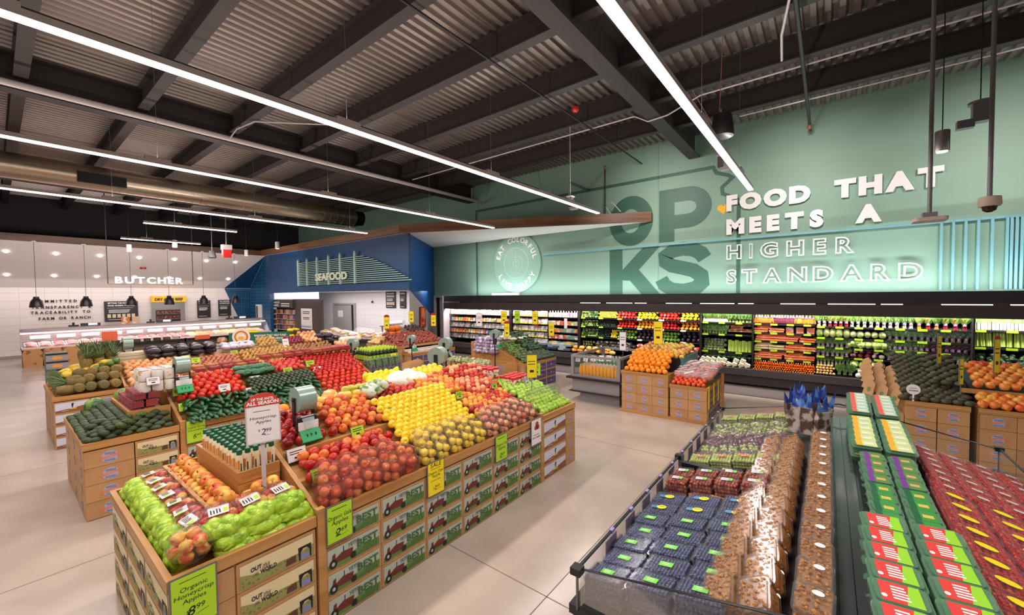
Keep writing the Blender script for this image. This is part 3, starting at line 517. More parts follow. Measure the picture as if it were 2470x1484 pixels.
def card(loc, colour, label, w=.1, h=.07, facing='+X', tilt=-.35, seed=0):
    rz = {'+X': pi / 2, '-Y': 0, 'cam': math.radians(38)}.get(facing, facing); s = tag(ob('price_card', None, None, loc, (tilt, 0, rz)), label, 'price card')
    hd = MB().box(0, w, 0, .004, -h, 0).build('holder', [GREYM], s)
    m = MB(); m.flat([(.004, -h + .004), (w - .004, -h + .004), (w - .004, -.004), (.004, -.004)], -.0008, 0); m.lines(w * .15, w * .85, -h * .3, .006, -.0014, 1, 2, .016, None, seed); m.text('2.99', w * .5, -h * .86, h * .25, -.0014, 1, None, .01, .1, None, 'c') if 0 else m.lines(w * .35, w * .65, -h * .78, .012, -.0014, 1)
    m.build('card', [colour, INK], hd); return s
def flagsign(x, y, zb, zt, w, colour, label, facing='cam', top=None, h=None, two=True):
    """tall card standing on a thin stem"""
    rz = math.radians(38) if facing == 'cam' else facing; h = h or (zt - zb) * .7
    s = tag(ob('stem_sign', None, None, (x, y, 0), (0, 0, rz)), label, 'price sign')
    MB().tube([(0, .006, zb), (0, .006, zt - .02)], .005, 6).build('stem', [GREYM], s); fr = MB().box(-w / 2, w / 2, 0, .008, zt - h, zt).build('frame', [GREYM], s)
    m = MB(); m.flat([(-w / 2 + .006, zt - h + .006), (w / 2 - .006, zt - h + .006), (w / 2 - .006, zt - .006), (-w / 2 + .006, zt - .006)], -.0008, 0)
    m.lines(-w * .36, w * .36, zt - h * .3, h * .03, -.0014, 1, 2, h * .12); m.lines(-w * .2, w * .2, zt - h * .75, h * .1, -.0014, 1); m.build('card', [colour, INK], fr)
    if top:
        m = MB(); m.prism([(-w / 2, zt), (w / 2, zt), (w / 2 * .9, zt + w * .25), (w * .25, zt + w * .42), (-w * .25, zt + w * .42), (-w / 2 * .9, zt + w * .25)], 'Y', .001, .007); m.build('header', [top], s)
    return s
# ------------------------------------------------------------------ fruit prototypes
def applemesh(nm, mt, r=.036, stem=None):
    m = MB(); m.lathe([(r * a, r * b) for a, b in ((.12, -.80), (.35, -.9), (.62, -.82), (.88, -.45), (1, .02), (.98, .38), (.82, .72), (.52, .90), (.25, .86), (.08, .68))], 14, 0, None, lambda a, z: 1 + .025 * math.cos(5 * a)); return m.mesh(nm, [mt])
def ball(nm, mt, rx, ry=None, rz=None, n=12, k=8, jit=0, p=1.0, seed=1): return MB().blob(rx, ry or rx, rz or rx, 0, None, n, k, jit, seed, (0, 0, 0), p).mesh(nm, [mt])
SP = .5
HONEY = mat('honeycrisp_skin', (226, 60, 36), .3, rnd=[(216, 48, 30), (232, 120, 40), (226, 70, 36), (238, 160, 60)], noise=((240, 196, 84), 22, .42, .62))
GALA = mat('gala_skin', (190, 40, 34), .3, rnd=[(146, 16, 28), (206, 56, 30), (230, 134, 52), (168, 22, 28), (236, 164, 70)], noise=((230, 112, 44), 26, .45, .68))
REDD = mat('red_delicious_skin', (130, 12, 20), .25, rnd=[(116, 10, 18), (150, 20, 26), (176, 40, 28)], noise=((214, 70, 50), 20, .52, .75))
FIRE = mat('red_skin', (170, 14, 22), .28, rnd=[(146, 10, 20), (184, 18, 24), (206, 70, 30), (170, 14, 24)], noise=((214, 60, 36), 24, .54, .75))
PEACH = mat('peachy_skin', (224, 106, 46), .3, rnd=[(212, 64, 32), (236, 168, 60), (184, 34, 26), (238, 186, 66), (226, 112, 48)], noise=((240, 172, 64), 20, .45, .66))
GOLDA = mat('golden_skin', (246, 208, 40), .3, rnd=[(246, 204, 30), (250, 218, 60), (240, 196, 24)], noise=((228, 200, 60), 18, .5, .8))
GRNA = mat('green_skin', (150, 190, 50), .28, rnd=[(140, 186, 44), (168, 204, 70), (150, 192, 60)], noise=((190, 214, 100), 18, .5, .8))
PINKA = mat('pink_skin', (222, 110, 84), .3, rnd=[(206, 70, 64), (230, 140, 100), (236, 180, 130), (210, 90, 70)], noise=((238, 176, 120), 22, .45, .66))
STEMM = mat('apple_stem', (92, 64, 36), .7); LEAFG = mat('leaf_green', (62, 116, 46), .5, rnd=[(54, 104, 40), (84, 136, 54), (60, 120, 60)])
AVO = mat('avocado_skin', (50, 64, 32), .34, rnd=[(44, 58, 30), (60, 78, 34), (52, 70, 32), (96, 116, 38)], noise=((30, 38, 22), 60, .4, .7), bump=.5, bscale=220)
AVO2 = mat('avocado_ripe', (66, 62, 42), .36, rnd=[(76, 92, 48), (82, 72, 54), (88, 76, 60), (80, 98, 50)], noise=((52, 50, 36), 60, .4, .7), bump=.5, bscale=220)
TOM = mat('tomato_skin', (212, 46, 20), .18, rnd=[(208, 34, 16), (222, 66, 24), (200, 28, 18)]); TOMV = mat('vine_tomato_skin', (190, 26, 16), .18, rnd=[(180, 20, 14), (206, 44, 22)]); TOMP = mat('pink_tomato', (220, 70, 60), .2, rnd=[(216, 60, 54), (190, 50, 50), (226, 86, 70)])
CUKE = mat('cucumber_skin', (40, 90, 50), .35, rnd=[(36, 84, 46), (50, 104, 60)], noise=((30, 66, 40), 30, .4, .7)); ZUC = mat('zucchini_skin', (50, 66, 38), .35, rnd=[(44, 60, 34), (62, 78, 46)])
ORAN = mat('orange_skin', (246, 148, 24), .38, rnd=[(246, 140, 18), (248, 160, 36)], bump=.25, bscale=300); LEMON = mat('lemon_skin', (250, 222, 30), .35); PEAR = mat('pear_skin', (176, 176, 50), .4, noise=((206, 196, 80), 18, .4, .7)); MANGO = mat('mango_skin', (86, 128, 46), .35, rnd=[(76, 120, 44), (108, 138, 50)], noise=((60, 96, 40), 12, .4, .7))
PAPA = mat('papaya_skin', (240, 190, 40), .4, rnd=[(244, 196, 40), (214, 180, 54)], noise=((150, 150, 50), 9, .55, .75)); PINE = mat('pineapple_skin', (140, 114, 54), .6, rnd=[(130, 108, 52), (164, 126, 52), (116, 106, 54)], noise=((84, 80, 42), 120, .44, .6), bump=.8, bscale=110); PCROWN = mat('pineapple_leaf', (96, 120, 72), .55)
MELON = mat('watermelon_skin', (120, 150, 60), .35, noise=((52, 92, 40), 14, .48, .56)); ONION = mat('onion_skin', (220, 150, 90), .35, rnd=[(222, 140, 80), (236, 196, 140), (206, 120, 66)]); POT = mat('potato_skin', (204, 158, 84), .6, rnd=[(206, 160, 80), (188, 142, 76), (214, 172, 96)]); POTR = mat('potato_red', (190, 116, 92), .6, rnd=[(186, 108, 84), (204, 134, 104)]); POTB = mat('potato_brown', (160, 114, 66), .6, rnd=[(150, 106, 62), (178, 130, 80)]); SWEET = mat('sweet_potato_skin', (150, 72, 56), .6, rnd=[(140, 62, 50), (168, 88, 64)])
STEM1 = MB().tube([(0, 0, .022), (.004, 0, .036), (.012, 0, .046)], .0022, 5).mesh('stem', [STEMM])
def AP(m, r=.036): return applemesh('apple', m, r)
A_HON, A_GALA, A_RED, A_FIRE, A_PEACH, A_GOLD, A_GRN, A_PINK = [AP(q) for q in (HONEY, GALA, REDD, FIRE, PEACH, GOLDA, GRNA, PINKA)]
AVOM = MB().lathe([(r * .034, z * .048) for r, z in ((.1, -1), (.55, -.86), (.9, -.5), (1, -.1), (.9, .35), (.62, .75), (.34, .95), (.1, 1.0))], 12).mesh('avocado', [AVO]); AVOM2 = AVOM.copy(); AVOM2.materials[0] = AVO2
def apples(parts, label, *a, **k):
    q = parts[0] if isinstance(parts, tuple) else parts
    nm = {A_GALA: 'gala_apple', A_RED: 'dark_red_apple', A_FIRE: 'red_apple', A_PEACH: 'orange_apple', A_GOLD: 'yellow_apple', A_GRN: 'green_apple', A_PINK: 'pink_apple'}.get(q, 'bicolour_apple')
    return pile(nm, parts, label, 'apple', *a, **k)
FILM = film('bag_film', (255, 255, 255), .025, .13, .5, 26); FILMR = film('bag_film_red', (255, 150, 130), .10, .1, .5, 26); LIMEF = mat('lime_film', (176, 212, 50), .18, rnd=[(166, 204, 40), (190, 222, 74)], noise=((126, 168, 30), 20, .46, .66), bump=.9, bscale=34)
CLAM = film('clear_plastic', (235, 240, 245), .03, .12, .38); GLASS = film('glass_pane', (220, 230, 232), .02, .03, .35); TGREEN = film('green_plastic', (126, 178, 140), .42, .1, .6)
def applebag(mt, fm, seed=0, ties=True):
    r = random.Random(seed); am = AP(mt, .033); P = []
    m = MB(); m.blob(.105, .085, .085, 0, None, 12, 8, .07, seed, (0, 0, .005), .75); fl = m.mesh('film', [fm])
    for x, y, z in ((-.05, -.035, -.035), (.02, -.04, -.035), (-.02, .035, -.035), (.055, .03, -.03), (-.055, -.01, .03), (.015, -.035, .03), (.05, .015, .035), (-.01, .04, .032)): P.append((am, (x + r.uniform(-.006, .006), y, z), (r.uniform(0, 6), r.uniform(0, 6), 0)))
    return fl, P
def put_bag(bag, label, group, loc, rot, name='apple_bag', cat='bag of apples'):
    fl, P = bag; s = tag(ob(name, None, None, loc, rot), label, cat, group); ob('film', fl, s)
    for me, l, ro in P: ob('apple', me, s, l, ro)
    return s
# lime bag with a clear, labelled half (long axis along local Y, lime end at -Y)
lb = MB(); lb.blob(.1, .062, .05, 0, None, 14, 8, .10, 3, (0, -.055, 0), .8)
for q, (bx, by, bz) in enumerate(((-.06, -.06, .016), (0, -.075, .01), (.06, -.06, .014), (-.03, -.045, .026), (.035, -.05, .024))): lb.blob(.046, .05, .042, 0, None, 9, 7, .06, 4 + q, (bx, by, bz))
LB_BODY = lb.mesh('lime_wrap', [LIMEF]); LB_FILM = MB().blob(.1, .1, .056, 0, None, 12, 8, .05, 8, (0, .045, 0), .8).mesh('clear_wrap', [FILM])
lm = MB(); lm.add([(-.05, .0, .0565), (.045, .0, .0565), (.05, .07, .054), (-.05, .07, .054)], [(0, 1, 2, 3)], 0)
for i in range(4): lm.add([(-.04 + i * .014, .012, .0575), (-.034 + i * .014, .012, .0575), (-.034 + i * .014, .05 - .01 * (i % 2), .056), (-.04 + i * .014, .05, .056)], [(0, 1, 2, 3)], 1)
lm.add([(.02, .015, .0574), (.042, .015, .0574), (.042, .045, .0562), (.02, .045, .0562)], [(0, 1, 2, 3)], 2)
LB_LABEL = lm.mesh('paper_label', [mat('label_white', (232, 222, 220), .5, noise=((196, 206, 150), 30, .55, .62)), INK, LIME])
A_HON2 = AP(HONEY, .034); A_RED2 = AP(FIRE, .033)
def put_lime(label, group, loc, rot, clear=False):
    s = tag(ob('apple_bag', None, None, loc, rot), label, 'bag of apples', group); ob('lime_wrap', LB_BODY, s); cw = ob('clear_wrap', LB_FILM, s); ob('paper_label', LB_LABEL, cw)
    for x, y, z in ((-.06, .02, .008), (.0, .03, .012), (.06, .025, .008), (-.045, .085, .0), (.04, .09, 0), (0, .1, -.005)): ob('apple', RND.choice((A_HON2, A_RED2)), s, (x, y, z), (RND.uniform(0, 6), RND.uniform(0, 6), 0))
    return s
# generic clear clamshell with contents
def clamshell(w, d, h, content, label_m, n=(6, 8), r=.007, label=(.04, .03), lid=None, lmats=None, seed=1, shell=CLAM):
    rr = random.Random(seed); sh = MB(); sh.bbox(-w / 2, w / 2, -d / 2, d / 2, 0, h * .62, 0, .014); sh.bbox(-w / 2 - .004, w / 2 + .004, -d / 2 - .004, d / 2 + .004, h * .62, h * .68, 0, .016); sh.bbox(-w / 2 + .006, w / 2 - .006, -d / 2 + .006, d / 2 - .006, h * .68, h, 0, .014)
    c = MB(); c.bbox(-w / 2 + .012, w / 2 - .012, -d / 2 + .012, d / 2 - .012, .004, h - 2.0 * r, 0, .01)
    for i in range(n[0]):
        for j in range(n[1]): c.blob(r, r, r, 0, T(-w * .46 + w * .92 * (i + .5) / n[0] + rr.uniform(-.2, .2) * r, -d * .455 + d * .91 * (j + .5) / n[1], h - 1.7 * r + rr.uniform(-.3, .2) * r), 6, 4)
    for i in range(n[0]):
        for k in range(int(h / r / 2.2)):
            for yy in (-d / 2 + .01,): c.blob(r, r * .5, r, 0, T(-w / 2 + w * (i + .5) / n[0] * .96, yy, r + k * 2 * r), 6, 4)
    for j in range(n[1]):
        for k in range(int(h / r / 2.2)):
            for xx in (-w / 2 + .01, w / 2 - .01): c.blob(r * .5, r, r, 0, T(xx, -d / 2 + d * (j + .5) / n[1] * .96, r + k * 2 * r), 6, 4)
    P = [('shell', sh.mesh('shell', [shell])), ('contents', c.mesh('contents', [content]))]
    if label_m is not None: P.append(('shell/sticker', label_m))
    return P
def sticker(w, d, z, mats, oval=False, x=0, y=0, bars=True, two=False):
    m = MB()
    if oval: m.add([(x + w / 2 * math.cos(2 * pi * i / 18), y + d / 2 * math.sin(2 * pi * i / 18), z) for i in range(18)], [tuple(range(18))], 0)
    else: m.add([(x - w / 2, y - d / 2, z), (x + w / 2, y - d / 2, z), (x + w / 2, y + d / 2, z), (x - w / 2, y + d / 2, z)], [(0, 1, 2, 3)], 0)
    if two: m.add([(x + w * .15, y - d * .5, z + .0004), (x + w * .5, y - d * .5, z + .0004), (x + w * .5, y + d * .5, z + .0004), (x + w * .15, y + d * .5, z + .0004)], [(0, 1, 2, 3)], 1)
    if bars:
        for i in range(2): m.add([(x - w * .3, y + d * (.12 - .3 * i), z + .0008), (x + w * .25, y + d * (.12 - .3 * i), z + .0008), (x + w * .25, y + d * (.22 - .3 * i), z + .0008), (x - w * .3, y + d * (.22 - .3 * i), z + .0008)], [(0, 1, 2, 3)], len(mats) - 1)
    return m.mesh('sticker', mats)
# bag roll dispenser
ROLLM = mat('bag_roll_green', (156, 180, 168), .28, .3); TAGG = mat('tag_green', (22, 160, 92), .45)
rl = MB(); rl.lathe([(.03, -.065), (.1, -.065), (.1, .065), (.03, .065)], 26, 0, Mx.Rotation(pi / 2, 4, 'X'))
for k in range(5): rl.lathe([(.04 + k * .012, -.0655), (.046 + k * .012, -.0655)], 20, 0, Mx.Rotation(pi / 2, 4, 'X'))
RL = rl.mesh('roll', [ROLLM]); br = MB(); br.box(-.02, .02, .068, .078, -.2, .02).box(-.02, .02, -.078, -.068, -.2, .02).tube([(0, -.085, 0), (0, .085, 0)], .012, 8).box(-.02, .06, -.078, .078, -.22, -.19).box(.03, .07, -.07, .07, -.19, -.13)
BRK = br.mesh('bracket', [DARK]); lp = MB().box(.07, .085, -.075, .075, -.225, -.165).mesh('label_plate', [PAPER]); tg = MB(); tg.prism([(.07, -.225), (.09, -.225), (.15, -.30), (.14, -.315), (.07, -.31)], 'Y', -.075, .075)
for k in (-.03, .0, .035): tg.box(.1, .13, k - .001, k + .001, -.27, -.25, 1)
TGM = tg.mesh('tag_box', [TAGG, INK]); hg = MB(); hg.add([(.06, -.05, -.12), (.06, .05, -.12), (.11, .04, -.2), (.11, -.03, -.21)], [(0, 1, 2, 3)]); HGM = hg.mesh('loose_bag', [film('bag_tail', (200, 216, 210), .55, .2, .4)])
def bagroll(loc, label, zb, rz=0, tags=True, s=1.0):
    e = tag(ob('bag_dispenser', None, None, loc, (0, 0, rz), s), label, 'bag dispenser'); ob('roll', RL, e); ob('bracket', BRK, e); ob('loose_bag', HGM, e)
    MB().tube([(0, 0, (zb - loc[2]) / s), (0, 0, -.2)], .012, 7).build('pole', [BLACK], e)
    if tags: tb = ob('tag_box', TGM, e); ob('label_plate', lp, tb)
    return e
# ================================================================== APPLE STAND (first island)
xr = -2.55
stand(xr, 1.25, 3.79, 'long wooden apple stand with tractor print cartons along its front')
cartons('tractor', 'tractor print carton', 'front of the apple stand', (xr, 1.27, 0), '+X', 6, .418, .168, 4, order='from the lime honeycrisp bin')
endcap(xr, .48, 1.22, 'wooden end bin of the apple stand filled with lime bags of honeycrisp apples')
cartons('logo', 'plain kraft carton', 'corner of the honeycrisp end bin', (xr, .5, 0), '+X', 1, .27, .168, 4)
cartons('world', 'cream landscape print carton', 'aisle side of the honeycrisp end bin', (xr, .775, 0), '+X', 1, .44, .168, 4)
cartons('world', 'cream print carton', 'end face of the honeycrisp bin', (xr - 1.54, .49, 0), '-Y', 3, .51, .168, 4, order='from the stand end')
endcap(xr, 3.82, 4.57, 'wooden end bin of the apple stand holding green apples', True)
cartons('land', 'harvest picture carton', 'green apple end bin', (xr, 3.83, 0), '+X', 1, .5, .168, 4)
cartons('logo', 'narrow kraft carton', 'outer corner of the green apple bin', (xr, 4.335, 0), '+X', 1, .225, .168, 4)
# trays on the near end bin
tray(-4.05, -2.87, .77, 1.22, .755, .85, 'stepped wooden tray of loose honeycrisp apples'); tray(-3.95, -3.06, .96, 1.22, .91, .985, 'raised wooden tray holding cream dressing bottles')
for i in range(8):
    for k in range(2): put_lime('lime bag of apples in the heap along the end rail of the honeycrisp bin', 'lime bags along the end rail', (-3.98 + i * .168 + k * .06, .635 + k * .01, .735 + k * .062), (.3 + RND.uniform(-.1, .1), RND.uniform(-.15, .15), RND.uniform(-.2, .2)))
for i in range(3):
    for k in range(3): put_lime('lime bag of apples in the heap along the aisle rail of the honeycrisp bin', 'lime bags along the aisle rail', (-2.7 - .015 * k, .82 + i * .17 - .03 * k, .735 + k * .065), (.3, RND.uniform(-.15, .15), pi / 2 + RND.uniform(-.2, .2)))
put_bag(applebag(HONEY, FILM, 5), 'clear bag of apples leaning in the rail corner above the lime honeycrisp sign', None, (-2.66, .6, .84), (.2, .3, .6))
HROT = lambda: (RND.uniform(.5, 1.5), RND.uniform(-.3, .3), RND.uniform(-.5, .5))
for y, z, n in ((.83, .825, 13), (.915, .83, 13), (.87, .895, 12)):   # honeycrisp apples in two rows with a third riding on top, with stems
    for i in range(n): put('honeycrisp_apple', [('skin', A_HON), ('stem', STEM1)], 'honeycrisp apple in the rows on the stepped wooden tray', 'apple', 'honeycrisp apples on the tray', (-2.925 - i * .087 - (.043 if z > .88 else 0), y, z), HROT(), 1.24)
for x, z, n in ((-2.925, .825, 3), (-3.01, .83, 3), (-2.965, .893, 2)):
    for i in range(n): put('honeycrisp_apple', [('skin', A_HON), ('stem', STEM1)], 'honeycrisp apple on the aisle side of the stepped wooden tray', 'apple', 'honeycrisp apples at the tray side', (x, 1.0 + i * .088 + (.044 if z > .88 else 0), z), (RND.uniform(-.3, .3), RND.uniform(.7, 1.5), RND.uniform(-.5, .5)), 1.24)
BOT = mat('cream_plastic', (244, 228, 192), .35); CAPG = mat('cap_green', (14, 92, 60), .4); OLAB = mat('label_orange', (226, 140, 60), .5)
bm = MB().lathe([(.021, 0), (.022, .01), (.022, .13), (.016, .15), (.012, .158)], 14).mesh('body', [BOT]); bc = MB().lathe([(.017, .156), (.017, .185), (.015, .188)], 14).mesh('cap', [CAPG])
bl = MB()
for z0, z1, a0, a1, mi in ((.06, .115, -2.3, -1.3, 0), (.025, .05, -2.1, -1.3, 1), (.06, .12, -1.1, -.5, 0), (.03, .1, -.3, .0, 1)):
    N = 5; bl.add([(.0226 * math.cos(a0 + (a1 - a0) * i / N), .0226 * math.sin(a0 + (a1 - a0) * i / N), z) for z in (z0, z1) for i in range(N + 1)], [(i, i + 1, N + 2 + i, N + 1 + i) for i in range(N)], mi)
bl = bl.mesh('print', [OLAB, INK])
for i in range(10):
    for j in range(5): put('dressing_bottle', [('body', bm), ('cap', bc), ('print', bl)], 'cream dressing bottle with green cap in the raised wooden tray', 'bottle', 'dressing bottles in the tray', (-3.13 - i * .078, .995 + j * .05, .93), (0, 0, RND.uniform(-.3, .3)))
# front tier: bagged apples
for lab, mt, fm, y0, n in (('red tinted bag of gala apples on the front tier by the lime gala sign', GALA, FILMR, 1.36, 5), ('clear bag of yellow apples on the front tier above the yellow sale sign', GOLDA, FILM, 2.2, 5), ('clear bag of pinkish apples on the front tier next to the green apples', PINKA, FILM, 3.03, 5)):
    for k in range(3):
        bg = applebag(mt, fm, k + int(y0 * 10))
        for i in range(n):
            if k == 2 and i == n - 1: continue
            put_bag(bg, lab, lab, (xr - .09 - .07 * k, y0 + i * .158 + k * .03, .80 + .05 * k), (RND.uniform(-.2, .2), .35, pi / 2 + RND.uniform(-.3, .3)))
# second tier: loose apples
apples((A_GALA, A_GALA, A_FIRE), 'loose red and yellow gala apple behind the red tinted bags', 'loose gala apples', 1.3, 2.1, (xr - .3, .885), (xr - .5, .965), .078, .065)
apples((A_GALA, A_FIRE), 'loose red and yellow gala apple behind the red tinted bags', 'loose gala apples', 1.32, 2.0, (xr - .35, .945), (xr - .46, .985), .082, .07, size=(1, 1.1))
GOLDROT = lambda r, c: (RND.uniform(1.2, 1.8), RND.uniform(-.3, .3), RND.uniform(1.0, 2.0))
apples(A_GOLD, 'yellow apple in the neat sloping rows behind the bagged yellow apples', 'yellow apples in rows', 2.1, 3.0, (xr - .3, .90), (xr - .74, 1.17), .07, .05, jit=.04, rot=GOLDROT, size=(.98, 1.04))
apples((A_PEACH, A_PEACH, A_FIRE), 'loose orange red apple behind the bagged pinkish apples', 'loose orange red apples', 3.02, 3.75, (xr - .3, .90), (xr - .6, 1.05), .068, .05)
# third tier
apples(A_RED, 'dark red apple on the upper tier beside the bag roll', 'dark red apples by the bag roll', 1.29, 1.62, (xr - .63, 1.05), (xr - .9, 1.2), .08, .055, size=(1.05, 1.2))
apples((A_PEACH, A_GALA, A_GALA), 'large orange gala apple on the upper tier above the lime card', 'large gala apples on the upper tier', 1.64, 2.14, (xr - .62, 1.05), (xr - .9, 1.24), .078, .052, size=(1.0, 1.15))
apples((A_RED, A_FIRE), 'red apple on the upper tier behind the yellow apple rows', 'red apples behind the yellow rows', 2.16, 2.72, (xr - .74, 1.09), (xr - 1.0, 1.24), .08, .05, size=(1.0, 1.15))
apples((A_PEACH, A_GALA, A_PEACH), 'mixed orange apple on the upper tier in the middle of the stand', 'mixed orange apples mid stand', 2.7, 3.25, (xr - .68, 1.10), (xr - .98, 1.24), .076, .05, size=(1, 1.12))
apples(A_GOLD, 'small yellow apple in the peak heap before the kraft bags', 'yellow apples on the peak', 2.85, 3.3, (xr - .92, 1.2), (xr - 1.15, 1.30), .07, .05)
apples((A_FIRE, A_FIRE, A_PINK), 'bright red apple in the top heap before the red lidded jars', 'bright red apples on top', 3.2, 3.74, (xr - .6, 1.07), (xr - .96, 1.27), .07, .05)
apples(A_PEACH, 'orange apple on the peak behind the bright red apples', 'orange apples on the peak', 3.3, 3.72, (xr - 1.0, 1.24), (xr - 1.06, 1.26), .072, .05)
# ridge
pile('orange', ball('orange', ORAN, .046), 'orange at the peak of the apple stand behind the honeycrisp price sign', 'orange', 'oranges at the peak', 1.3, 1.52, (xr - .93, 1.17), (xr - 1.1, 1.22), .09, .06)
OB = mat('orange_net', (242, 150, 40), .4, noise=((250, 226, 160), 24, .5, .6)); obm = MB().blob(.09, .075, .06, 0, None, 10, 7, .14, 3).mesh('net_bag', [OB])
for i in range(5): put('net_bag', obm, 'orange net bag of mandarins on the peak behind the large gala apples', 'bag of fruit', 'mandarin bags on the peak', (xr - .97 - .07 * (i % 2), 1.62 + i * .085, 1.2 + .03 * (i % 2)), (RND.uniform(-.3, .3), 0, RND.uniform(0, 6)))
prm = MB().lathe([(.006, .062), (.016, .055), (.024, .03), (.036, -.005), (.04, -.03), (.03, -.052), (.01, -.056)], 12).mesh('pear', [PEAR])
for i in range(12): put('pear', prm, 'green pear on the peak in front of the cucumbers', 'pear', 'green pears on the peak', (xr - .95 - .05 * (i % 3), 2.03 + (i // 3) * .075, 1.19 + .035 * (i % 3)), (1.4 + RND.uniform(-.3, .3), RND.uniform(-.5, .5), RND.uniform(0, 6)))
pile('lemon', MB().lathe([(.006, .045), (.018, .036), (.03, .012), (.03, -.012), (.018, -.036), (.006, -.045)], 12).mesh('lemon', [LEMON]), 'yellow lemon in the heap beside the white produce bags', 'lemon', 'lemons on the peak', 2.3, 2.75, (xr - .98, 1.19), (xr - 1.2, 1.32), .06, .045)
WBAG = mat('white_bag_print', (238, 232, 220), .4, noise=((230, 196, 70), 12, .56, .62)); wbm = MB().blob(.09, .11, .06, 0, None, 12, 8, .1, 6, (0, 0, 0), .8).mesh('bag', [WBAG])
for i in range(6): put('produce_bag', wbm, 'white printed bag of lemons on the peak between lemons and yellow apples', 'bag of fruit', 'white lemon bags', (xr - 1.0 - .1 * (i % 2), 2.6 + (i // 2) * .12, 1.23 + .03 * (i % 2)), (.3, .2, RND.uniform(0, 6)))
GNET = mat('white_green_bag', (214, 220, 200), .35, noise=((96, 130, 60), 16, .5, .6)); gnm = MB().blob(.08, .09, .06, 0, None, 10, 7, .12, 2).mesh('bag', [GNET])
for i in range(3): put('produce_bag', gnm, 'white and green bag of pears lying by the loose pears', 'bag of fruit', 'pear bags', (xr - .92, 2.2 + .06 * i, 1.23 + .02 * i), (.4, 0, RND.uniform(0, 6)))
# far end bin: green apples and jars
apples(A_GRN, 'loose green apple in the heap under the yellow stem sign', 'loose green apples', 3.86, 4.12, (xr - .5, .93), (xr - .88, 1.03), .072, .05)
apples(A_GRN, 'green apple in the rows at the rail of the far end bin', 'green apples at the rail', 3.86, 4.52, (xr - .06, .77), (xr - .52, .96), .072, .055)
apples(A_GRN, 'green apple in the rows at the rail of the far end bin', 'green apples at the rail', 4.1, 4.5, (xr - .5, .95), (xr - .85, 1.0), .072, .055)
MB_ = MB().blob(.26, .3, .1, 0, T(xr - .32, 4.2, .87, 0, -.36), 14, 8, .05, 4, (0, 0, 0), .7); tag(MB_.build('bag_sheet', [FILM]), 'thin clear plastic cover lying over the bagged green apples', 'plastic cover')
JRED = mat('lid_red', (204, 40, 34), .4); JLAB = mat('jar_label', (236, 216, 196), .45, noise=((170, 50, 44), 30, .52, .6))
jb = MB().lathe([(.04, 0), (.045, .01), (.045, .085), (.038, .095)], 14).mesh('jar_body', [JLAB]); jl = MB().lathe([(.043, .092), (.043, .115), (.04, .12)], 14).mesh('lid', [JRED])
for i in range(4):
    for j in range(2): put('spread_jar', [('jar_body', jb), ('lid', jl)], 'red lidded jar in the taller stack on the far end bin', 'jar', 'red lidded jars, taller stack', (-3.42 - i * .1, 3.92 + j * .1, 1.08)); put('spread_jar', [('jar_body', jb), ('lid', jl)], 'red lidded jar under the taller stack on the far end bin', 'jar', 'red lidded jars, lower layer', (-3.42 - i * .1, 3.92 + j * .1, .96))
for i in range(3):
    for j in range(4): put('spread_jar', [('jar_body', jb), ('lid', jl)], 'red lidded jar in the lower group next to the small white card', 'jar', 'red lidded jars, lower group', (-3.2 - i * .1, 4.12 + j * .1, .95))
s = thing('display_riser', 'plain wooden riser under the red lidded jars', 'riser'); MB().box(-3.8, -3.12, 3.86, 4.5, .69, .95).build('box', [BINW], s)
# signs of the first island
LN = lambda a, b, c, p: [('|', .12, .004, 0), (a, .34, .026, .0), (b, .5, .026, .0), (c, .66, .026, 0)][:4 if c else 3] + [(p, .92, .05, .01)]
sign('+X', (xr + .02, .485, .76), .2, .29, LIME, [('|', .12, .003, 0), ('Organic', .29, .022, 0), ('Honeycrisp', .40, .022, 0), ('Apples', .51, .022, 0), ('8.99', .76, .046, .0)], 'lime sign reading organic honeycrisp apples on the nearest bin corner')
sign('+X', (xr + .02, 1.275, .785), .185, .255, LIME, [('|', .14, .004, 0), ('Organic Gala', .38, .026, 0), ('Apples', .52, .026, 0), ('2.69', .84, .05, 0)], 'lime sign reading organic gala apples on the apple stand rail')
sign('+X', (xr + .02, 2.11, .785), .185, .28, YEL, [('SALE', .16, .034, .0), ('|', .22, .003, 0), ('Organic Opal', .36, .022, 0), ('Apple', .46, .022, 0), ('|', .56, .003, 0), ('2.49', .84, .034, 0)], 'yellow sale sign on the apple stand rail below the bagged yellow apples')
sign('+X', (xr + .02, 2.96, .765), .185, .26, LIME, [('|', .14, .004, 0), ('Organic Fuji', .42, .026, 0), ('Apples', .56, .026, 0), ('2.69', .88, .045, 0)], 'lime sign on the apple stand rail below the bagged pinkish apples')
def appledots(s):
    m = MB()
    for x, z in ((.11, -.06), (.09, -.1), (.13, -.1)): m.disc(x, z, .03, .026, -.002, 0, 14)
    m.build('apple_picture', [mat('print_red', (176, 60, 50), .6)], s)
sign('+X', (xr + .02, 3.56, .77), .2, .29, PAPER, [('|', .62, .005, 0), ('Envy Apples', .74, .018, .02)], 'white sign with red apple picture by the green apple bin', parts=[appledots])
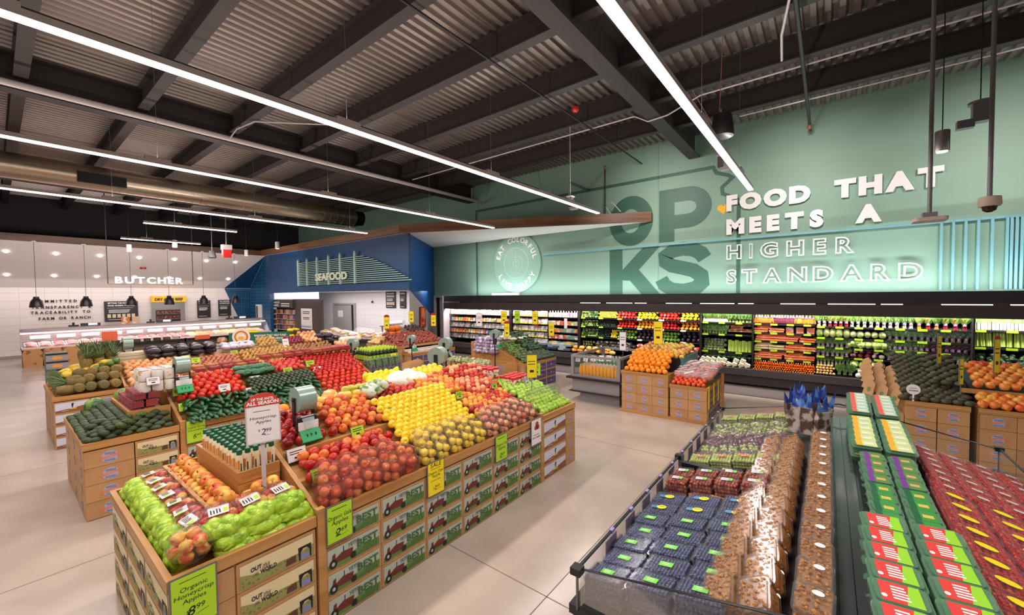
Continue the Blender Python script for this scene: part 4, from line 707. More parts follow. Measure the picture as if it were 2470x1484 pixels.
# honeycrisp stem sign with red header
s = tag(ob('stem_sign', None, None, (-2.99, .99, 1.43), (-.1, 0, pi / 2 - .25)), 'white honeycrisp price sign with red header on a pale post', 'price sign')
MB().box(.08, .105, .012, .024, -.6, -.02).build('post', [HOUS], s); MB().box(0, .2, 0, .012, -.25, 0).build('frame', [HOUS], s)
m = MB(); m.flat([(.008, -.242), (.192, -.242), (.192, -.002), (.008, -.002)], -.001, 0); m.lines(.045, .15, -.04, .003, -.002, 1); m.text('Honeycrisp', .1, -.09, .019, -.002, 1, None, 0, .1, .15, 'c'); m.text('Apples', .1, -.117, .019, -.002, 1, None, 0, .1, .09, 'c'); m.text('2', .085, -.195, .04, -.002, 1, None, 0, .15); m.text('99', .113, -.18, .024, -.002, 1, None, 0, .15); m.text('$', .07, -.17, .014, -.002, 1); m.lines(.1, .14, -.2, .0015, -.002, 1); m.build('card', [PAPER, INK], s)
m = MB(); hp = [(-.004, -.004), (.204, -.004), (.2, .03)] + [(.1 + .085 * math.cos(a), .03 + .05 * math.sin(a)) for a in [i * pi / 8 for i in range(9)]] + [(0, .03)]; m.prism([(p[0], p[1]) for p in hp], 'Y', -.004, .006, 0); m.text('UP THE ANTE,', .1, .033, .016, -.006, 1, None, .03, 0, .13, 'c'); m.text('ALL SEASON', .1, .006, .021, -.006, 1, None, .04, 0, .185, 'c'); m.build('header', [mat('header_red', (206, 62, 40), .5, noise=((196, 90, 30), 14, .5, .7)), WHITE], s)
card((xr - .53, 1.27, 1.04), PAPER, 'white price card clipped below the dark red apples', .14, .1); card((xr - .53, 1.77, 1.07), LIME, 'lime price card clipped below the large gala apples', .12, .09); card((xr - .28, 1.32, .94), LIME, 'lime price card standing at the end of the red tinted bags', .13, .1, tilt=-.5)
card((xr - .6, 2.16, 1.12), LIME, 'lime price card at the end of the yellow apple rows', .1, .1); card((xr - .72, 2.74, 1.16), YEL, 'yellow price card among the orange apples', .1, .07); card((xr - .55, 2.98, 1.12), LIME, 'lime price card above the loose orange red apples', .1, .08); card((xr - .5, 3.5, 1.12), LIME, 'lime price card leaning on the bright red apples', .1, .06); card((-3.1, 4.2, 1.08), PAPER, 'small white card before the lower group of jars', .1, .12)
bagroll((-3.27, 1.49, 1.34), 'green bag roll with tag box on the apple stand', .75)
bagroll((-4.0, 3.55, 1.36), 'green bag roll behind the yellow apple peak', .7, .45, False, 1.15)
flagsign(-2.95, 4.18, .95, 1.38, .14, YEL, 'tall yellow sign standing in the green apples', .9, None, .3); 
# ================================================================== TOMATO STAND (second island)
xr = -5.6
stand(xr, 1.25, 3.79, 'long wooden stand of tomatoes, cucumbers and zucchini')
cartons('tractor', 'pale print carton', 'front of the tomato stand', (xr, 1.27, 0), '+X', 6, .418, .168, 4, order='from the avocado bin')
endcap(xr, .48, 1.22, 'wooden end bin of avocados at the end of the tomato stand'); cartons('logo', 'kraft carton with round emblem', 'avocado bin by its corner', (xr, .49, 0), '+X', 1, .36, .168, 4); cartons('world', 'cream landscape print carton', 'aisle side of the avocado bin', (xr, .855, 0), '+X', 1, .36, .168, 4); cartons('logo', 'plain kraft carton', 'end face of the avocado bin', (xr - 1.54, .49, 0), '-Y', 3, .51, .168, 4, order='from the watermelons')
endcap(xr, 3.82, 4.57, 'wooden end bin with avocados and herbs beyond the tomato stand', True)
AVR = lambda r, c: (pi / 2 + RND.uniform(-.1, .1), 0, RND.uniform(-.25, .25)); AVX = lambda r, c: (RND.uniform(-.1, .1), pi / 2, RND.uniform(-.25, .25))
pile('avocado', AVOM, 'green avocado in the rows along the end rail of the avocado bin', 'avocado', 'avocados along the end rail', -7.0, -5.62, (.53, .765), (.82, .88), .082, .062, 'X', jit=.05, rot=lambda r, c: (1.2, 0, RND.uniform(-.3, .3)))
pile('avocado', AVOM, 'green avocado in the rows along the aisle rail of the avocado bin', 'avocado', 'avocados along the aisle rail', .52, 1.2, (xr - .05, .765), (xr - .3, .88), .1, .06, jit=.05, rot=AVR)
tray(-6.95, -5.93, .86, 1.22, .83, .93, 'wooden tray of red snack packs in the avocado bin')
REDB = mat('radish_red', (176, 30, 40), .4, rnd=[(160, 24, 34), (190, 44, 50)]); PK = clamshell(.16, .11, .085, REDB, None, (7, 5), .009)
for i in range(5):
    for k in range(3):
        for j in range(2):
            if k == 2 and j == 0 and i > 2: continue
            put('snack_pack', PK, 'clear pack of red radishes stacked in the avocado bin tray', 'snack pack', 'red snack packs', (-6.04 - i * .16, .93 + j * .12 + .02 * k, .855 + k * .088))
CANW = mat('can_white', (236, 228, 220), .35, noise=((220, 170, 110), 16, .6, .66)); cb = MB().lathe([(.05, 0), (.052, .005), (.052, .11), (.05, .115)], 18).mesh('can_body', [CANW]); cl = MB().lathe([(.045, .115), (.046, .122), (.03, .122)], 18).mesh('can_lid', [STEEL])
for i in range(3):
    for j in range(3):
        for k in range(2): put('canister', [('can_body', cb), ('can_lid', cl)], 'white canister in the double stack behind the red snack packs', 'canister', 'white canisters', (-6.02 - i * .11, 1.0 + .11 * j + .02, 1.1 + k * .125) if 1 else 0)
card((-5.95, 1.02, 1.27), PAPER, 'white price card in front of the white canisters', .12, .09)
wm = MB().blob(.1, .1, .095, 0, None, 14, 9).mesh('watermelon', [MELON])
for i, (x, y, z) in enumerate([(-6.98, .98, .92), (-7.0, 1.2, .95), (-6.95, .72, .86), (-6.72, 1.25, .95)]): put('watermelon', wm, 'small striped watermelon at the corner of the avocado bin, %s from the aisle end' % ORD[i], 'watermelon', 'small watermelons', (x, y, z), (RND.uniform(0, 3), 1, RND.uniform(0, 3)))
tm = ball('tomato', TOM, .043, .043, .035); tv = ball('tomato', TOMV, .033, .033, .03); tp = ball('tomato', TOMP, .045, .045, .036)
def toms(me, lab, g, *a, **k): return pile('tomato', me, lab, 'tomato', g, *a, **k)
ck = MB(); ck.tube([(0, -.13, 0), (0, -.11, .004), (0, -.04, .008), (0, .04, .008), (0, .11, .004), (0, .13, 0)], [.006, .02, .024, .024, .02, .006], 9); CKM = ck.mesh('cucumber', [CUKE]); zm = MB(); zm.tube([(0, -.085, 0), (0, -.075, 0), (0, 0, .0), (0, .07, 0), (0, .085, 0)], [.01, .022, .025, .02, .008], 9); ZM = zm.mesh('zucchini', [ZUC])
LABW = MB().box(-.012, .012, -.06, .06, .024, .0255).mesh('band', [PAPER])
pile('cucumber', [('skin', CKM), ('band', LABW)], 'wrapped cucumber with white band along the front rail of the tomato stand', 'cucumber', 'wrapped cucumbers', 1.28, 2.9, (xr - .06, .78), (xr - .36, .93), .11, .045, jit=.1, rot=lambda r, c: (RND.uniform(-.15, .15), RND.uniform(-.5, .5), RND.uniform(.9, 2.2)), size=(.85, 1.0))
pile('cucumber', CKM, 'bare cucumber end showing below the wrapped ones', 'cucumber', 'bare cucumbers', 1.3, 2.9, (xr - .04, .765), (xr - .08, .785), .07, .045, rot=(0, 0, pi / 2))
toms(tm, 'large red tomato in the heap beside the lime card', 'large red tomatoes', 1.29, 2.02, (xr - .4, .96), (xr - .72, 1.16), .088, .06); toms(tm, 'red tomato in the lower heap at the far end of the stand', 'red tomatoes, lower heap', 2.9, 3.74, (xr - .05, .79), (xr - .42, .97), .088, .075)
toms(tv, 'small red tomato in the upper heap at the far end of the stand', 'small red tomatoes, upper heap', 2.92, 3.74, (xr - .45, 1.0), (xr - .88, 1.2), .068, .062); toms(tp, 'pinkish tomato behind the dark zucchini', 'pinkish tomatoes', 2.42, 2.9, (xr - .66, 1.09), (xr - .86, 1.18), .09, .06)
toms(tv, 'small red tomato behind the pinkish tomatoes', 'small red tomatoes behind pinkish ones', 2.7, 3.2, (xr - .88, 1.19), (xr - .98, 1.24), .066, .05)
pile('zucchini', ZM, 'dark zucchini in the rows at the middle of the tomato stand', 'zucchini', 'dark zucchini', 2.04, 2.9, (xr - .38, .95), (xr - .56, 1.05), .06, .045, jit=.03, rot=lambda r, c: (0, 0, pi / 2 + RND.uniform(-.1, .1)))
GBAG = mat('green_net_bag', (30, 110, 70), .4, noise=((56, 84, 40), 22, .48, .58)); gbm = MB().blob(.08, .1, .05, 0, None, 10, 7, .14, 9).mesh('bag', [GBAG])
for i in range(10): put('produce_bag', gbm, 'green net bag of small avocados behind the zucchini', 'bag of produce', 'green net bags', (xr - .66 - .08 * (i % 2), 2.04 + (i // 2) * .085, 1.12 + .045 * (i % 2)), (RND.uniform(-.2, .2), 0, RND.uniform(0, 6)))
GT = mat('grape_tomato', (196, 46, 34), .25, rnd=[(190, 36, 30), (206, 60, 36), (222, 150, 40)]); GTP = clamshell(.16, .12, .06, GT, None, (8, 6), .01)
for i in range(15):
    for k in range(2): put('tomato_pack', GTP, 'clear pack of grape tomatoes on the peak of the tomato stand', 'tomato pack', 'grape tomato packs', (xr - .93 - .13 * k, 1.5 + i * .158, 1.17 + .02 * k + (.062 if i > 5 else 0)), (0, 0, RND.uniform(-.08, .08)))
for i in range(4): put('tomato_pack', GTP, 'clear pack of grape tomatoes near the bag roll on the tomato stand', 'tomato pack', 'grape tomato packs by the roll', (xr - .75, 1.32 + (i % 2) * .17, 1.1 + .065 * (i // 2)))
for i in range(4): put('tomato_pack', GTP, 'wide clear pack of red tomatoes at the far end peak', 'tomato pack', 'tomato packs at the far peak', (xr - .86, 3.16 + i * .16, 1.26), (0, 0, pi / 2))
sign('+X', (xr + .02, 1.27, .785), .185, .26, LIME, [('|', .14, .004, 0), ('Organic Slicing', .36, .02, 0), ('Cucumbers', .48, .02, 0), ('5.99', .8, .045, 0)], 'lime sign on the tomato stand rail below the cucumbers')
sign('+X', (xr + .02, 2.92, .75), .34, .12, PAPER, [('|', .3, .004, 0), ('Roma Tomatoes', .6, .02, 0)], 'long white card on the far part of the tomato stand rail')
for i, (x, y, z, c, lab) in enumerate([(-.3, 1.28, .93, LIME, 'lime price card between cucumbers and large tomatoes'), (-.5, 1.27, 1.08, LIME, 'lime price card beside the tag box on the tomato stand'), (-.35, 1.98, .97, PAPER, 'white price card at the start of the zucchini'), (-.54, 2.1, 1.08, PAPER, 'white price card below the green net bags'), (-.6, 2.55, 1.12, LIME, 'lime price card below the pinkish tomatoes'), (-.55, 2.95, 1.08, PAPER, 'white price card between zucchini and small tomatoes'), (-.66, 2.9, 1.17, LIME, 'lime price card between pinkish and small tomatoes'), (-.4, 1.7, 1.06, PAPER, 'white price card in the large tomatoes')]): card((xr + x, y, z), c, lab, .13, .1, seed=i)
bagroll((-6.0, 1.35, 1.36), 'green bag roll with tag box on the tomato stand', .8)
bagroll((-7.3, 4.3, 1.22), 'green bag roll beyond the tomato stand', .6, .5, False)
pile('avocado', AVOM2, 'dark avocado in the rows of the bin beyond the tomato stand', 'avocado', 'avocados beyond the tomatoes', 3.86, 4.55, (xr - .05, .77), (xr - .34, .90), .082, .055, jit=.05, rot=AVR)
HERB = mat('herb_bag', (120, 146, 112), .3, noise=((60, 92, 56), 60, .45, .6)); PURP = mat('label_purple', (122, 56, 150), .5); hm = MB().bbox(-.06, .06, -.05, .05, 0, .2, 0, .03).mesh('bag', [HERB]); hl = MB().disc(0, .05, .03, .035, -.0515, 0, 12).mesh('sticker', [PURP])
for i in range(5):
    for j in range(2): put('herb_bag', [('bag', hm), ('sticker', hl)], 'clear bag of green herbs beyond the tomato stand', 'herb bag', 'herb bags', (xr - .45 - .1 * j, 3.9 + i * .13, .88), (0, -.12, pi / 2))
LCAP = mat('cap_lime', (184, 214, 40), .4); GLB = mat('bottle_green', (26, 40, 26), .25); YLB = mat('label_lime', (176, 200, 50), .5)
ob1 = MB().lathe([(.03, 0), (.032, .01), (.032, .13), (.03, .14), (.014, .17)], 12).mesh('body', [GLB]); ob2 = MB().lathe([(.0325, .02), (.0325, .1)], 12).mesh('label', [YLB]); ob3 = MB().lathe([(.014, .168), (.015, .215), (.01, .22)], 10).mesh('cap', [LCAP])
s = thing('display_riser', 'wooden riser below the lime capped bottles', 'riser'); MB().box(-6.7, -6.12, 3.9, 4.55, .69, 1.02).build('box', [BINW], s)
for i in range(8):
    for j in range(6): put('juice_bottle', [('body', ob1), ('label', ob2), ('cap', ob3)], 'dark juice bottle with lime cap behind the herb bags', 'bottle', 'lime capped bottles', (-6.16 - j * .075, 3.94 + i * .075, 1.02))
card((-6.1, 4.3, 1.12), YEL, 'yellow price card before the lime capped bottles', .12, .09)
kb = MB(); kb.prism([(-.07, 0), (.07, 0), (.075, .2), (.0, .23), (-.075, .2)], 'Y', -.03, .03); KBM = kb.mesh('kraft_bag', [KRAFT])
for i in range(6): put('kraft_bag', KBM, 'brown kraft bag standing between avocados and yellow apples', 'paper bag', 'kraft bags by the yellow apples', (xr + .02 - .02 * i, 4.24 + .065 * i, .8 - .0 * i), (-.15, .1, pi / 2 - .5))
# ================================================================== POTATO STAND (third island)
xr = -8.65
stand(xr, 1.25, 4.6, 'long wooden stand of onions, potatoes and eggplants'); cartons('logo', 'kraft carton', 'front of the potato stand', (xr, 1.27, 0), '+X', 4, .418, .168, 4, order='from the pineapple bin')
endcap(xr, .48, 1.22, 'wooden end bin of pineapples, papayas and mangoes'); cartons('land', 'harvest picture carton', 'aisle side of the pineapple bin', (xr, .49, 0), '+X', 1, .36, .168, 4); cartons('logo', 'kraft carton', 'aisle side of the pineapple bin', (xr, .855, 0), '+X', 1, .36, .168, 4); cartons('logo', 'plain kraft carton', 'end face of the pineapple bin', (xr - 1.54, .49, 0), '-Y', 3, .51, .168, 4, order='from the wall side')
pb = MB().lathe([(.03, -.1), (.06, -.09), (.072, -.03), (.072, .04), (.055, .09), (.02, .1)], 14).mesh('fruit_body', [PINE]); pc = MB()
for i in range(26): a = i * 2.4; t = .3 + i * .026; q = T(0, 0, .085, 0, 0, a) @ Mx.Rotation(.95 - t * .8, 4, 'Y'); pc.add([(0, -.012, 0), (0, .012, 0), (.01, .008, .08), (.03, 0, .15 + .04 * (i % 3)), (.01, -.008, .08)], [(0, 1, 2, 3), (0, 3, 4)], 0, q)
PCM = pc.mesh('crown', [PCROWN])
for i in range(8):
    for k in range(2): put('pineapple', [('fruit_body', pb), ('crown', PCM)] if k else pb, 'pineapple lying with its base to the aisle along the rail of the pineapple bin', 'pineapple', 'pineapples lying along the rail', (-8.78 - i * .17 - .06 * k, .62 + .12 * k, .82 + .09 * k), (1.45 + RND.uniform(-.1, .1), RND.uniform(-.2, .2), RND.uniform(-.25, .25)))
for i in range(4): put('pineapple', pb, 'pineapple lying along the aisle side of the pineapple bin', 'pineapple', 'pineapples at the aisle side', (-8.78, .75 + i * .13, .83), (1.5, 0, pi / 2 + RND.uniform(-.2, .2)))
for k, (x, z) in enumerate(((-8.9, .94), (-9.03, 1.02))):
    for i in range(4): put('pineapple', pb, 'pineapple lying in the upper rows of the aisle side of its bin', 'pineapple', 'pineapples in the upper aisle rows', (x, .74 + i * .135 + .05 * k, z), (1.5, 0, pi / 2 + RND.uniform(-.25, .25)))
pm = MB().lathe([(.02, -.13), (.055, -.1), (.065, -.03), (.05, .07), (.02, .13)], 12).mesh('papaya', [PAPA])
for i in range(16): put('papaya', pm, 'yellow papaya in the heap above the pineapples', 'papaya', 'yellow papayas', (-9.2 - .17 * (i % 5), .74 + .13 * (i // 5), .96 + .05 * (i // 5)), (1.4 + RND.uniform(-.2, .2), RND.uniform(-.4, .4), .7 + RND.uniform(-.5, .5)))
mg = MB().blob(.048, .065, .048, 0, None, 12, 8).mesh('mango', [MANGO])
pile('mango', mg, 'green mango in the rows between papayas and onions', 'mango', 'green mangoes', -9.3, -9.05, (.98, 1.06), (1.22, 1.13), .11, .085, 'X', rot=lambda r, c: (0, 0, 1.2 + RND.uniform(-.3, .3)), jit=.06)
for i in range(9): put('pineapple', [('fruit_body', pb), ('crown', PCM)], 'upright pineapple with crown standing behind the mangoes', 'pineapple', 'upright pineapples', (-9.3 - .17 * (i // 3), .9 + .15 * (i % 3), 1.1 + .06 * (i // 3)), (RND.uniform(-.1, .1), RND.uniform(-.1, .1), RND.uniform(0, 6)))
s = thing('display_riser', 'wooden riser inside the pineapple bin', 'riser'); MB().prism([(.56, .69), (1.2, .69), (1.2, 1.0), (.98, .98), (.7, .84)], 'X', -10.1, -8.98).build('box', [BINW], s)
on = MB().lathe([(.008, -.042), (.03, -.036), (.046, -.008), (.044, .016), (.02, .036), (.008, .05)], 12).mesh('onion', [ONION]); po = ball('potato', POT, .042, .033, .028, 10, 7, .04); pr = ball('potato', POTR, .038, .032, .028, 10, 7, .04); pbn = ball('potato', POTB, .05, .034, .03, 10, 7, .04)
pile('onion', on, 'yellow onion in the heap beside the mangoes', 'onion', 'yellow onions', 1.28, 2.05, (xr - .04, .78), (xr - .6, 1.06), .088, .065, rot=lambda r, c: (RND.uniform(0, 1.2), RND.uniform(0, 1.2), RND.uniform(0, 6)))
pile('potato', pr, 'small reddish potato in the heap after the onions', 'potato', 'reddish potatoes', 2.08, 2.95, (xr - .04, .78), (xr - .55, 1.03), .075, .055)
pile('potato', po, 'yellow potato in the long middle heap', 'potato', 'yellow potatoes', 2.97, 4.0, (xr - .04, .78), (xr - .6, 1.07), .075, .055)
pile('potato', pbn, 'brown potato in the heap at the far end', 'potato', 'brown potatoes', 4.0, 4.85, (xr - .1, .82), (xr - .6, 1.07), .08, .055)
EGB = mat('eggplant_bag', (44, 38, 46), .22, rnd=[(40, 34, 42), (58, 50, 60)], noise=((120, 112, 122), 26, .62, .72)); egm = MB().blob(.1, .12, .06, 0, None, 12, 7, .1, 4).mesh('bag', [EGB])
for i in range(20): put('produce_bag', egm, 'dark bag of eggplants on the peak of the potato stand', 'bag of produce', 'dark eggplant bags', (xr - .72 - .12 * (i % 2), 1.72 + (i // 2 // 2) * .21, 1.14 + .075 * ((i // 2) % 2) + .03 * (i % 2)), (0, 0, RND.uniform(0, 6)))
PWB = mat('pale_bag', (214, 208, 222), .3, noise=((150, 60, 70), 22, .58, .64)); pwm = MB().blob(.09, .11, .055, 0, None, 10, 7, .1, 8).mesh('bag', [PWB])
for i in range(8): put('produce_bag', pwm, 'pale printed bag of garlic below the green banana sign', 'bag of produce', 'pale garlic bags', (xr - .74 - .1 * (i % 2), 2.82 + (i // 2) * .14, 1.16 + .04 * (i % 2)), (0, 0, RND.uniform(0, 6)))
pile('potato', po, 'yellow potato in the small heap on the peak', 'potato', 'yellow potatoes on the peak', 3.38, 3.78, (xr - .68, 1.14), (xr - .9, 1.27), .075, .05); RON = mat('red_onion_skin', (140, 26, 54), .35); pile('red_onion', ball('red_onion', RON, .034), 'red pearl onion in the small heap on the peak', 'onion', 'red onions on the peak', 3.95, 4.3, (xr - .68, 1.14), (xr - .88, 1.24), .062, .05); pile('onion', on, 'brown onion at the far end of the peak', 'onion', 'brown onions on the peak', 4.3, 4.7, (xr - .66, 1.14), (xr - 1.0, 1.3), .085, .06)
for i in range(10): put('produce_bag', egm, 'black bag of prunes at the far end of the potato stand', 'bag of produce', 'black bags at the far end', (xr - .78 - .12 * (i % 2), 4.72 + (i // 4) * .2, 1.14 + .08 * ((i // 2) % 2)), (0, 0, RND.uniform(0, 6)))
for i in range(4): put('produce_bag', wbm, 'white printed bag beyond the potato stand', 'bag of produce', 'white bags beyond the potatoes', (xr - .6, 5.2 + i * .12, 1.1), (0, 0, i)); 
pile('onion', on, 'pale onion beyond the bag roll at the far end', 'onion', 'pale onions at the far end', 4.9, 5.3, (xr - .2, .9), (xr - .5, 1.05), .085, .06)
endcap(xr, 4.63, 5.5, 'wooden end bin at the far end of the potato stand', True)
bagroll((-9.75, 1.45, 1.37), 'green bag roll with tag box behind the yellow onions', .9)
BSK = mat('basket_cream', (206, 196, 160), .6)
for i in range(4): tag(MB().bbox(-.16, .16, -.35, .35, 0, .05, 0, .02, T(-9.6, 1.62, 1.0 + i * .055)).build('stacked_basket', [BSK]), 'cream basket in the nested stack behind the onions, %s from bottom' % ORD[i], 'basket', 'nested cream baskets')
for i, (y, x, c, lab) in enumerate([(2.08, -.6, LIME, 'lime card below the eggplant bags'), (2.85, -.62, LIME, 'lime card below the garlic bags'), (3.82, -.64, PAPER, 'white card between yellow potatoes and red onions'), (4.6, -.6, LIME, 'lime card below the black bags'), (2.1, -.1, LIME, 'lime card at the end of the onions')]): card((xr + x, y, 1.12 + (.12 if c == PAPER else -.02)), c, lab, .13, .1 if c == LIME else .2, seed=i)
# green banana sign
BSG = mat('banner_green', (30, 108, 84), .5); s = tag(ob('banana_banner', None, None, (-11.6, 3.55, 1.02), (0, 0, math.radians(52))), 'green banner with rainbow roundel reading bananas that help fund student scholarships', 'sign')
MB().box(0, 1.35, 0, .02, 0, .25).build('board', [BSG], s); m = MB(); m.disc(.27, .15, .2, .2, -.004, 0, 24); m.disc(.27, .15, .15, .15, -.006, 1, 24); m.disc(.27, .15, .125, .125, -.008, 2, 24); m.disc(.27, .15, .1, .1, -.01, 0, 24); m.disc(.27, .12, .07, .045, -.012, 2, 16); m.build('roundel', [PAPER, mat('rain_red', (200, 90, 50), .5), mat('rain_yellow', (240, 190, 40), .5)], s)
m = MB(); m.text('BANANAS THAT HELP FUND', .56, .145, .05, -.004, 0, None, .03, 0, .72); m.text('STUDENT SCHOLARSHIPS.', .58, .065, .05, -.004, 0, None, .03, 0, .66); m.lines(.56, 1.3, .03, .008, -.004, 0); m.build('lettering', [PAPER], s)
for z, x in ((.0, .1), (0, 1.2)): MB().box(x, x + .03, .02, .04, -1.02, .1).build('post', [BLACK], s)
# ================================================================== LEFT BACKGROUND
GREYBX = mat('carton_grey', (150, 146, 150), .6); YPR = mat('carton_yellow_print', (226, 160, 50), .6)
bc_ = MB().box(0, .34, 0, .4, 0, .18, 0).box(0, .34, -.002, 0, .13, .17, 2); bc_.flat([(.08, .03), (.26, .03), (.24, .1), (.12, .11)], -.003, 1); BCM = bc_.mesh('carton', [GREYBX, YPR, DARK])
for k in range(5): put('carton', BCM, 'grey carton with yellow print stacked beside the black rack, %s from the floor' % ORD[k], 'carton', 'banana cartons', (-14.0, .71, k * .184), (0, 0, pi / 2))
s = thing('black_rack', 'low black metal rack with packs behind the pineapples', 'rack', (-14.0, 1.36, 0), math.radians(90))
for x in (0, 1.9):
    for y in (0, .7): MB().box(x - .03, x + .03, y - .03, y + .03, 0, 1.04).build('post', [BLACK], s)
for z in (.4, .7, .98): MB().box(0, 1.9, 0, .7, z, z + .03).build('shelf', [GREYM], s); MB().box(0, 1.9, -.03, 0, z - .03, z + .05).build('shelf_edge', [BLACK], s)
PKB = mat('dark_pack', (70, 56, 48), .4, rnd=[(60, 48, 40), (120, 96, 70), (196, 176, 140)]); pk = MB().bbox(-.08, .08, -.06, .06, 0, .09, 0, .015).mesh('pack', [PKB])
for i in range(9):
    for z in (.73, 1.01): put('snack_pack', pk, 'dark snack pack on the black rack, %s shelf' % ('middle' if z < .8 else 'top'), 'snack pack', 'packs on the black rack %s shelf' % ('middle' if z < .8 else 'top'), (-14.12, 1.48 + i * .2, z), (0, 0, RND.uniform(-.2, .2)))
s = thing('chest_freezer', 'long dark glass topped chest freezer in front of the butcher counter', 'freezer', (0, 0, 0)); MB().box(-14.9, -13.4, 3.0, 7.2, 0, .62).build('body', [BLACK], s); MB().box(-14.95, -13.35, 2.95, 7.25, .66, .72).build('rim', [BLACK], s)
for i in range(4): MB().box(-14.9, -13.42, 3.0 + i * 1.05, 4.0 + i * 1.05, .70, .725).build('glass_lid', [mat('smoky_lid', (96, 84, 76), .15, .3)], s)
GRB = mat('green_lettuce_bag', (90, 150, 80), .4, noise=((190, 214, 180), 12, .5, .6)); gb2 = MB().blob(.11, .09, .06, 0, None, 10, 6, .12, 5).mesh('bag', [GRB])
s = thing('low_case', 'low steel fronted cooler of bagged greens behind the eggplants', 'cooler case'); MB().box(-12.9, -12.1, 2.0, 6.0, 0, .62).build('body', [GREYM], s); MB().box(-12.12, -12.08, 2.0, 6.0, .6, .7).build('rim_rail', [HOUS], s)
for i in range(17): put('produce_bag', gb2, 'bag of green leaves in the low cooler behind the eggplants', 'bag of produce', 'bags in the low cooler', (-12.4 - .12 * (i % 2), 2.1 + i * .225, .68), (0, 0, RND.uniform(0, 6)))
s = thing('sign_pair', 'pink and yellow cards standing on the chest freezer', 'price sign', (-14.2, 4.6, 0), math.radians(52)); MB().box(0, .3, 0, .01, .74, 1.05).build('pink_card', [mat('pink_card', (240, 170, 150), .6)], s); MB().box(.22, .5, .06, .07, .74, 1.12).build('yellow_card', [YEL], s)
# butcher counter
s = thing('butcher_counter', 'long glass fronted butcher counter with steel top below white tiles', 'counter', (-20.3, 0, 0)); KICK = mat('kick_brown', (110, 84, 70), .6)
MB().box(-1.2, -.12, .56, 7.88, 0, .45).build('base', [KICK], s); MB().box(-1.25, .0, .54, 7.9, .45, .53).build('deck', [BLACK], s); MB().box(-1.25, -.02, .54, 7.9, .53, .56).build('deck_liner', [WHITEP], s)
MB().box(-.02, .02, .54, 7.9, .53, .6).build('bumper', [mat('rail_pale', (232, 216, 210), .4)], s); MB().box(-1.3, -.75, .54, 7.9, 1.13, 1.17).build('top', [STEEL], s); MB().box(-.82, -.66, .54, 7.9, 1.0, 1.04).build('light_strip', [mat('case_glow', (255, 236, 240), .5, emit=3)], s)
MB().prism([(-.0, .58), (-.66, 1.06), (-.66, 1.05), (-.01, .57)], 'Y', .56, 7.88).build('front_glass', [GLASS], s); MB().box(-1.3, -1.26, .54, 7.9, .53, 1.13).build('panel', [WHITEP], s)
for y in (.54, 7.86): MB().prism([(0, .55), (-.66, 1.08), (-1.25, 1.15), (-1.25, .55)], 'Y', y, y + .04).build('panel', [GLASS], s)
for i in range(12): MB().box(-1.0, -.85, .75 + i * .6, 1.2 + i * .6, .82, .93).build('paper_roll', [WHITEP], s)
area('case_light', (-21.0, 4.2, .99), .12, 7.2, 60, (1, .86, .88))
MEAT = mat('meat_red', (206, 66, 64), .4, rnd=[(200, 56, 56), (220, 96, 90), (232, 150, 140), (190, 60, 50)], noise=((236, 180, 170), 20, .55, .7)); tr_ = MB().bbox(-.22, .22, -.14, .14, 0, .03, 0, .02).mesh('dish', [WHITEP]); mt_ = MB().blob(.2, .125, .06, 0, T(0, 0, .035), 12, 6, .14, 6, (0, 0, 0), .8).mesh('meat', [MEAT])
SAU = mat('sausage', (206, 120, 70), .4, rnd=[(190, 84, 56), (230, 190, 120), (240, 210, 170), (220, 120, 60)]); sa_ = MB()
for i in range(5): sa_.tube([(-.2, -.1 + i * .05, .045), (.2, -.1 + i * .05, .045)], .022, 6)
sa_ = sa_.mesh('sausages', [SAU]); trY = MB().bbox(-.22, .22, -.14, .14, 0, .03, 0, .02).mesh('dish', [mat('dish_yellow', (240, 196, 50), .5)])
for i in range(23):
    for k in range(2):
        yel = i > 13; put('meat_tray', [('dish', trY if yel and i % 3 == 0 else tr_), ('sausages', sa_) if yel else ('meat', mt_)], ('tray of sausages' if yel else 'tray of red meat') + ' in the butcher counter, %s row' % ('front', 'inner')[k], 'meat tray', ('sausage' if yel else 'meat') + ' trays %s row' % ('front', 'inner')[k], (-20.56 - .46 * k, .75 + i * .31, .57 + .05 * k), (0, .2, 0))
for i, y in enumerate((2.2, 4.3, 7.0)):
    s = thing('counter_scale', 'dark label scale with lit screen on the butcher counter, %s from the counter end' % ORD[i], 'scale', (-21.3, y, 1.17), math.radians(80)); MB().bbox(-.25, .25, -.12, .12, 0, .1, 0, .03).build('body', [CHAR], s); MB().box(-.05, .18, -.13, -.12, .03, .1).build('screen', [mat('screen_glow', (190, 220, 255), .4, emit=2)], s); MB().box(-.55, -.3, -.08, .08, 0, .05).build('tray', [DARK], s); MB().box(-.46, -.4, -.02, .02, .05, .14).build('knob', [DARK], s)
for i, (y, z) in enumerate([(3.05, 1.24), (3.35, 1.24)]): tag(MB().box(-21.5, -21.48, y, y + .24, z - .07, z + .2).build('recipe_card', [mat(('card_orange_print', 'card_tan_print')[i], ((214, 120, 60), (214, 184, 150))[i], .6, noise=((240, 220, 200), 6, .5, .6))]), ('orange', 'tan')[i] + ' recipe card standing on the butcher counter', 'card')
for i in range(3):
    s = put('paper_sack', [('bag', MB().prism([(-.2, 0), (.2, 0), (.22, .42), (.16, .56), (-.18, .56), (-.22, .4)], 'Y', -.12, .12).mesh('bag', [mat('sack_kraft', (188, 134, 84), .7, noise=((130, 90, 60), 7, .56, .62))]))], 'brown paper charcoal sack standing by the butcher counter end, %s from the aisle end' % ORD[i], 'sack', 'charcoal sacks', (-20.1, .75 + .42 * i, 0), (0, 0, pi / 2 + .1 * i))
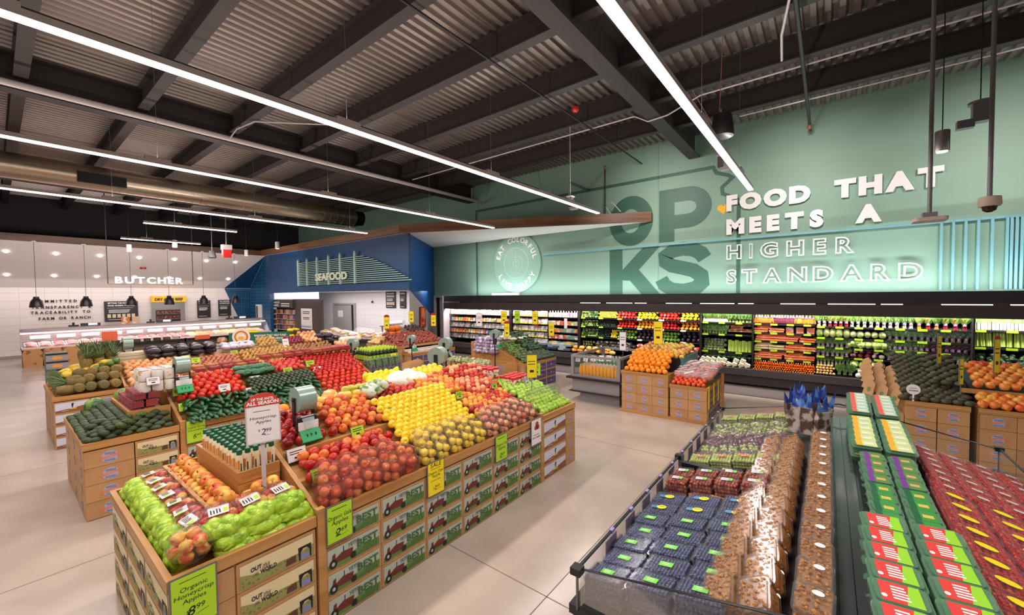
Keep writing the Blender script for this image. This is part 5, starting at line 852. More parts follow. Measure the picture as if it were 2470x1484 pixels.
for i in range(5): put('bread_bag', [('bag', MB().blob(.17, .2, .14, 0, None, 10, 7, .1, i + 3).mesh('bag', [mat('bread_tan', (196, 140, 90), .5, noise=((236, 210, 180), 10, .5, .62))]))], 'tan bread bag below the sausage end of the butcher counter', 'bread bag', 'bread bags', (-20.08, 5.9 + i * .42, .34), (0, 0, i))
s = thing('low_shelf', 'low brown shelf below the sausage end of the butcher counter', 'shelf'); MB().box(-20.3, -19.85, 5.6, 7.9, 0, .22).build('body', [KICK], s)
tag(MB().box(-20.26, -20.22, 2.35, 2.75, .62, .98).build('deli_poster', [ORNG]), 'orange sale card on the butcher counter glass', 'card'); tag(MB().box(-20.2, -20.17, 5.0, 5.5, .45, .62).build('deli_poster', [ORNG]), 'orange strip card low on the butcher counter front', 'card')
# butcher wall lettering and boards
s = thing('wall_slogan', 'black lettering on white tiles reading committed to transparency and traceability to farm or ranch', 'sign', (-23.47, 0, 0), pi / 2)
for t, y0, y1, z in (('COMMITTED TO', .95, 2.48, 2.03), ('TRANSPARENCY &', .9, 2.46, 1.8), ('TRACEABILITY TO', .88, 2.43, 1.6), ('FARM OR RANCH', 1.07, 2.43, 1.37)):
    vx = y0; tot = sum(text_poly(c, .02)[2] if c != ' ' else .5 for c in t) * .125; gp = (y1 - y0 - tot) / (len(t) - 1)
    for c in t:
        if c != ' ': MB().text(c, vx, z, .1, -.012, 0, None, .03, 0, text_poly(c, .02)[2] * .125, 'l', .012).build('letter', [INK], s)
        vx += (text_poly(c, .02)[2] if c != ' ' else .5) * .125 + gp
def board(loc, w, h, rz, label, head, sub=(), seed=0, pics=0):
    s = tag(ob('menu_board', None, None, loc, (0, 0, rz)), label, 'board'); MB().box(0, w, -.03, 0, 0, h).build('panel', [mat('board_black', (44, 38, 40), .5)], s); m = MB(); z = h
    for t, ch in head: z -= ch * 1.9; m.text(t, w / 2, z, ch, -.032, 0, None, .03, 0, w * .8, 'c')
    m.lines(w * .08, w * .92, h * .66, h * .01, -.032, 0, 1); m.lines(w * .12, w * .8, h * .55, h * .025, -.032, 0, 3, h * .06, None, seed); 
    if pics:
        for i in range(pics): m.flat([(w * (.08 + i * .86 / pics), h * .18), (w * (.06 + (i + .85) * .86 / pics), h * .18), (w * (.06 + (i + .85) * .86 / pics), h * .36), (w * (.08 + i * .86 / pics), h * .36)], -.033, 1)
    m.lines(w * .1, w * .75, h * .08, h * .02, -.032, 0, 1); m.build('lettering', [WHITE, mat('print_cream', (226, 206, 170), .6)], s); return s
board((-23.46, 2.83, 1.2), 1.03, .84, pi / 2, 'black board about farm animal welfare between butcher lettering and cabinet', [('SETTING THE STANDARD', .055), ('FARM ANIMAL WELFARE', .055)], pics=6)
board((-23.46, 5.94, 1.2), .52, .82, pi / 2, 'small black board right of the aging cabinet', [('NO', .04), ('ANTIBIOTICS', .05)], seed=2); board((-23.46, 6.78, 1.25), .52, .78, pi / 2, 'small black board next to the blue tile field', [('NO ADDED', .05), ('HORMONES', .05)], seed=3)
s = thing('aging_cabinet', 'steel beef aging cabinet with yellow header on the butcher wall', 'cabinet', (-23.45, 4.3, 0), pi / 2); MB().box(0, 1.15, -.1, 0, 0, 1.98).build('body', [STEEL], s); MB().box(.12, .98, -.12, -.1, .8, 1.62).build('window', [mat('cabinet_inside', (70, 54, 46), .3)], s)
for z in (1.0, 1.25, 1.48):
    MB().box(.14, .96, -.14, -.11, z - .04, z - .02).build('rack', [STEEL], s)
    for i in range(6): MB().blob(.07, .03, .06, 0, T(.2 + i * .14, -.14, z + .03), 8, 5, .1, i).build('beef_cut', [mat('aged_beef', (120, 52, 40), .5, noise=((200, 170, 140), 12, .5, .65))], s)
MB().box(-.02, 1.2, -.16, 0, 1.96, 2.24).build('header', [mat('header_yellow', (240, 190, 40), .5)], s); MB().text('DRY AGED BEEF', .59, 2.04, .11, -.165, 0, None, .04, 0, .98, 'c').build('lettering', [INK], s)
# ================================================================== SEAFOOD
s = thing('seafood_sign', 'pale green slatted sign reading seafood on the blue wall', 'sign', (0, 8.1, 0)); PG = mat('pale_sign_green', (176, 212, 196), .5)
xs = [-17.84, -17.05, -16.2, -15.3, -14.45, -13.45]
for i, x in enumerate(xs): MB().box(x - .05, x + .05, -.05, 0, 2.6, 3.58 + i * .015).build('upright', [PG], s); MB().prism([(x - .06, 3.58 + i * .015), (x + .06, 3.58 + i * .015), (x + .06, 3.65 + i * .015), (x, 3.72 + i * .015)], 'Y', -.05, 0).build('finial', [PG], s)
for i in range(14): z = 2.64 + i * .07; MB().box(-17.86, -13.5 + 2.6 * (1 - i / 13) ** .8 + .6, -.02, .02, z - .012, z + .012).build('slat', [PG], s)
m = MB(); m.text('SEAFOOD', -16.25, 2.78, .26, -.09, 0, None, .05, 0, 2.35, 'l', .03); m.build('lettering', [mat('sign_cream', (226, 236, 214), .5)], s)
s = thing('seafood_counter', 'steel seafood counter with ice and fish under the blue wall', 'counter', (0, 0, 0)); ICE = mat('ice', (236, 232, 230), .4, noise=((214, 190, 170), 9, .5, .7)); RIM = mat('steel_dark', (120, 112, 108), .3, .8)
P = [(-16.6, 8.3), (-13.9, 7.75), (-10.95, 8.02), (-11.6, 8.8), (-13.9, 8.8), (-16.4, 9.3)]
MB().prism(P, 'Z', 0, .42).build('base', [KICK], s); MB().prism(P, 'Z', .42, .56).build('plinth', [STEEL], s); MB().prism([(a * 1.0, b - (.06 if b < 8.5 else 0)) for a, b in P], 'Z', .56, .66).build('rim', [RIM], s); MB().prism([(a, b + (.03 if b < 8.5 else 0)) for a, b in P], 'Z', .66, .70).build('ice_bed', [ICE], s)
for (a, b, z0, z1) in ((0, 1, .7, 1.2), (1, 2, .7, 1.2)): MB().add([(*P[a], z0), (*P[b], z0), (P[b][0], P[b][1] + .25, z1), (P[a][0], P[a][1] + .25, z1)], [(0, 1, 2, 3)]).build('glass', [GLASS], s)
FISH = mat('fish_flesh', (230, 150, 100), .4, rnd=[(232, 140, 90), (240, 190, 150), (236, 220, 200), (220, 110, 60), (250, 200, 90)])
fm_ = MB().bbox(-.16, .16, -.1, .1, 0, .05, 0, .03).mesh('fillet', [FISH])
for i in range(24): put('fish_tray', fm_, 'tray of fish fillets on the seafood ice', 'fish', 'fish fillets on ice', (-16.2 + .45 * (i % 12), 8.32 - (.17 * min(i % 12, 5) if i % 12 < 6 else .4 - .04 * (i % 12 - 5)) + .4 * (i // 12), .71 + .06 * (i // 12)), (.2, 0, 0))
for i in range(7): card((-15.9 + i * .75, 8.2 - (.12 * i if i < 4 else .3), .84), YEL, 'small yellow tag standing at the seafood counter edge', .14, .12, '-Y')['group'] = 'seafood tags'
s = thing('grab_rack', 'black rack of hanging fish packs under the blue wall', 'rack', (-21.2, 8.45, 0)); MB().box(-.3, 2.0, .2, .25, 0, 2.0).build('panel', [DARK], s); MB().box(-.3, 2.0, -.06, .2, 1.64, 2.0).build('header', [CHAR], s); m = MB(); m.text('GRAB & GO', 0, 1.84, .09, -.07, 0, None, .03); m.text('SEAFOOD', 0, 1.7, .09, -.07, 0, None, .03); m.lines(.85, 1.8, 1.8, .04, -.07, 0, 2, .1); m.build('lettering', [WHITE], s)
for z in (.6, .85, 1.1, 1.35): MB().box(-.3, 2.0, .0, .2, z - .02, z).build('shelf', [HOUS], s)
FPK = mat('foil_pack', (110, 80, 90), .35, rnd=[(60, 50, 90), (170, 70, 40), (210, 180, 170), (120, 90, 120), (40, 36, 40), (190, 120, 60)]); fp = MB().bbox(-.07, .07, -.03, .03, 0, .19, 0, .01).mesh('pack', [FPK])
for z in (.6, .85, 1.1, 1.35):
    for i in range(13): put('fish_pack', fp, 'foil fish pack on the grab rack, shelf %s from below' % ORD[int((z - .6) / .25 + .5)], 'pack', 'fish packs at %.2f' % z, (-21.4 + i * .17, 8.52, z))
s = thing('brown_partition', 'dark brown partition panel with a white notice beside the fish packs', 'partition', (-19.2, 8.5, 0)); MB().box(0, 2.45, 0, .08, 0, 2.0).build('panel', [mat('panel_brown', (70, 56, 52), .5)], s); MB().box(.6, 1.6, -.01, 0, .72, 1.62).build('notice', [PAPER], s); m = MB(); m.lines(.75, 1.45, 1.46, .03, -.012, 0, 2, .07); m.lines(.8, 1.4, 1.2, .03, -.012, 0, 2, .06); m.lines(.6, 1.6, .78, .08, -.012, 1); m.build('print', [INK, LOGOB], s)
s = thing('light_box', 'white lit panel above the brown partition', 'light panel'); MB().box(-21.0, -16.8, 8.36, 8.42, 2.04, 2.33).build('panel', [mat('box_glow', (240, 236, 250), .5, emit=1.4)], s)
board((-16.2, 11.28, 1.58), .72, .74, 0, 'black menu board with small pictures on the seafood tiles', [('WILD CAUGHT', .06), ('SEAFOOD', .06)], pics=5); board((-15.15, 11.28, 1.58), .42, .74, 0, 'narrow black menu board on the seafood tiles', [('SUSTAIN', .06)], seed=4)
s = thing('wall_camera', 'small dark camera on the seafood tiles', 'camera', (-17.3, 11.28, 1.85)); MB().lathe([(.05, 0), (.06, .03), (.03, .07)], 10, 0, Mx.Rotation(pi / 2, 4, 'X')).build('dome', [CHAR], s); MB().box(-.05, .05, -.02, .02, -.06, 0).build('mount', [HOUS], s)
s = thing('work_table', 'steel work table with sink along the seafood wall', 'table'); MB().box(-15.6, -13.2, 10.5, 11.28, .78, .82).build('top', [STEEL], s)
for x in (-15.55, -13.25): MB().box(x, x + .05, 10.55, 10.6, 0, .78).build('leg', [STEEL], s)
MB().tube([(-15.4, 10.9, .9), (-14.3, 10.8, 1.0)], .09, 10).build('roll_stand', [WHITEP], s)
a_ = math.atan2(3.2, -2.45); s = tag(ob('framed_poster', None, None, (-11.6, 9.58, .98), (0, 0, a_)), 'red fruit poster on the angled white and blue wall', 'poster'); MB().box(-.45, .45, -.03, -.005, 0, .75).build('frame', [mat('frame_dark', (50, 34, 30), .5)], s); m = MB(); m.flat([(-.42, .03), (.42, .03), (.42, .72), (-.42, .72)], -.032, 0); m.disc(0, .52, .3, .17, -.034, 1); m.disc(.18, .4, .12, .12, -.036, 2); m.lines(-.2, .2, .14, .02, -.034, 3); m.build('print', [mat('poster_red', (176, 36, 26), .5, noise=((226, 90, 30), 4, .45, .6)), mat('poster_orange', (226, 140, 50), .5), mat('poster_grey', (190, 170, 150), .5), PAPER], s)
s = thing('fruit_stand', 'small tiered stand of yellow peppers before the grab rack', 'stand', (-13.6, 5.95, 0)); MB().tube([(0, 0, 0), (0, 0, 1.0)], .02, 6).build('pole', [BLACK], s); MB().lathe([(.12, .75), (.2, .86), (.19, .87), (.1, .77)], 14).build('bowl', [GREYM], s); MB().lathe([(.12, .95), (.2, 1.04), (.19, 1.05), (.1, .97)], 14).build('bowl', [GREYM], s)
for k, z in enumerate((.9, 1.08)):
    for i in range(9): a = i * .7; tag(ob('lemon', bpy.data.meshes['lemon'], None, (-13.6 + .12 * math.cos(a) * (1 if i else 0), 5.95 + .12 * math.sin(a), z), (a, 1, 0), 1.5), 'yellow lemon in the %s bowl of the small tiered stand' % ('lower', 'upper')[k], 'lemon', 'lemons in the %s bowl' % ('lower', 'upper')[k])
# ================================================================== SWEET POTATO ISLAND
def block(name, label, x0, x1, y0, y1, z, rail='both', cat='produce bin'):
    s = thing(name, label, cat); MB().box(x0 + .3, x1 - .3, y0 + .3, y1 - .3, 0, z - .06).build('core', [DARK], s); MB().box(x0 + .02, x1 - .02, y0 + .02, y1 - .02, z - .06, z - .03).build('shelf', [BINWX], s)
    MB().box(x0, x1, y0, y0 + .03, z - .06, z).build('rim_rail', [BINWX], s); MB().box(x1 - .03, x1, y0 + .03, y1, z - .06, z).build('rim_rail', [BINW], s); MB().box(x0, x0 + .03, y0 + .03, y1, z - .06, z).build('rim_rail', [BINW], s); MB().box(x0, x0 + .02, y0 + .05, y1, 0, z - .06).build('panel', [KRAFT], s)
    return s
block('produce_bin', 'tall bin of sweet potatoes before the seafood counter', -10.3, -8.95, 6.48, 8.3, .8)
cartons('logo', 'kraft carton', 'end of the sweet potato bin', (-10.28, 6.49, 0), '-Y', 3, .44, .245, 3, order='from the onions')
block('produce_bin', 'low bin of mushrooms joined to the sweet potato bin', -8.95, -8.6, 6.7, 8.3, .62); cartons('navy', 'dark blue print carton', 'side of the mushroom bin', (-8.6, 6.72, 0), '+X', 4, .39, .185, 3, order='from the aisle end')
sw = MB().lathe([(.006, -.075), (.026, -.05), (.036, -.01), (.034, .02), (.02, .06), (.005, .08)], 10).mesh('sweet_potato', [SWEET])
pile('sweet_potato', sw, 'sweet potato in the heap above the dark blue cartons', 'sweet potato', 'sweet potatoes', 6.6, 8.2, (-9.0, .83), (-9.75, 1.08), .13, .06, rot=lambda r, c: (1.5 + RND.uniform(-.3, .3), RND.uniform(-.3, .3), RND.uniform(0, 6)))
pile('sweet_potato', sw, 'sweet potato at the near end of its bin', 'sweet potato', 'sweet potatoes, near end', -9.75, -9.0, (6.53, .83), (6.75, .93), .13, .06, 'X', rot=lambda r, c: (1.5, 0, RND.uniform(0, 6)))
BUT = mat('butternut_skin', (232, 196, 130), .45); bn = MB().lathe([(.01, -.08), (.05, -.065), (.058, -.03), (.04, .02), (.032, .06), (.01, .09)], 12).mesh('squash', [BUT])
pile('squash', bn, 'pale butternut squash beside the sweet potatoes', 'squash', 'butternut squashes', -10.25, -9.78, (6.53, .84), (7.0, 1.0), .13, .1, 'X', rot=lambda r, c: (1.4, 0, RND.uniform(-1, 1)))
PMP = mat('pumpkin_skin', (226, 120, 40), .5); pk_ = MB().blob(.1, .1, .085, 0, None, 14, 8).mesh('pumpkin', [PMP])
for i in range(8): put('pumpkin', pk_, 'orange pumpkin on top of the sweet potato bin', 'pumpkin', 'orange pumpkins', (-9.75 - .19 * (i % 2), 6.95 + (i // 2 % 2) * .19, 1.06 + .15 * (i // 4)), (RND.uniform(-.2, .2), 0, i))
DKP = mat('dark_root', (78, 46, 38), .6); dk = ball('root', DKP, .05, .04, .036, 10, 7, .06)
pile('beet_root', dk, 'dark root vegetable at the far top of the sweet potato bin', 'root vegetable', 'dark roots', 7.5, 8.1, (-9.7, 1.1), (-10.0, 1.22), .1, .07)
MUSH = mat('mushroom_pack', (232, 218, 204), .45, noise=((190, 160, 140), 20, .55, .66)); mp_ = MB().bbox(-.08, .08, -.06, .06, 0, .06, 0, .02).mesh('pack', [MUSH])
for i in range(9):
    for j in range(2): put('mushroom_pack', mp_, 'pale mushroom pack in the low bin above the blue cartons', 'mushroom pack', 'mushroom packs', (-8.7 - .15 * j, 6.8 + i * .165, .61 + .03 * j), (0, 0, pi / 2))
for i, (x, y, z0, z1, c, t, lab) in enumerate([(-9.7, 6.75, 1.0, 1.55, YEL, RED, 'yellow stem sign with red header above the pumpkins'), (-9.7, 7.6, 1.0, 1.68, YEL, None, 'yellow stem sign behind the pumpkins'), (-9.3, 8.1, .9, 1.55, YEL, RED, 'yellow stem sign with red header before the red poster')]): flagsign(x, y, z0, z1, .15, c, lab, 'cam', t, .33)
card((-9.9, 6.46, .78), PAPER, 'white card on the end rail of the sweet potato bin', .15, .2, '-Y', 0); card((-9.25, 6.46, .78), PAPER, 'white mushroom picture card at the sweet potato bin corner', .17, .24, '-Y', 0); tag(MB().box(-11.4, -11.1, 6.3, 6.32, .55, .8).build('price_card', [YEL]), 'yellow card hanging below the seafood counter', 'price card'); 
bagroll((-8.3, 6.5, 1.05), 'green bag roll on a black pole at the sweet potato bin', .0, .3, True)
bagroll((-5.75, 5.3, 1.22), 'large green bag roll on a black bracket before the potted herbs', .0, .4, False, 1.2)
# ================================================================== GREENS ISLAND
block('produce_bin', 'bin of brussels sprouts, broccoli and bagged greens with dark blue cartons', -7.0, -5.2, 7.1, 8.4, .62); cartons('navy', 'dark blue print carton', 'side of the greens bin', (-5.2, 7.12, 0), '+X', 3, .42, .19, 3, order='from the aisle end'); cartons('logo', 'kraft carton', 'near end of the greens bin', (-6.98, 7.1, 0), '-Y', 4, .44, .19, 3, order='from the purple bags')
SPR = mat('sprout_green', (96, 130, 66), .5, rnd=[(88, 120, 60), (120, 150, 84), (70, 100, 54)]); spm = MB()
for i in range(12): a = i * 2.4; spm.blob(.022, .022, .02, 0, T(.05 * math.cos(a), .05 * math.sin(a), .02 * (i % 3)), 7, 5)
spm = spm.mesh('cluster', [SPR]); BRO = mat('broccoli_green', (64, 96, 58), .7, rnd=[(58, 90, 54), (76, 110, 66), (60, 88, 62)], noise=((40, 64, 40), 60, .4, .65)); brm = MB(); rr_ = random.Random(4)
for i in range(16): a = i * 2.4; q = math.sqrt(i / 16) * .05; brm.blob(.024, .024, .022, 0, T(q * math.cos(a), q * math.sin(a), .03 - q * q * 6), 7, 5, .1, i)
brm.lathe([(.02, -.05), (.03, 0), (.045, .015)], 8, 0); brm = brm.mesh('broccoli', [BRO])
pile('brussels_sprouts', spm, 'net of brussels sprouts in the greens bin', 'brussels sprouts', 'brussels sprouts', 7.15, 7.75, (-5.3, .66), (-6.0, .98), .12, .1, rot=lambda r, c: (0, 0, RND.uniform(0, 6)))
DKG = mat('dark_sprout_tray', (60, 80, 58), .6, noise=((150, 120, 110), 40, .58, .64)); dt = MB().blob(.09, .08, .05, 0, None, 10, 7, .16, 3).mesh('bunch', [DKG])
pile('greens_bunch', dt, 'dark leafy bunch along the side rail of the greens bin', 'bunch of greens', 'dark leafy bunches', 7.2, 8.38, (-5.27, .66), (-5.5, .76), .13, .1, rot=lambda r, c: (0, 0, RND.uniform(0, 6)))
pile('broccoli', brm, 'broccoli crown in the heap at the far side of the greens bin', 'broccoli', 'broccoli crowns in the greens bin', 7.75, 8.38, (-5.55, .82), (-6.2, 1.16), .11, .09, rot=lambda r, c: (RND.uniform(-.5, .5), RND.uniform(-.2, .7), RND.uniform(0, 6)))
s = thing('display_riser', 'wooden riser inside the greens bin', 'riser'); MB().prism([(-5.3, .6), (-5.3, .62), (-6.3, 1.0), (-6.9, 1.0), (-6.9, .6)], 'Y', 7.2, 8.35).build('box', [BINW], s)
PBG = mat('purple_bag', (140, 116, 150), .35, noise=((214, 204, 216), 14, .5, .6)); pbm = MB().blob(.14, .1, .045, 0, None, 10, 6, .1, 7, (0, 0, 0), .7).mesh('bag', [PBG])
for k in range(5):
    for i in range(4): put('produce_bag', pbm, 'purple and white salad bag stacked in the greens bin', 'bag of produce', 'purple salad bags', (-6.15 - .25 * (i % 3) - (.1 if i == 3 else 0), 7.2 + .16 * (i // 3) + .02 * k, .8 + k * .07), (0, 0, RND.uniform(-.2, .2)))
WPR = mat('white_veg', (226, 226, 206), .5, noise=((120, 150, 90), 18, .5, .62)); wv = MB().blob(.12, .09, .04, 0, None, 10, 6, .1, 3).mesh('bag', [WPR])
for i in range(14): put('produce_bag', wv, 'white and green bag on top of the greens bin', 'bag of produce', 'white and green bags', (-6.0 - .2 * (i % 5), 7.75 + .2 * (i // 5), 1.06), (0, 0, RND.uniform(0, 6)))
POTC = mat('cone_kraft', (190, 150, 104), .7); HRB = mat('potted_herb', (134, 150, 84), .6, rnd=[(120, 140, 76), (160, 164, 110)], noise=((210, 200, 170), 18, .5, .6)); cn = MB().lathe([(.04, 0), (.065, .14), (.07, .16)], 10).mesh('cone', [POTC]); hb = MB(); [hb.blob(.05, .05, .045, 0, T(.04 * math.cos(i * 2), .04 * math.sin(i * 2), .18 + .02 * (i % 3)), 7, 5, .25, i) for i in range(6)]; hb = hb.mesh('herb', [HRB])
s = block('produce_bin', 'low bin of potted herbs in kraft cones', -6.95, -5.65, 6.3, 6.75, .5); cartons('tractor', 'pale print carton', 'front of the potted herb bin', (-6.94, 6.3, 0), '-Y', 3, .42, .148, 3, order='from the sweet potatoes')
for i in range(7):
    for j in range(2): put('potted_herb', [('cone', cn), ('herb', hb)], 'potted herb in a kraft cone in the low bin', 'potted plant', 'potted herbs', (-6.82 + i * .165, 6.4 + j * .2, .47), (RND.uniform(-.1, .1), 0, i))
for i, (x, y, z0, z1, c, t, w, lab) in enumerate([(-6.9, 7.5, 1.0, 1.68, PAPER, None, .2, 'white stem sign above the purple salad bags'), (-6.5, 8.0, 1.0, 1.72, YEL, None, .2, 'yellow stem sign left of the lime one over the greens bin'), (-6.3, 8.3, 1.0, 1.72, LIME, None, .18, 'lime stem sign over the greens bin'), (-6.05, 7.55, .9, 1.45, YEL, RED, .17, 'yellow stem sign with red header over the brussels sprouts'), (-5.75, 8.3, 1.0, 1.72, YEL, None, .18, 'yellow stem sign above the broccoli crowns'), (-5.3, 8.35, 1.0, 1.45, YEL, None, .18, 'short yellow stem sign at the far edge of the greens bin')]): flagsign(x, y, z0, z1, w * .78, c, lab, 'cam', t, .33)
bagroll((-5.75, 6.75, 1.28), 'green bag roll on a black pole beside the brussels sprouts', .0, .4, True)
flagsign(-5.05, 7.35, .3, .62, .16, LIME, 'lime card on the blue cartons of the greens bin', 'cam', None, .28)
s = thing('standing_panel', 'thin wooden panel standing at the near end of the greens bin', 'panel'); MB().box(-5.62, -5.34, 6.98, 7.02, 0, .62).build('board', [BINWX], s)
# ================================================================== JUICE CASE
s = thing('juice_case', 'grey glass walled cooler case of bottled orange juice', 'cooler case', (0, 0, 0)); GRC = mat('case_grey', (150, 146, 148), .4, .2)
x0, x1, y0, y1 = -4.05, -3.02, 7.1, 8.55
MB().box(x0 + .14, x1 - .06, y0 + .12, y1 - .1, 0, .2).build('base', [GRC], s); MB().box(x0 + .02, x1 - .02, y0 + .02, y1, .22, .46).build('body', [GRC], s); MB().box(x0 - .08, x1 + .06, y0 - .06, y1 + .05, .46, .5).build('bumper', [DARK], s); MB().box(x0 - .03, x1 + .03, y0 - .03, y1 + .03, .2, .22).build('kick_strip', [DARK], s); MB().box(x0 + .04, x1 - .04, y0 + .05, y1 - .02, .5, .52).build('deck', [GREYM], s)
for (a, b) in ((x0, y0), (x1 - .06, y0), (x0, y1 - .05), (x1 - .06, y1 - .05)): MB().box(a, a + .06, b, b + .05, .5, .93).build('post', [GRC], s)
MB().box(x0 + .06, x1 - .06, y0, y0 + .04, .885, .93).build('rail', [GRC], s); MB().box(x0 + .06, x1 - .06, y1 - .04, y1, .885, .93).build('rail', [GRC], s); MB().box(x0, x0 + .05, y0 + .05, y1 - .05, .885, .93).build('rail', [GRC], s); MB().box(x1 - .05, x1, y0 + .05, y1 - .05, .885, .93).build('rail', [GRC], s); MB().box(x0 + .06, x1 - .06, y0, y0 + .03, .5, .54).build('rail', [GRC], s)
MB().box(x0 + .06, x1 - .06, y0 + .012, y0 + .02, .54, .885).build('glass_pane', [GLASS], s); MB().box(x0 + .012, x0 + .02, y0 + .05, y1 - .05, .52, .885).build('glass_pane', [GLASS], s); MB().box(x1 - .02, x1 - .012, y0 + .05, y1 - .05, .52, .885).build('glass_pane', [mat('pane_dark', (74, 66, 62), .2)], s)
OJ = mat('orange_juice', (248, 176, 30), .25); BCAP = mat('bottle_cap_pale', (220, 204, 190), .4); b1 = MB().lathe([(.034, 0), (.036, .01), (.036, .15), (.016, .2)], 12).mesh('bottle', [OJ]); b2 = MB().lathe([(.018, .2), (.018, .225)], 10).mesh('cap', [BCAP]); GBT = mat('green_juice', (70, 140, 90), .3); b3 = MB().lathe([(.034, 0), (.036, .01), (.036, .15), (.016, .2)], 12).mesh('bottle', [GBT])
for j in range(4):
    for i in range(11): put('juice_bottle', [('bottle', b1), ('cap', b2)], 'orange juice bottle in the front rows of the glass case', 'bottle', 'orange juice bottles', (-3.88 + i * .075, 7.2 + j * .085, .52))
for j in range(5):
    for i in range(11): put('juice_bottle', [('bottle', b3), ('cap', b2)], 'green juice bottle at the back of the glass case', 'bottle', 'green juice bottles', (-3.88 + i * .075, 7.62 + j * .15, .56))
for i in range(5): card((-3.98 + .12 * i, 7.18 + .1 * i, .9), PAPER, 'white card standing inside the juice case', .11, .12, '-Y', -.3)['group'] = 'cards in the juice case'
flagsign(-2.93, 7.02, .7, 1.44, .12, PAPER, 'narrow white stem sign between the juice case and the oranges', .2, None, .34)
# ================================================================== ORANGE AND TOMATO PALLETS
block('produce_bin', 'bin of oranges and pears on kraft cartons beside the juice case', -2.96, -2.12, 7.0, 8.6, .74); cartons('logo', 'kraft carton', 'front of the orange bin', (-2.945, 7.0, 0), '-Y', 3, .275, .168, 4, d=.4, z0=.02, order='from the juice case')
block('produce_bin', 'lower bin of bagged small tomatoes beside the oranges', -2.1, -1.5, 7.0, 8.0, .6); cartons('logo', 'kraft carton', 'front of the small tomato bin', (-2.09, 7.0, 0), '-Y', 2, .29, .178, 3, d=.26, z0=.02, order='from the oranges'); cartons('navy', 'dark blue print carton', 'small tomato bin side', (-1.5, 7.05, 0), '+X', 3, .3, .178, 3, d=.2, z0=.02, order='from the aisle end')
s = thing('pallet_trim', 'pale wooden pallet trim under the orange and tomato bins', 'pallet'); MB().box(-2.98, -1.48, 6.975, 6.995, 0, .05).build('board', [BINWX], s); MB().box(-1.498, -1.478, 7.0, 8.0, 0, .05).build('board', [BINW], s); MB().box(-1.5, -1.45, 7.97, 8.03, 0, .68).build('post', [BINW], s)
om = bpy.data.meshes['orange']; pile('orange', om, 'orange in the heap at the front of the kraft carton bin', 'orange', 'oranges in the carton bin', -2.92, -2.14, (7.06, .78), (7.42, 1.02), .093, .068, 'X', jit=.05, size=(.92, 1.0)); pile('orange', om, 'orange in the heap at the front of the kraft carton bin', 'orange', 'oranges in the carton bin', -2.88, -2.16, (7.15, .9), (7.46, 1.06), .093, .08, 'X')
APR = mat('pear_apple_mix', (196, 190, 60), .35, rnd=[(196, 196, 60), (226, 200, 80), (200, 110, 50), (170, 60, 50), (214, 170, 90)], noise=((220, 180, 90), 16, .5, .7)); apm = applemesh('pear', APR, .04)
pile('pear', apm, 'green or russet pear behind the oranges', 'pear', 'pears behind the oranges', -2.9, -2.0, (7.5, 1.0), (8.3, 1.12), .09, .075, 'X'); s = thing('teal_crate', 'long teal crate edge beside the pears', 'crate'); MB().box(-2.04, -2.0, 7.45, 8.5, .68, .98).build('side', [mat('teal', (70, 120, 116), .5)], s); MB().box(-2.9, -2.04, 7.48, 8.5, .72, .96).build('riser', [DARK], s)
CH = mat('small_tomato', (214, 66, 36), .22, rnd=[(210, 50, 32), (226, 96, 40), (196, 40, 36)]); ch = ball('tomato', CH, .036, .036, .034)
pile('tomato', ch, 'small orange red tomato at the front of the low bin', 'tomato', 'small tomatoes in the low bin', -2.08, -1.53, (7.05, .63), (7.2, .74), .072, .05, 'X'); 
chb = MB(); rr_ = random.Random(8); [chb.blob(.03, .03, .03, 0, T(rr_.uniform(-.08, .08), rr_.uniform(-.06, .06), rr_.uniform(-.02, .025)), 8, 6) for i in range(13)]; chb = chb.mesh('tomatoes', [CH]); chf = MB().blob(.115, .09, .06, 0, None, 12, 7, .06, 2, (0, 0, 0), .8).mesh('net', [film('white_net', (255, 250, 250), .22, .2, .4)]); chl = MB(); chl.add([(-.1, -.02, .055), (.1, -.02, .055), (.1, .025, .055), (-.1, .025, .055)], [(0, 1, 2, 3)]); chl = chl.mesh('band', [PAPER])
for j in range(6):
    for i in range(4):
        put('tomato_bag', [('tomatoes', chb), ('net', chf), ('band', chl)], 'net bag of small tomatoes with white band in the low bin', 'bag of tomatoes', 'net bags of small tomatoes', (-1.98 + i * .14, 7.22 + j * .14, .74 + .03 * min(j, 3)), (RND.uniform(-.2, .2), RND.uniform(-.2, .2), .8 + RND.uniform(-.5, .5)))
for i, (y, z) in enumerate([(7.0, .62), (7.35, .62), (7.7, .6)]): tag(MB().box(-1.496, -1.49, y + .02, y + .1, .25, z).build('price_card', [YEL]), 'narrow yellow card on the side of the small tomato bin, %s from the front' % ORD[i], 'price card')
flagsign(-2.45, 7.5, 1.0, 1.62, .16, YEL, 'tall yellow stem sign behind the oranges', .4, None, .42)
# ================================================================== AVOCADO BIN BY THE BERRY CASE
block('produce_bin', 'avocado bin with large round emblem cartons beyond the berry case', .76, 1.3, 6.8, 8.2, .8); cartons('logo', 'large kraft carton', 'avocado bin beyond berry case', (.765, 6.8, 0), '-Y', 1, .265, .185, 4, d=.4, z0=.02); cartons('logo', 'large kraft carton by the gap', 'avocado bin beyond berry case', (1.035, 6.8, 0), '-Y', 1, .26, .185, 4, d=.4, z0=.02)
block('produce_bin', 'bin of red and yellow apples beside the avocados beyond the berry case', 1.36, 2.2, 6.8, 8.2, .8); cartons('logo', 'large kraft carton', 'front of the bicolour apple bin', (1.37, 6.8, 0), '-Y', 3, .27, .185, 4, d=.4, z0=.02, order='from the avocado bin'); s = thing('pallet_trim', 'pale wooden pallet trim under the avocado bin', 'pallet'); MB().box(.74, 2.2, 6.775, 6.795, 0, .05).build('board', [BINWX], s)
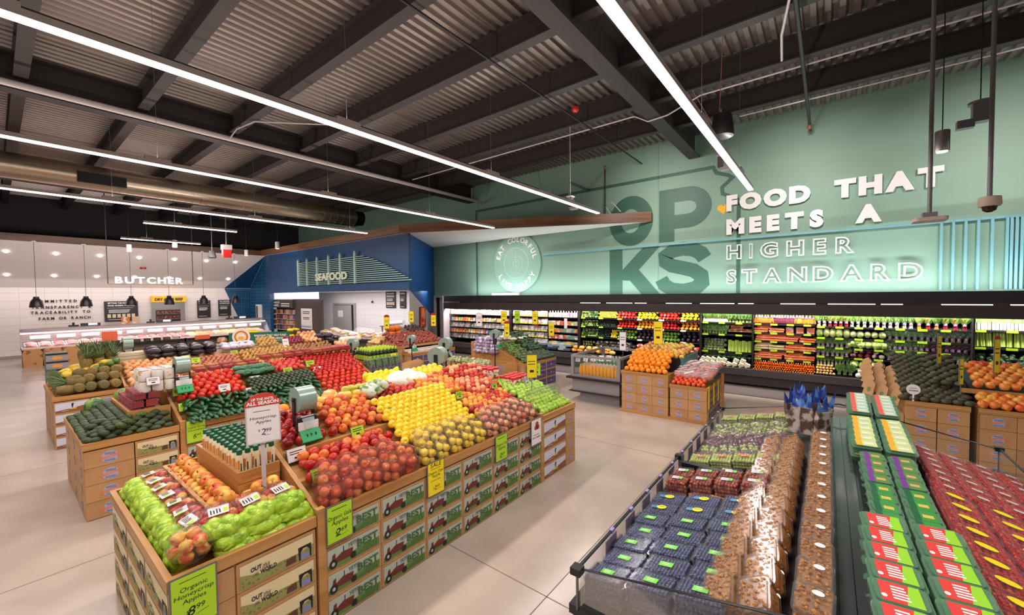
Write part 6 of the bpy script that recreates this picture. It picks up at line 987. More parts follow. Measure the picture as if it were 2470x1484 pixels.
AVR2 = lambda r, c: (RND.uniform(-.1, .1), pi / 2 - .1, RND.uniform(-.2, .2))
pile('avocado', AVOM2, 'dark avocado in the big sloping heap beyond the berry case', 'avocado', 'avocados beyond the berry case', .70, 1.34, (6.85, .83), (7.95, 1.22), .088, .066, 'X', jit=.05, rot=AVR2)
pile('avocado', AVOM2, 'dark avocado on the upper step beyond the berry case', 'avocado', 'avocados on the upper step', .98, 1.3, (7.05, 1.02), (7.7, 1.26), .088, .066, 'X', jit=.05, rot=AVR2)
s = thing('display_riser', 'wooden riser below the avocado heap', 'riser'); MB().prism([(6.85, .76), (8.15, .76), (8.15, 1.15), (7.95, 1.15)], 'X', .8, 1.28).build('box', [BINWX], s); s = thing('wooden_tray', 'wooden shelf rail between the two steps of apples', 'tray'); MB().box(1.26, 2.2, 7.0, 7.03, .93, .98).build('tray_rail', [BINWX], s); MB().prism([(7.03, .92), (7.9, 1.1), (7.9, .8), (7.03, .8)], 'X', 1.36, 2.2).build('riser', [DARK], s)
BIA = mat('bicolour_skin', (226, 96, 40), .3, rnd=[(220, 60, 36), (236, 150, 60), (226, 90, 40)], noise=((240, 190, 80), 18, .45, .65)); A_BI = AP(BIA, .044)
apples(A_BI, 'red and yellow apple on the upper shelf beside the avocado heap', 'apples on the upper shelf', 1.36, 2.1, (7.06, 1.03), (7.6, 1.2), .09, .08, axis='X', rot=lambda r, c: (RND.uniform(-.8, .3), RND.uniform(-.3, .3), RND.uniform(0, 6))); apples(A_BI, 'red and yellow apple on the lower shelf beside the avocado heap', 'apples on the lower shelf', 1.34, 2.1, (6.86, .84), (6.98, .93), .09, .06, axis='X')
kv = MB(); kv.prism([(-.075, 0), (.075, 0), (.07, .22), (.0, .28), (-.07, .22)], 'Y', -.02, .02, 0); KV = kv.mesh('bag', [KRAFT]); kl = MB().disc(0, .1, .03, .045, -.021, 0, 12).mesh('print', [mat('print_avocado', (110, 116, 70), .6)])
for r in range(3):
    for i in range(5): put('kraft_bag', [('bag', KV), ('print', kl)], 'kraft bag of avocados leaning at the corner of the avocado heap', 'paper bag', 'kraft bags of avocados', (.42 + .12 * r, 6.92 + .17 * i - .02 * r, .8 - .04 * r + .05 * i), (-.3, .12, -.5 + RND.uniform(-.1, .1)), .72)
s = thing('display_riser', 'kraft side shelf carrying the kraft bags', 'riser'); MB().box(.3, .755, 6.85, 7.8, 0, .62).build('box', [KRAFT], s)
s = tag(ob('paddle_sign', None, None, (.83, 6.82, .8)), 'round white paddle sign standing in the avocado heap', 'sign'); m = MB(); m.lathe([(.062, -.004), (.062, .004)], 24, 0, T(0, 0, .14) @ Mx.Rotation(pi / 2, 4, 'X')); m.build('disc', [PAPER], s); MB().box(-.008, .008, -.003, .003, 0, .08).build('stick', [PAPER], s); m = MB(); m.text('3-4 DAYS', 0, .12, .016, -.006, 0, None, .03, 0, .08, 'c'); m.lines(-.035, .035, .155, .004, -.006, 0); m.build('lettering', [INK], s)
flagsign(1.13, 7.4, 1.1, 1.56, .07, YEL, 'narrow yellow stem sign at the far side of the avocado heap', .9, None, .36); flagsign(1.21, 6.75, .95, 1.36, .07, YEL, 'narrow yellow stem sign at the upper step of avocados', .9, None, .3); flagsign(1.57, 7.2, 1.1, 1.56, .09, YEL, 'yellow stem sign with red header behind the bicolour apples', .8, RED, .4)
# ================================================================== BERRY CASE
s = thing('berry_case', 'black refrigerated island case of berries with clear glass edge', 'cooler case', (0, 0, 0)); RIMB = mat('case_black', (28, 26, 28), .3); SMK = mat('deck_dark', (44, 42, 44), .25)
X0, X1, Y0, Y1 = -.83, 1.0, 1.46, 4.4; XM = .09
MB().box(X0 + .1, X1 - .1, Y0 + .1, Y1 - .1, 0, .2).build('base', [GREYM], s); MB().box(X0, X1, Y0, Y1, .2, .8).build('body', [mat('case_body_grey', (110, 106, 108), .4)], s)
m = MB(); m.box(X0 - .02, X0 + .03, Y0, Y1, .8, .84).box(X1 - .03, X1 + .02, Y0, Y1, .8, .84).box(X0 + .03, X1 - .03, Y0 - .02, Y0 + .03, .8, .84).box(X0 + .03, X1 - .03, Y1 - .03, Y1 + .02, .8, .84); m.build('rim', [RIMB], s)
m = MB(); m.prism([(X0 + .05, .8), (X0 + .05, .815), (-.32, .92), (-.32, .96), (-.12, 1.0), (XM - .06, 1.07), (XM + .06, 1.07), (.3, 1.03), (.42, .98), (X1 - .05, .83), (X1 - .05, .8)], 'Y', Y0 + .05, Y1 - .05); m.build('stepped_deck', [SMK], s)
m = MB(); m.box(XM - .045, XM - .002, Y0 + .05, Y1, 1.07, 1.078).box(XM + .002, XM + .045, Y0 + .05, Y1, 1.07, 1.078); m.build('ridge_glass', [mat('ridge_smoke', (70, 74, 74), .08, .2)], s)
def clearwall(x, a, b): MB().box(x - .004, x + .004, a, b, .84, 1.0).build('glass_pane', [GLASS], s)
clearwall(X0 + .02, Y0 + .02, 2.91); clearwall(X0 + .02, 2.93, Y1 - .02); clearwall(X1 - .02, Y0 + .02, 2.91); clearwall(X1 - .02, 2.93, Y1 - .02)
for x in (X0 + .02, X1 - .02): MB().box(x - .006, x + .006, Y0, Y1, 1.0, 1.008).build('glass_edge', [RIMB], s)
for y in (Y0, 2.92, Y1):
    for x in (X0 + .02, X1 - .02): MB().box(x - .022, x + .022, y - .022, y + .022, .985, 1.015).build('corner_clip', [RIMB], s); MB().box(x - .004, x + .004, y - .004, y + .004, .83, .99).build('glass_post', [GREYM], s)
for y in (Y0 + .01, Y1 - .01):
    MB().prism([(X0 + .03, .84), (X0 + .03, 1.0), (XM, 1.18), (X1 - .03, 1.0), (X1 - .03, .84)], 'Y', y - .003, y + .003).build('end_glass', [GLASS], s)
    MB().tube([(X0 + .02, y, 1.0), (XM, y, 1.185), (X1 - .02, y, 1.0)], .005, 5).build('glass_edge', [RIMB], s)
for i in range(11): y = 1.75 + i * .24; MB().box(X0 + .012, X0 + .016, y, y + .12, .875, .97).build('tag_holder', [film('lilac_tag', (150, 136, 170), .75, .2, .3)], s); MB().box(X0 + .012, X0 + .028, y + .04, y + .07, .995, 1.012).build('tag_clip', [mat('clip_lilac', (150, 140, 200), .3)], s)
m = MB().box(X0 + .05, -.3, 2.88, 2.92, .84, .98).build('divider', [RIMB], s)
BLUEB = mat('blueberry', (74, 82, 120), .5, rnd=[(70, 78, 116), (82, 90, 128)], noise=((120, 128, 160), 90, .48, .66)); DKBL = mat('blackcurrant', (40, 44, 66), .5); GRN_ST = LIME
ST_BL = sticker(.055, .032, .0565, [mat('sticker_green', (110, 210, 60), .5), PAPER], False, 0, 0, True)
BP = clamshell(.178, .125, .056, BLUEB, ST_BL, (12, 9), .0068)
stb = MB(); stb.add([(-.03 + .026 * math.cos(2 * pi * i / 16) + .035, .022 * math.sin(2 * pi * i / 16), .0575) for i in range(16)], [tuple(range(16))], 0); stb.add([(-.05, -.012, .0572), (-.02, -.018, .0572), (-.02, .018, .0572), (-.05, .012, .0572)], [(0, 1, 2, 3)], 1); stb.add([(-.012, .004, .058), (.022, .004, .058), (.022, .008, .058), (-.012, .008, .058)], [(0, 1, 2, 3)], 2)
ST_YB = stb.mesh('sticker', [YEL, mat('sticker_blue', (70, 140, 180), .5), INK])
BP2 = clamshell(.178, .14, .056, BLUEB, ST_YB, (12, 9), .0068, seed=3)
slopeL = math.atan2(.14, .42)
def onL(x): return .83 + (x + .76) / .44 * .115
for r in range(5):                                  # near rows, three across, with green stickers, two deep
    for c in range(3):
        for k in range(2): put('berry_pack', BP, 'clear pack of blueberries with green sticker, %s row from the glass end' % ORD[r], 'berry pack', 'blueberry packs with green sticker, %s row' % ORD[r], (-.70 + c * .185 + .02 * (r % 2) - .02, 1.58 + r * .132, onL(-.70 + c * .17) + k * .058), (0, -slopeL * .55, RND.uniform(-.04, .04) - .05))
for r in range(2):
    for c in range(3):
        for k in range(2): put('berry_pack', BP2, 'clear pack of blueberries with yellow sticker, %s row before the grape tomatoes' % ORD[r], 'berry pack', 'blueberry packs with yellow sticker, %s row' % ORD[r], (-.71 + c * .185, 2.25 + r * .145, onL(-.71 + c * .17) + k * .058), (0, -slopeL * .55, RND.uniform(-.05, .05)))
GRT = mat('mixed_grape_tomato', (150, 60, 44), .3, rnd=[(140, 50, 40), (170, 80, 56), (120, 44, 50)], noise=((200, 120, 70), 40, .5, .6)); ST_W = sticker(.06, .035, .111, [PAPER, mat('sticker_g2', (120, 200, 70), .5), mat('sticker_mag', (150, 30, 90), .5)], two=True); GTT = clamshell(.125, .11, .11, GRT, ST_W, (7, 6), .0105)
for r in range(2):
    for c in range(4): put('tomato_pack', GTT, 'tall clear pack of mixed grape tomatoes in the berry case, %s row' % ('front', 'back')[r], 'tomato pack', 'tall grape tomato packs, %s row' % ('front', 'back')[r], (-.70 + c * .135, 2.55 + r * .13, onL(-.70 + c * .12) + .06), (0, -slopeL * .4, RND.uniform(-.06, .06)))
for c in range(4): tag(MB().box(-.63 + c * .12, -.55 + c * .12, 2.47, 2.474, onL(-.6 + c * .1) + .05, onL(-.6 + c * .1) + .1).build('price_card', [mat('card_amber', (244, 180, 40), .5)]), 'small amber card before the tall grape tomato packs', 'price card', 'amber cards before the grape tomatoes')
GRA = mat('green_grape', (176, 190, 96), .3, rnd=[(170, 186, 90), (192, 204, 120)], noise=((214, 220, 150), 40, .5, .65)); GRR = mat('red_grape', (126, 60, 74), .3, rnd=[(120, 54, 68), (140, 76, 86)], noise=((170, 120, 130), 40, .5, .65))
ST_R = sticker(.05, .022, .071, [mat('sticker_red', (210, 60, 60), .5), PAPER]); GP1 = clamshell(.135, .12, .07, GRA, ST_R, (7, 6), .0105); DKP2 = clamshell(.15, .12, .065, DKBL, sticker(.06, .03, .066, [PAPER, mat('sticker_red2', (200, 60, 70), .5)]), (8, 7), .0085)
for c in range(4): put('grape_pack', GP1, 'clear pack of green grapes with red sticker above the dark berries', 'grape pack', 'green grape packs with red sticker', (-.69 + c * .135, 3.06, onL(-.69 + c * .13) + .07), (.15, -slopeL * .5, 0))
for c in range(2): put('berry_pack', DKP2, 'clear pack of dark grapes at the black divider', 'berry pack', 'dark grape packs', (-.68 + c * .17, 2.97, onL(-.68 + c * .15) + .01), (0, -.1, 0))
def grapebag(mt, seed):
    m = MB(); r = random.Random(seed)
    for i in range(34): m.blob(.0125, .0125, .0135, 0, T(r.uniform(-.06, .06), r.uniform(-.05, .05), r.uniform(-.015, .03)), 7, 5)
    f = MB().blob(.082, .07, .05, 0, T(0, 0, .005), 12, 7, .12, seed, (0, 0, 0), .75).mesh('film', [film('grape_film', (255, 250, 252), .06, .1, .6, 26)]); return [('grapes', m.mesh('grapes', [mt])), ('film', f)]
for r in range(6):
    mt, nm = ((GRR, 'red'), (GRA, 'green'), (GRR, 'red'), (GRR, 'dark red'), (GRA, 'green'), (GRA, 'pale green'))[r]; gb = grapebag(mt, r)
    for c in range(4): put('grape_bag', gb, 'clear bag of %s grapes, %s row behind the grape packs' % (nm, ORD[r]), 'bag of grapes', '%s grape bags, row %s' % (nm, ORD[r]), (-.70 + c * .135, 3.22 + r * .135, onL(-.70 + c * .13) + .06 + .008 * r), (.1, -.15, RND.uniform(-.4, .4)))
for c in range(4): put('grape_pack', GP1, 'clear pack of green grapes at the far glass end of the case', 'grape pack', 'green grape packs at the far end', (-.70 + c * .14, 4.22, onL(-.7 + c * .13) + .07), (.1, -.15, 0))
# granola tubs
GRN = mat('granola', (196, 134, 62), .7, rnd=[(196, 132, 58), (208, 150, 78)], noise=((146, 90, 40), 70, .48, .66)); gc = MB(); rr_ = random.Random(2); gc.bbox(-.046, .046, -.05, .05, .004, .075, 0, .015)
for i in range(70): gc.blob(.0075, .0065, .0055, 0, T(rr_.uniform(-.044, .044), rr_.uniform(-.05, .05), .075 + rr_.uniform(-.004, .006), rr_.uniform(0, 3), rr_.uniform(0, 3), 0), 5, 4, .25, i)
for i in range(30): gc.blob(.0075, .004, .0065, 0, T(rr_.uniform(-.044, .044), -.05, rr_.uniform(.01, .07)), 5, 4, .25, i)
gc = gc.mesh('granola', [GRN]); gsh = MB(); gsh.bbox(-.05, .05, -.055, .055, 0, .07, 0, .018); gsh.bbox(-.057, .057, -.062, .062, .07, .078, 0, .02); gsh.bbox(-.05, .05, -.055, .055, .078, .092, 0, .018); gsh = gsh.mesh('tub', [CLAM]); gst = sticker(.034, .02, .0925, [PAPER, LOGOT], True, .012, .02, False); GT1 = [('tub', gsh), ('granola', gc), ('tub/sticker', gst)]; GT0 = [('tub', gsh), ('granola', gc)]
for i in range(13):
    y = 1.60 + i * .155
    for k in range(2): put('granola_tub', GT1, 'clear tub of granola lying flat beside the ridge, %s from the glass end' % ORD[i], 'granola tub', 'granola tubs beside the ridge, place %s' % ORD[i], (-.025, y, 1.0 + .0 + k * .088), (.28, 0, RND.uniform(-.06, .06)))
for cidx, (x, z, nm) in enumerate([(-.155, .975, 'inner'), (-.265, .945, 'outer')]):
    for i in range(13):
        y = 1.62 + i * .15
        put('granola_tub', GT0, 'clear tub of granola in the %s tilted row, %s from the glass end' % (nm, ORD[i]), 'granola tub', 'granola tubs, %s row, place %s' % (nm, ORD[i]), (x, y, z + .07), (.45, -.55, -.1))
        if i % 2 == 0: put('granola_tub', GT0, 'clear tub of granola under the %s tilted row, %s from the glass end' % (nm, ORD[i]), 'granola tub', 'granola tubs under the %s row, place %s' % (nm, ORD[i]), (x, y, z - .01), (0, -.3, 0))
# snack pouches
BLT = mat('pouch_blue', (40, 66, 150), .3, .3, noise=((90, 140, 210), 14, .5, .62)); PCH = mat('pouch_brown', (104, 84, 72), .35, .3, noise=((214, 202, 192), 16, .44, .54)); pm_ = MB(); pm_.prism([(-.036, 0), (.036, 0), (.042, .13), (.036, .2), (-.034, .2), (-.042, .13)], 'Y', -.02, .02, 0); pm2 = MB(); pm2.add([(-.036, -.018, .17), (.036, -.018, .17), (.036, .018, .17), (-.036, .018, .17), (-.026, 0, .3), (-.004, -.004, .225), (.03, .004, .33)], [(0, 1, 5), (0, 5, 4), (1, 6, 5), (2, 3, 5), (3, 4, 5), (2, 5, 6), (0, 4, 3), (1, 2, 6)], 0); PM = [('pouch', pm_.mesh('pouch', [PCH])), ('blue_top', pm2.mesh('blue_top', [BLT]))]
for i in range(4):
    for j in range(3): put('snack_pouch', PM, 'brown snack pouch with pointed blue top standing at the far end of the ridge', 'pouch', 'blue topped pouches', (-.20 + .085 * j, 3.78 + .13 * i, 1.06), (RND.uniform(-.2, .2), RND.uniform(-.25, .25), RND.uniform(-.8, .8)))
# green trays on the aisle side
def salad(w, d, h, mats, style):
    sh = MB(); sh.bbox(-w / 2 + .008, w / 2 - .008, -d / 2 + .008, d / 2 - .008, 0, h * .7, 0, .02); sh.bbox(-w / 2, w / 2, -d / 2, d / 2, h * .7, h * .82, 0, .022, None, 4); sh.bbox(-w / 2 + .01, w / 2 - .01, -d / 2 + .01, d / 2 - .01, h * .82, h, 0, .02, None, 4)
    c = MB().bbox(-w / 2 + .012, w / 2 - .012, -d / 2 + .012, d / 2 - .012, .004, h * .8, 0, .016); l = MB(); a, b, p, q, z = -w * .34, w * .34, -d * .36, d * .36, h + .0008
    l.add([(a, p, z), (b, p, z), (b, q, z), (a, q, z)], [(0, 1, 2, 3)], 0); 
    if style == 'rg':
        l.add([(a + (b - a) * .58, p, z + .0004), (b, p, z + .0004), (b, q, z + .0004), (a + (b - a) * .75, q, z + .0004)], [(0, 1, 2, 3)], 1)
        for i in range(5): l.add([(a + .03, p + (q - p) * (.18 + .14 * i), z + .0008), (a + .03 + (b - a) * (.42 - .02 * i), p + (q - p) * (.18 + .14 * i), z + .0008), (a + .03 + (b - a) * (.42 - .02 * i), p + (q - p) * (.26 + .14 * i), z + .0008), (a + .03, p + (q - p) * (.26 + .14 * i), z + .0008)], [(0, 1, 2, 3)], 2)
        l.add([(a + .008 + .008 * math.cos(i), p + .02 + .008 * math.sin(i), z + .0009) for i in [k * .7 for k in range(9)]], [tuple(range(9))], 2)
    else:
        l.add([(a, p, z + .0004), (a + (b - a) * .3, p, z + .0004), (a + (b - a) * .3, q, z + .0004), (a, q, z + .0004)], [(0, 1, 2, 3)], 1)
        l.add([(a + (b - a) * .4, p + (q - p) * .3, z + .0008), (a + (b - a) * .85, p + (q - p) * .3, z + .0008), (a + (b - a) * .85, p + (q - p) * .6, z + .0008), (a + (b - a) * .4, p + (q - p) * .6, z + .0008)], [(0, 1, 2, 3)], 2)
    return [('tray', sh.mesh('tray', [TGREEN])), ('contents', c.mesh('contents', [mats[3]])), ('tray/sticker', l.mesh('sticker', mats[:3]))]
DSAL = mat('dark_salad', (70, 84, 50), .6, noise=((130, 60, 60), 40, .5, .62)); S_RG = salad(.155, .115, .06, [mat('lab_red', (222, 66, 60), .5), mat('lab_lime', (150, 214, 50), .5), PAPER, DSAL], 'rg'); S_GR = salad(.12, .1, .055, [mat('lab_green', (60, 150, 66), .5), mat('lab_deep', (30, 100, 60), .5), mat('lab_gold', (220, 190, 90), .5), DSAL], 'g'); S_PU = salad(.12, .1, .055, [mat('lab_leaf', (90, 140, 70), .5), PURP, mat('lab_tan', (214, 170, 110), .5), DSAL], 'g'); S_YE = salad(.15, .1, .055, [mat('lab_pale', (206, 226, 150), .5), mat('lab_amber', (240, 180, 50), .5), PAPER, DSAL], 'g'); S_RD = salad(.14, .09, .055, [mat('lab_mint', (180, 214, 180), .5), mat('lab_coral', (226, 100, 90), .5), PAPER, DSAL], 'g')
def col(P, nm, xs, y0, n, dy, zb, zk, deep, rz=.12):
    for ci, x in enumerate(xs):
        for i in range(n):
            for k in range(deep): put('salad_tray', P, 'green plastic tray with %s label, %s %s from the glass end' % (nm, 'ridge side' if ci == 0 else 'outer side', ORD[i]), 'food tray', 'green trays with %s label, %s %s' % (nm, 'ridge side' if ci == 0 else 'outer side', ORD[i]), (x - .004 * k, y0 + i * dy, zb + zk * i - k * .062 * (1 if 1 else 0)), (.22, 0, rz))
col(S_RG, 'red and lime', (.20, .365), 1.58, 7, .125, 1.075, .004, 2); col(S_GR, 'deep green', (.225, .355), 2.45, 4, .115, 1.075, .0, 3); col(S_PU, 'purple', (.225, .355), 2.92, 4, .115, 1.08, .004, 3); col(S_YE, 'yellow', (.20, .36), 3.38, 6, .1, 1.13, .006, 2); col(S_RD, 'coral', (.20, .35), 3.98, 6, .075, 1.2, .008, 2)
STB = mat('strawberry', (196, 36, 34), .35, rnd=[(190, 30, 30), (206, 50, 40)], noise=((230, 110, 80), 40, .56, .66)); RSP = mat('raspberry', (160, 24, 44), .4, rnd=[(150, 20, 40), (176, 34, 50)], noise=((210, 60, 60), 40, .52, .64)); SY = sticker(.074, .044, .0565, [YEL, INK], True, 0, 0, False); SW = sticker(.05, .026, .0565, [PAPER, mat('sticker_tan', (214, 180, 110), .5)], True, 0, 0, True)
P_ST = clamshell(.16, .125, .056, STB, SY, (7, 6), .012); P_RS = clamshell(.15, .11, .056, RSP, SY, (9, 7), .009); P_PK = clamshell(.13, .1, .056, STB, SW, (7, 6), .01)
def onR(x): return .99 - (x - .45) / .5 * .14
for r in range(20):
    P, nm = (P_RS, 'raspberries') if r < 3 else (P_ST, 'strawberries') if r < 13 else (P_PK, 'small strawberries')
    y = 1.5 + (r * .134 if r < 13 else 13 * .134 + (r - 13) * .115)
    if y > 4.32: break
    for c in range(3 if r < 13 else 4):
        x = .53 + c * (.172 if r < 13 else .132)
        put('berry_pack', P, 'clear pack of %s on the outer slope, %s row from the glass end' % (nm, ORD[r]), 'berry pack', 'packs of %s, %s row' % (nm, ORD[r]), (x, y + .02 * c, onR(x) + .03), (.05, .27, RND.uniform(-.04, .04) + .08))
        if r in (0, 13) or c == 0: put('berry_pack', P, 'clear pack of %s under the top layer, %s row from the glass end' % (nm, ORD[r]), 'berry pack', 'lower packs of %s, %s row' % (nm, ORD[r]), (x, y + .02 * c, onR(x) - .03), (.05, .27, .08))
# ================================================================== WALL COOLER
s = thing('produce_cooler', 'long black open wall cooler of vegetables under the green wall', 'wall cooler', (0, 0, 0)); CX0, CX1 = -11.3, 5.6; COOLG = mat('cooler_dark', (30, 25, 26), .45); CBODY = mat('cooler_body', (70, 64, 66), .4, .2)
MB().box(CX0, CX1, 10.5, 11.3, 0, .06).build('kick', [BLACK], s); MB().box(CX0, CX1, 10.42, 11.3, .06, .28).build('base', [CBODY], s); MB().box(CX0, CX1, 10.36, 10.42, .26, .41).build('bumper', [mat('bumper_grey', (96, 90, 92), .3, .4)], s); MB().prism([(10.42, .28), (10.42, .39), (11.2, .46), (11.2, .28)], 'X', CX0, CX1).build('deck', [BLACK], s)
MB().box(CX0, CX1, 11.2, 11.3, .28, 2.1).build('panel', [BLACK], s); MB().box(CX0, CX1, 10.36, 11.3, 1.9, 2.11).build('canopy', [COOLG], s); MB().box(CX0, CX1, 10.34, 10.44, 1.64, 1.865).build('canopy_fascia', [mat('fascia_brown', (52, 42, 41), .5)], s); MB().box(CX0 + .1, CX1, 10.46, 10.54, 1.80, 1.84).build('light_strip', [mat('cooler_glow', (255, 244, 246), .5, emit=3)], s)
MB().box(CX0 - .05, CX0, 10.34, 11.3, 0, 2.11).build('panel', [HOUS], s)
for i in range(14): x = -5.6 + i * .8; MB().box(x, x + (.6, .72, .3)[i % 3], 10.37, 10.43, 1.868, 1.885).build('canopy_slot_light', [mat('slot_glow', (250, 240, 240), .5, emit=1.2)], s)
area('cooler_light', ((-11.3 - 5.73) / 2, 10.52, 1.79), 5.5, .08, 120, (1, .95, .96), (-.5, 0, 0)); area('cooler_light', (-2, 10.52, 1.79), 7.4, .08, 290, (1, .95, .93), (-.5, 0, 0)); area('cooler_light', (3.7, 10.52, 1.79), 3.8, .08, 150, (1, .95, .93), (-.5, 0, 0))
for x in (-8.3, -5.75, -2.43, -1.33, 2.02): MB().box(x - .012, x + .012, 10.5, 11.2, .45, 1.64).build('bay_divider', [COOLG], s)
SHELVES = []
def shelf(x0, x1, z): SHELVES.append((x0, x1, z, MB().prism([(10.62, z - .025), (10.62, z), (11.2, z + .03), (11.2, z)], 'X', x0 + .01, x1 - .01).build('shelf', [BLACK], s)))
for x0, x1, zs in ((-11.28, -8.3, (.57, .77, .97, 1.19, 1.43)), (-8.3, -5.76, (.57, .77, .97, 1.19, 1.43)), (-5.74, -2.44, (.89, 1.19, 1.44)), (-2.42, -1.34, (.72, 1.14, 1.42)), (-1.32, -.2, (.64, .84, 1.03, 1.22, 1.42)), (-.2, 2.0, (.58, .78, .97, 1.17, 1.40)), (2.03, 5.5, (.76, 1.12, 1.42))):
    for z in zs: shelf(x0, x1, z)
tagn = [0]
def shelftag(x, z, c=LIME): tagn[0] += 1; MB().box(x, x + .13, 10.6, 10.612, z - .03, z + .01).build('shelf_tag', [c], next((q[3] for q in SHELVES if q[0] - .1 <= x <= q[1] and abs(q[2] - z) < .04), s))
def rows(name, parts, label, cat, x0, x1, z, dx, dz, nz, rot=None, y=10.68, dy=.02, size=(.95, 1.05), group=None, jit=.08, deep=1):
    n = max(1, int((x1 - x0) / dx + .2))
    if name.endswith('_bunch') and nz == 1: deep = 2
    for k in [q for q in range(nz)] + ([-1] if deep == 2 else []):
        for i in range(n):
            x = x0 + (i + .5 + (.25 if k % 2 else -.0) * (1 if nz > 1 else 0)) * (x1 - x0) / n
            if x > x1 - dx * .3: continue
            put(name, RND.choice(parts) if isinstance(parts, tuple) else parts, label, cat, group or label, (x + RND.uniform(-jit, jit) * dx, y + dy * k if k >= 0 else y + .09, z + dz * (k + .5) if k >= 0 else z + .03), rot(i) if callable(rot) else rot or (0, 0, RND.uniform(0, 6)), RND.uniform(*size))
# peppers, squashes
def pepper(c, nm): 
    m = MB(); m.lathe([(.015, -.045), (.034, -.04), (.043, -.01), (.044, .02), (.03, .042), (.01, .036)], 12, 0, None, lambda a, z: 1 + .1 * math.cos(4 * a)); st = MB().tube([(0, 0, .036), (.004, 0, .055)], .006, 5).mesh('stem', [LEAFG]); return [('flesh', m.mesh('flesh', [mat(nm, c, .22)])), ('stem', st)]
PR, PY, PO, PGR = pepper((212, 34, 26), 'pepper_red'), pepper((250, 206, 24), 'pepper_yellow'), pepper((250, 156, 24), 'pepper_orange'), pepper((110, 150, 50), 'pepper_green'); prot = lambda i: (1.35 + RND.uniform(-.2, .2), 0, RND.uniform(-.3, .3))
CE = MB().lathe([(.006, -.06), (.022, -.055), (.024, 0), (.024, .05), (.018, .062), (.006, .062)], 10).mesh('cucumber', [mat('cuke_dark', (48, 76, 40), .4, rnd=[(40, 66, 34), (66, 96, 48)])]); ZE = MB().lathe([(.006, -.06), (.02, -.055), (.021, 0), (.021, .05), (.012, .062), (.006, .062)], 10).mesh('zucchini', [mat('zuke_dark', (30, 40, 28), .4, rnd=[(24, 34, 24), (44, 56, 36)])]); CG = MB().lathe([(.006, -.06), (.02, -.055), (.021, 0), (.021, .05), (.012, .062), (.006, .062)], 10).mesh('squash', [mat('summer_squash', (246, 214, 60), .35)]); side = lambda i: (pi / 2 - .15, 0, RND.uniform(-.15, .15)); LQ = mat('cuke_light', (150, 176, 80), .4)
CE2 = CE.copy(); CE2.materials[0] = LQ
xb = [-5.72, -5.16, -4.6, -4.04, -3.47, -2.93, -2.43]; Z1, Z2, Z3 = 1.44, 1.19, .89
rows('cucumber', (CE, CE, CE2), 'short cucumber on the top shelf next to the yellow squash', 'cucumber', xb[0], xb[1], Z1, .052, .045, 4, side); rows('squash', CG, 'yellow summer squash on the top shelf', 'squash', xb[1], xb[2], Z1, .052, .045, 4, side); rows('cucumber', (CE, CE2), 'short cucumber on the second shelf of the pepper bay', 'cucumber', xb[0], xb[1], Z2, .052, .045, 4, side); rows('zucchini', ZE, 'dark zucchini end on the second shelf of the pepper bay', 'zucchini', xb[1], xb[2], Z2, .05, .045, 4, side); rows('cucumber', (CE, CE2), 'short cucumber on the third shelf of the pepper bay', 'cucumber', xb[0], xb[1], Z3, .052, .045, 5, side); rows('zucchini', ZE, 'dark zucchini end on the third shelf of the pepper bay', 'zucchini', xb[1], xb[2] - .2, Z3, .05, .045, 5, side); rows('squash', CG, 'yellow summer squash on the third shelf', 'squash', xb[2] - .2, xb[2], Z3, .05, .045, 5, side)
for (a, b), z, P, lab in [((2, 3), Z1, PR, 'red bell pepper on the top shelf after the yellow squash'), ((3, 4), Z1, PY, 'yellow bell pepper on the top shelf between the red ones'), ((4, 5), Z1, PR, 'red bell pepper on the top shelf between the yellow ones'), ((5, 6), Z1, PY, 'yellow bell pepper on the top shelf next to the leeks'), ((2, 3), Z2, PR, 'red bell pepper on the second shelf after the zucchini'), ((3, 4), Z2, PO, 'orange bell pepper on the second shelf between the red ones'), ((4, 5), Z2, PR, 'red bell pepper on the second shelf between the orange ones'), ((5, 6), Z2, PO, 'orange bell pepper on the second shelf next to the herbs'), ((2, 3), Z3, PGR, 'green bell pepper on the third shelf before the eggplants'), ((4, 5), Z3, PGR, 'green bell pepper on the third shelf between the eggplants')]: rows('bell_pepper', P, lab, 'bell pepper', xb[a], xb[b], z, .088, .078, 3, prot)
EGG = [('flesh', MB().blob(.05, .05, .06, 0, None, 10, 7).mesh('flesh', [mat('eggplant_skin', (40, 22, 40), .15)]))]
for a, b, lab in ((3, 4, 'dark eggplant on the third shelf under the orange peppers'), (5, 6, 'dark eggplant on the third shelf next to the artichokes')): rows('eggplant', EGG[0][1], lab, 'eggplant', xb[a], xb[b], Z3, .11, .09, 3)
TOMI = ball('tomatillo', mat('husk', (120, 124, 84), .6, rnd=[(110, 116, 76), (150, 150, 110)]), .036); rows('tomatillo', TOMI, 'husked tomatillo below the cucumbers', 'tomatillo', xb[0], xb[1] - .15, .55, .08, .07, 3); WP = MB().bbox(-.09, .09, -.06, .06, 0, .05, 0, .015).mesh('pack', [mat('dark_white_pack', (70, 70, 66), .3, noise=((220, 216, 210), 14, .56, .6))]); rows('veg_pack', WP, 'dark packed mushrooms below the zucchini', 'pack', xb[1] - .15, xb[3], .52, .2, .06, 4, (0, 0, 0)); 
REDP = MB().blob(.1, .08, .06, 0, None, 10, 7, .15, 3).mesh('bag', [mat('red_pepper_bag', (196, 44, 44), .3, noise=((226, 190, 170), 14, .5, .62))]); rows('produce_bag', REDP, 'red bag of mini peppers below the eggplants', 'bag of produce', xb[3], xb[6], .5, .17, .09, 3, y=10.6); OSQ = MB().blob(.1, .08, .06, 0, None, 10, 7, .12, 3).mesh('bag', [mat('orange_veg', (240, 150, 40), .4, noise=((250, 200, 110), 14, .5, .6))]); rows('produce_bag', OSQ, 'orange bag in the bottom deck beside the juice case', 'bag of produce', -6.0, xb[2], .44, .2, .08, 2, y=10.55)
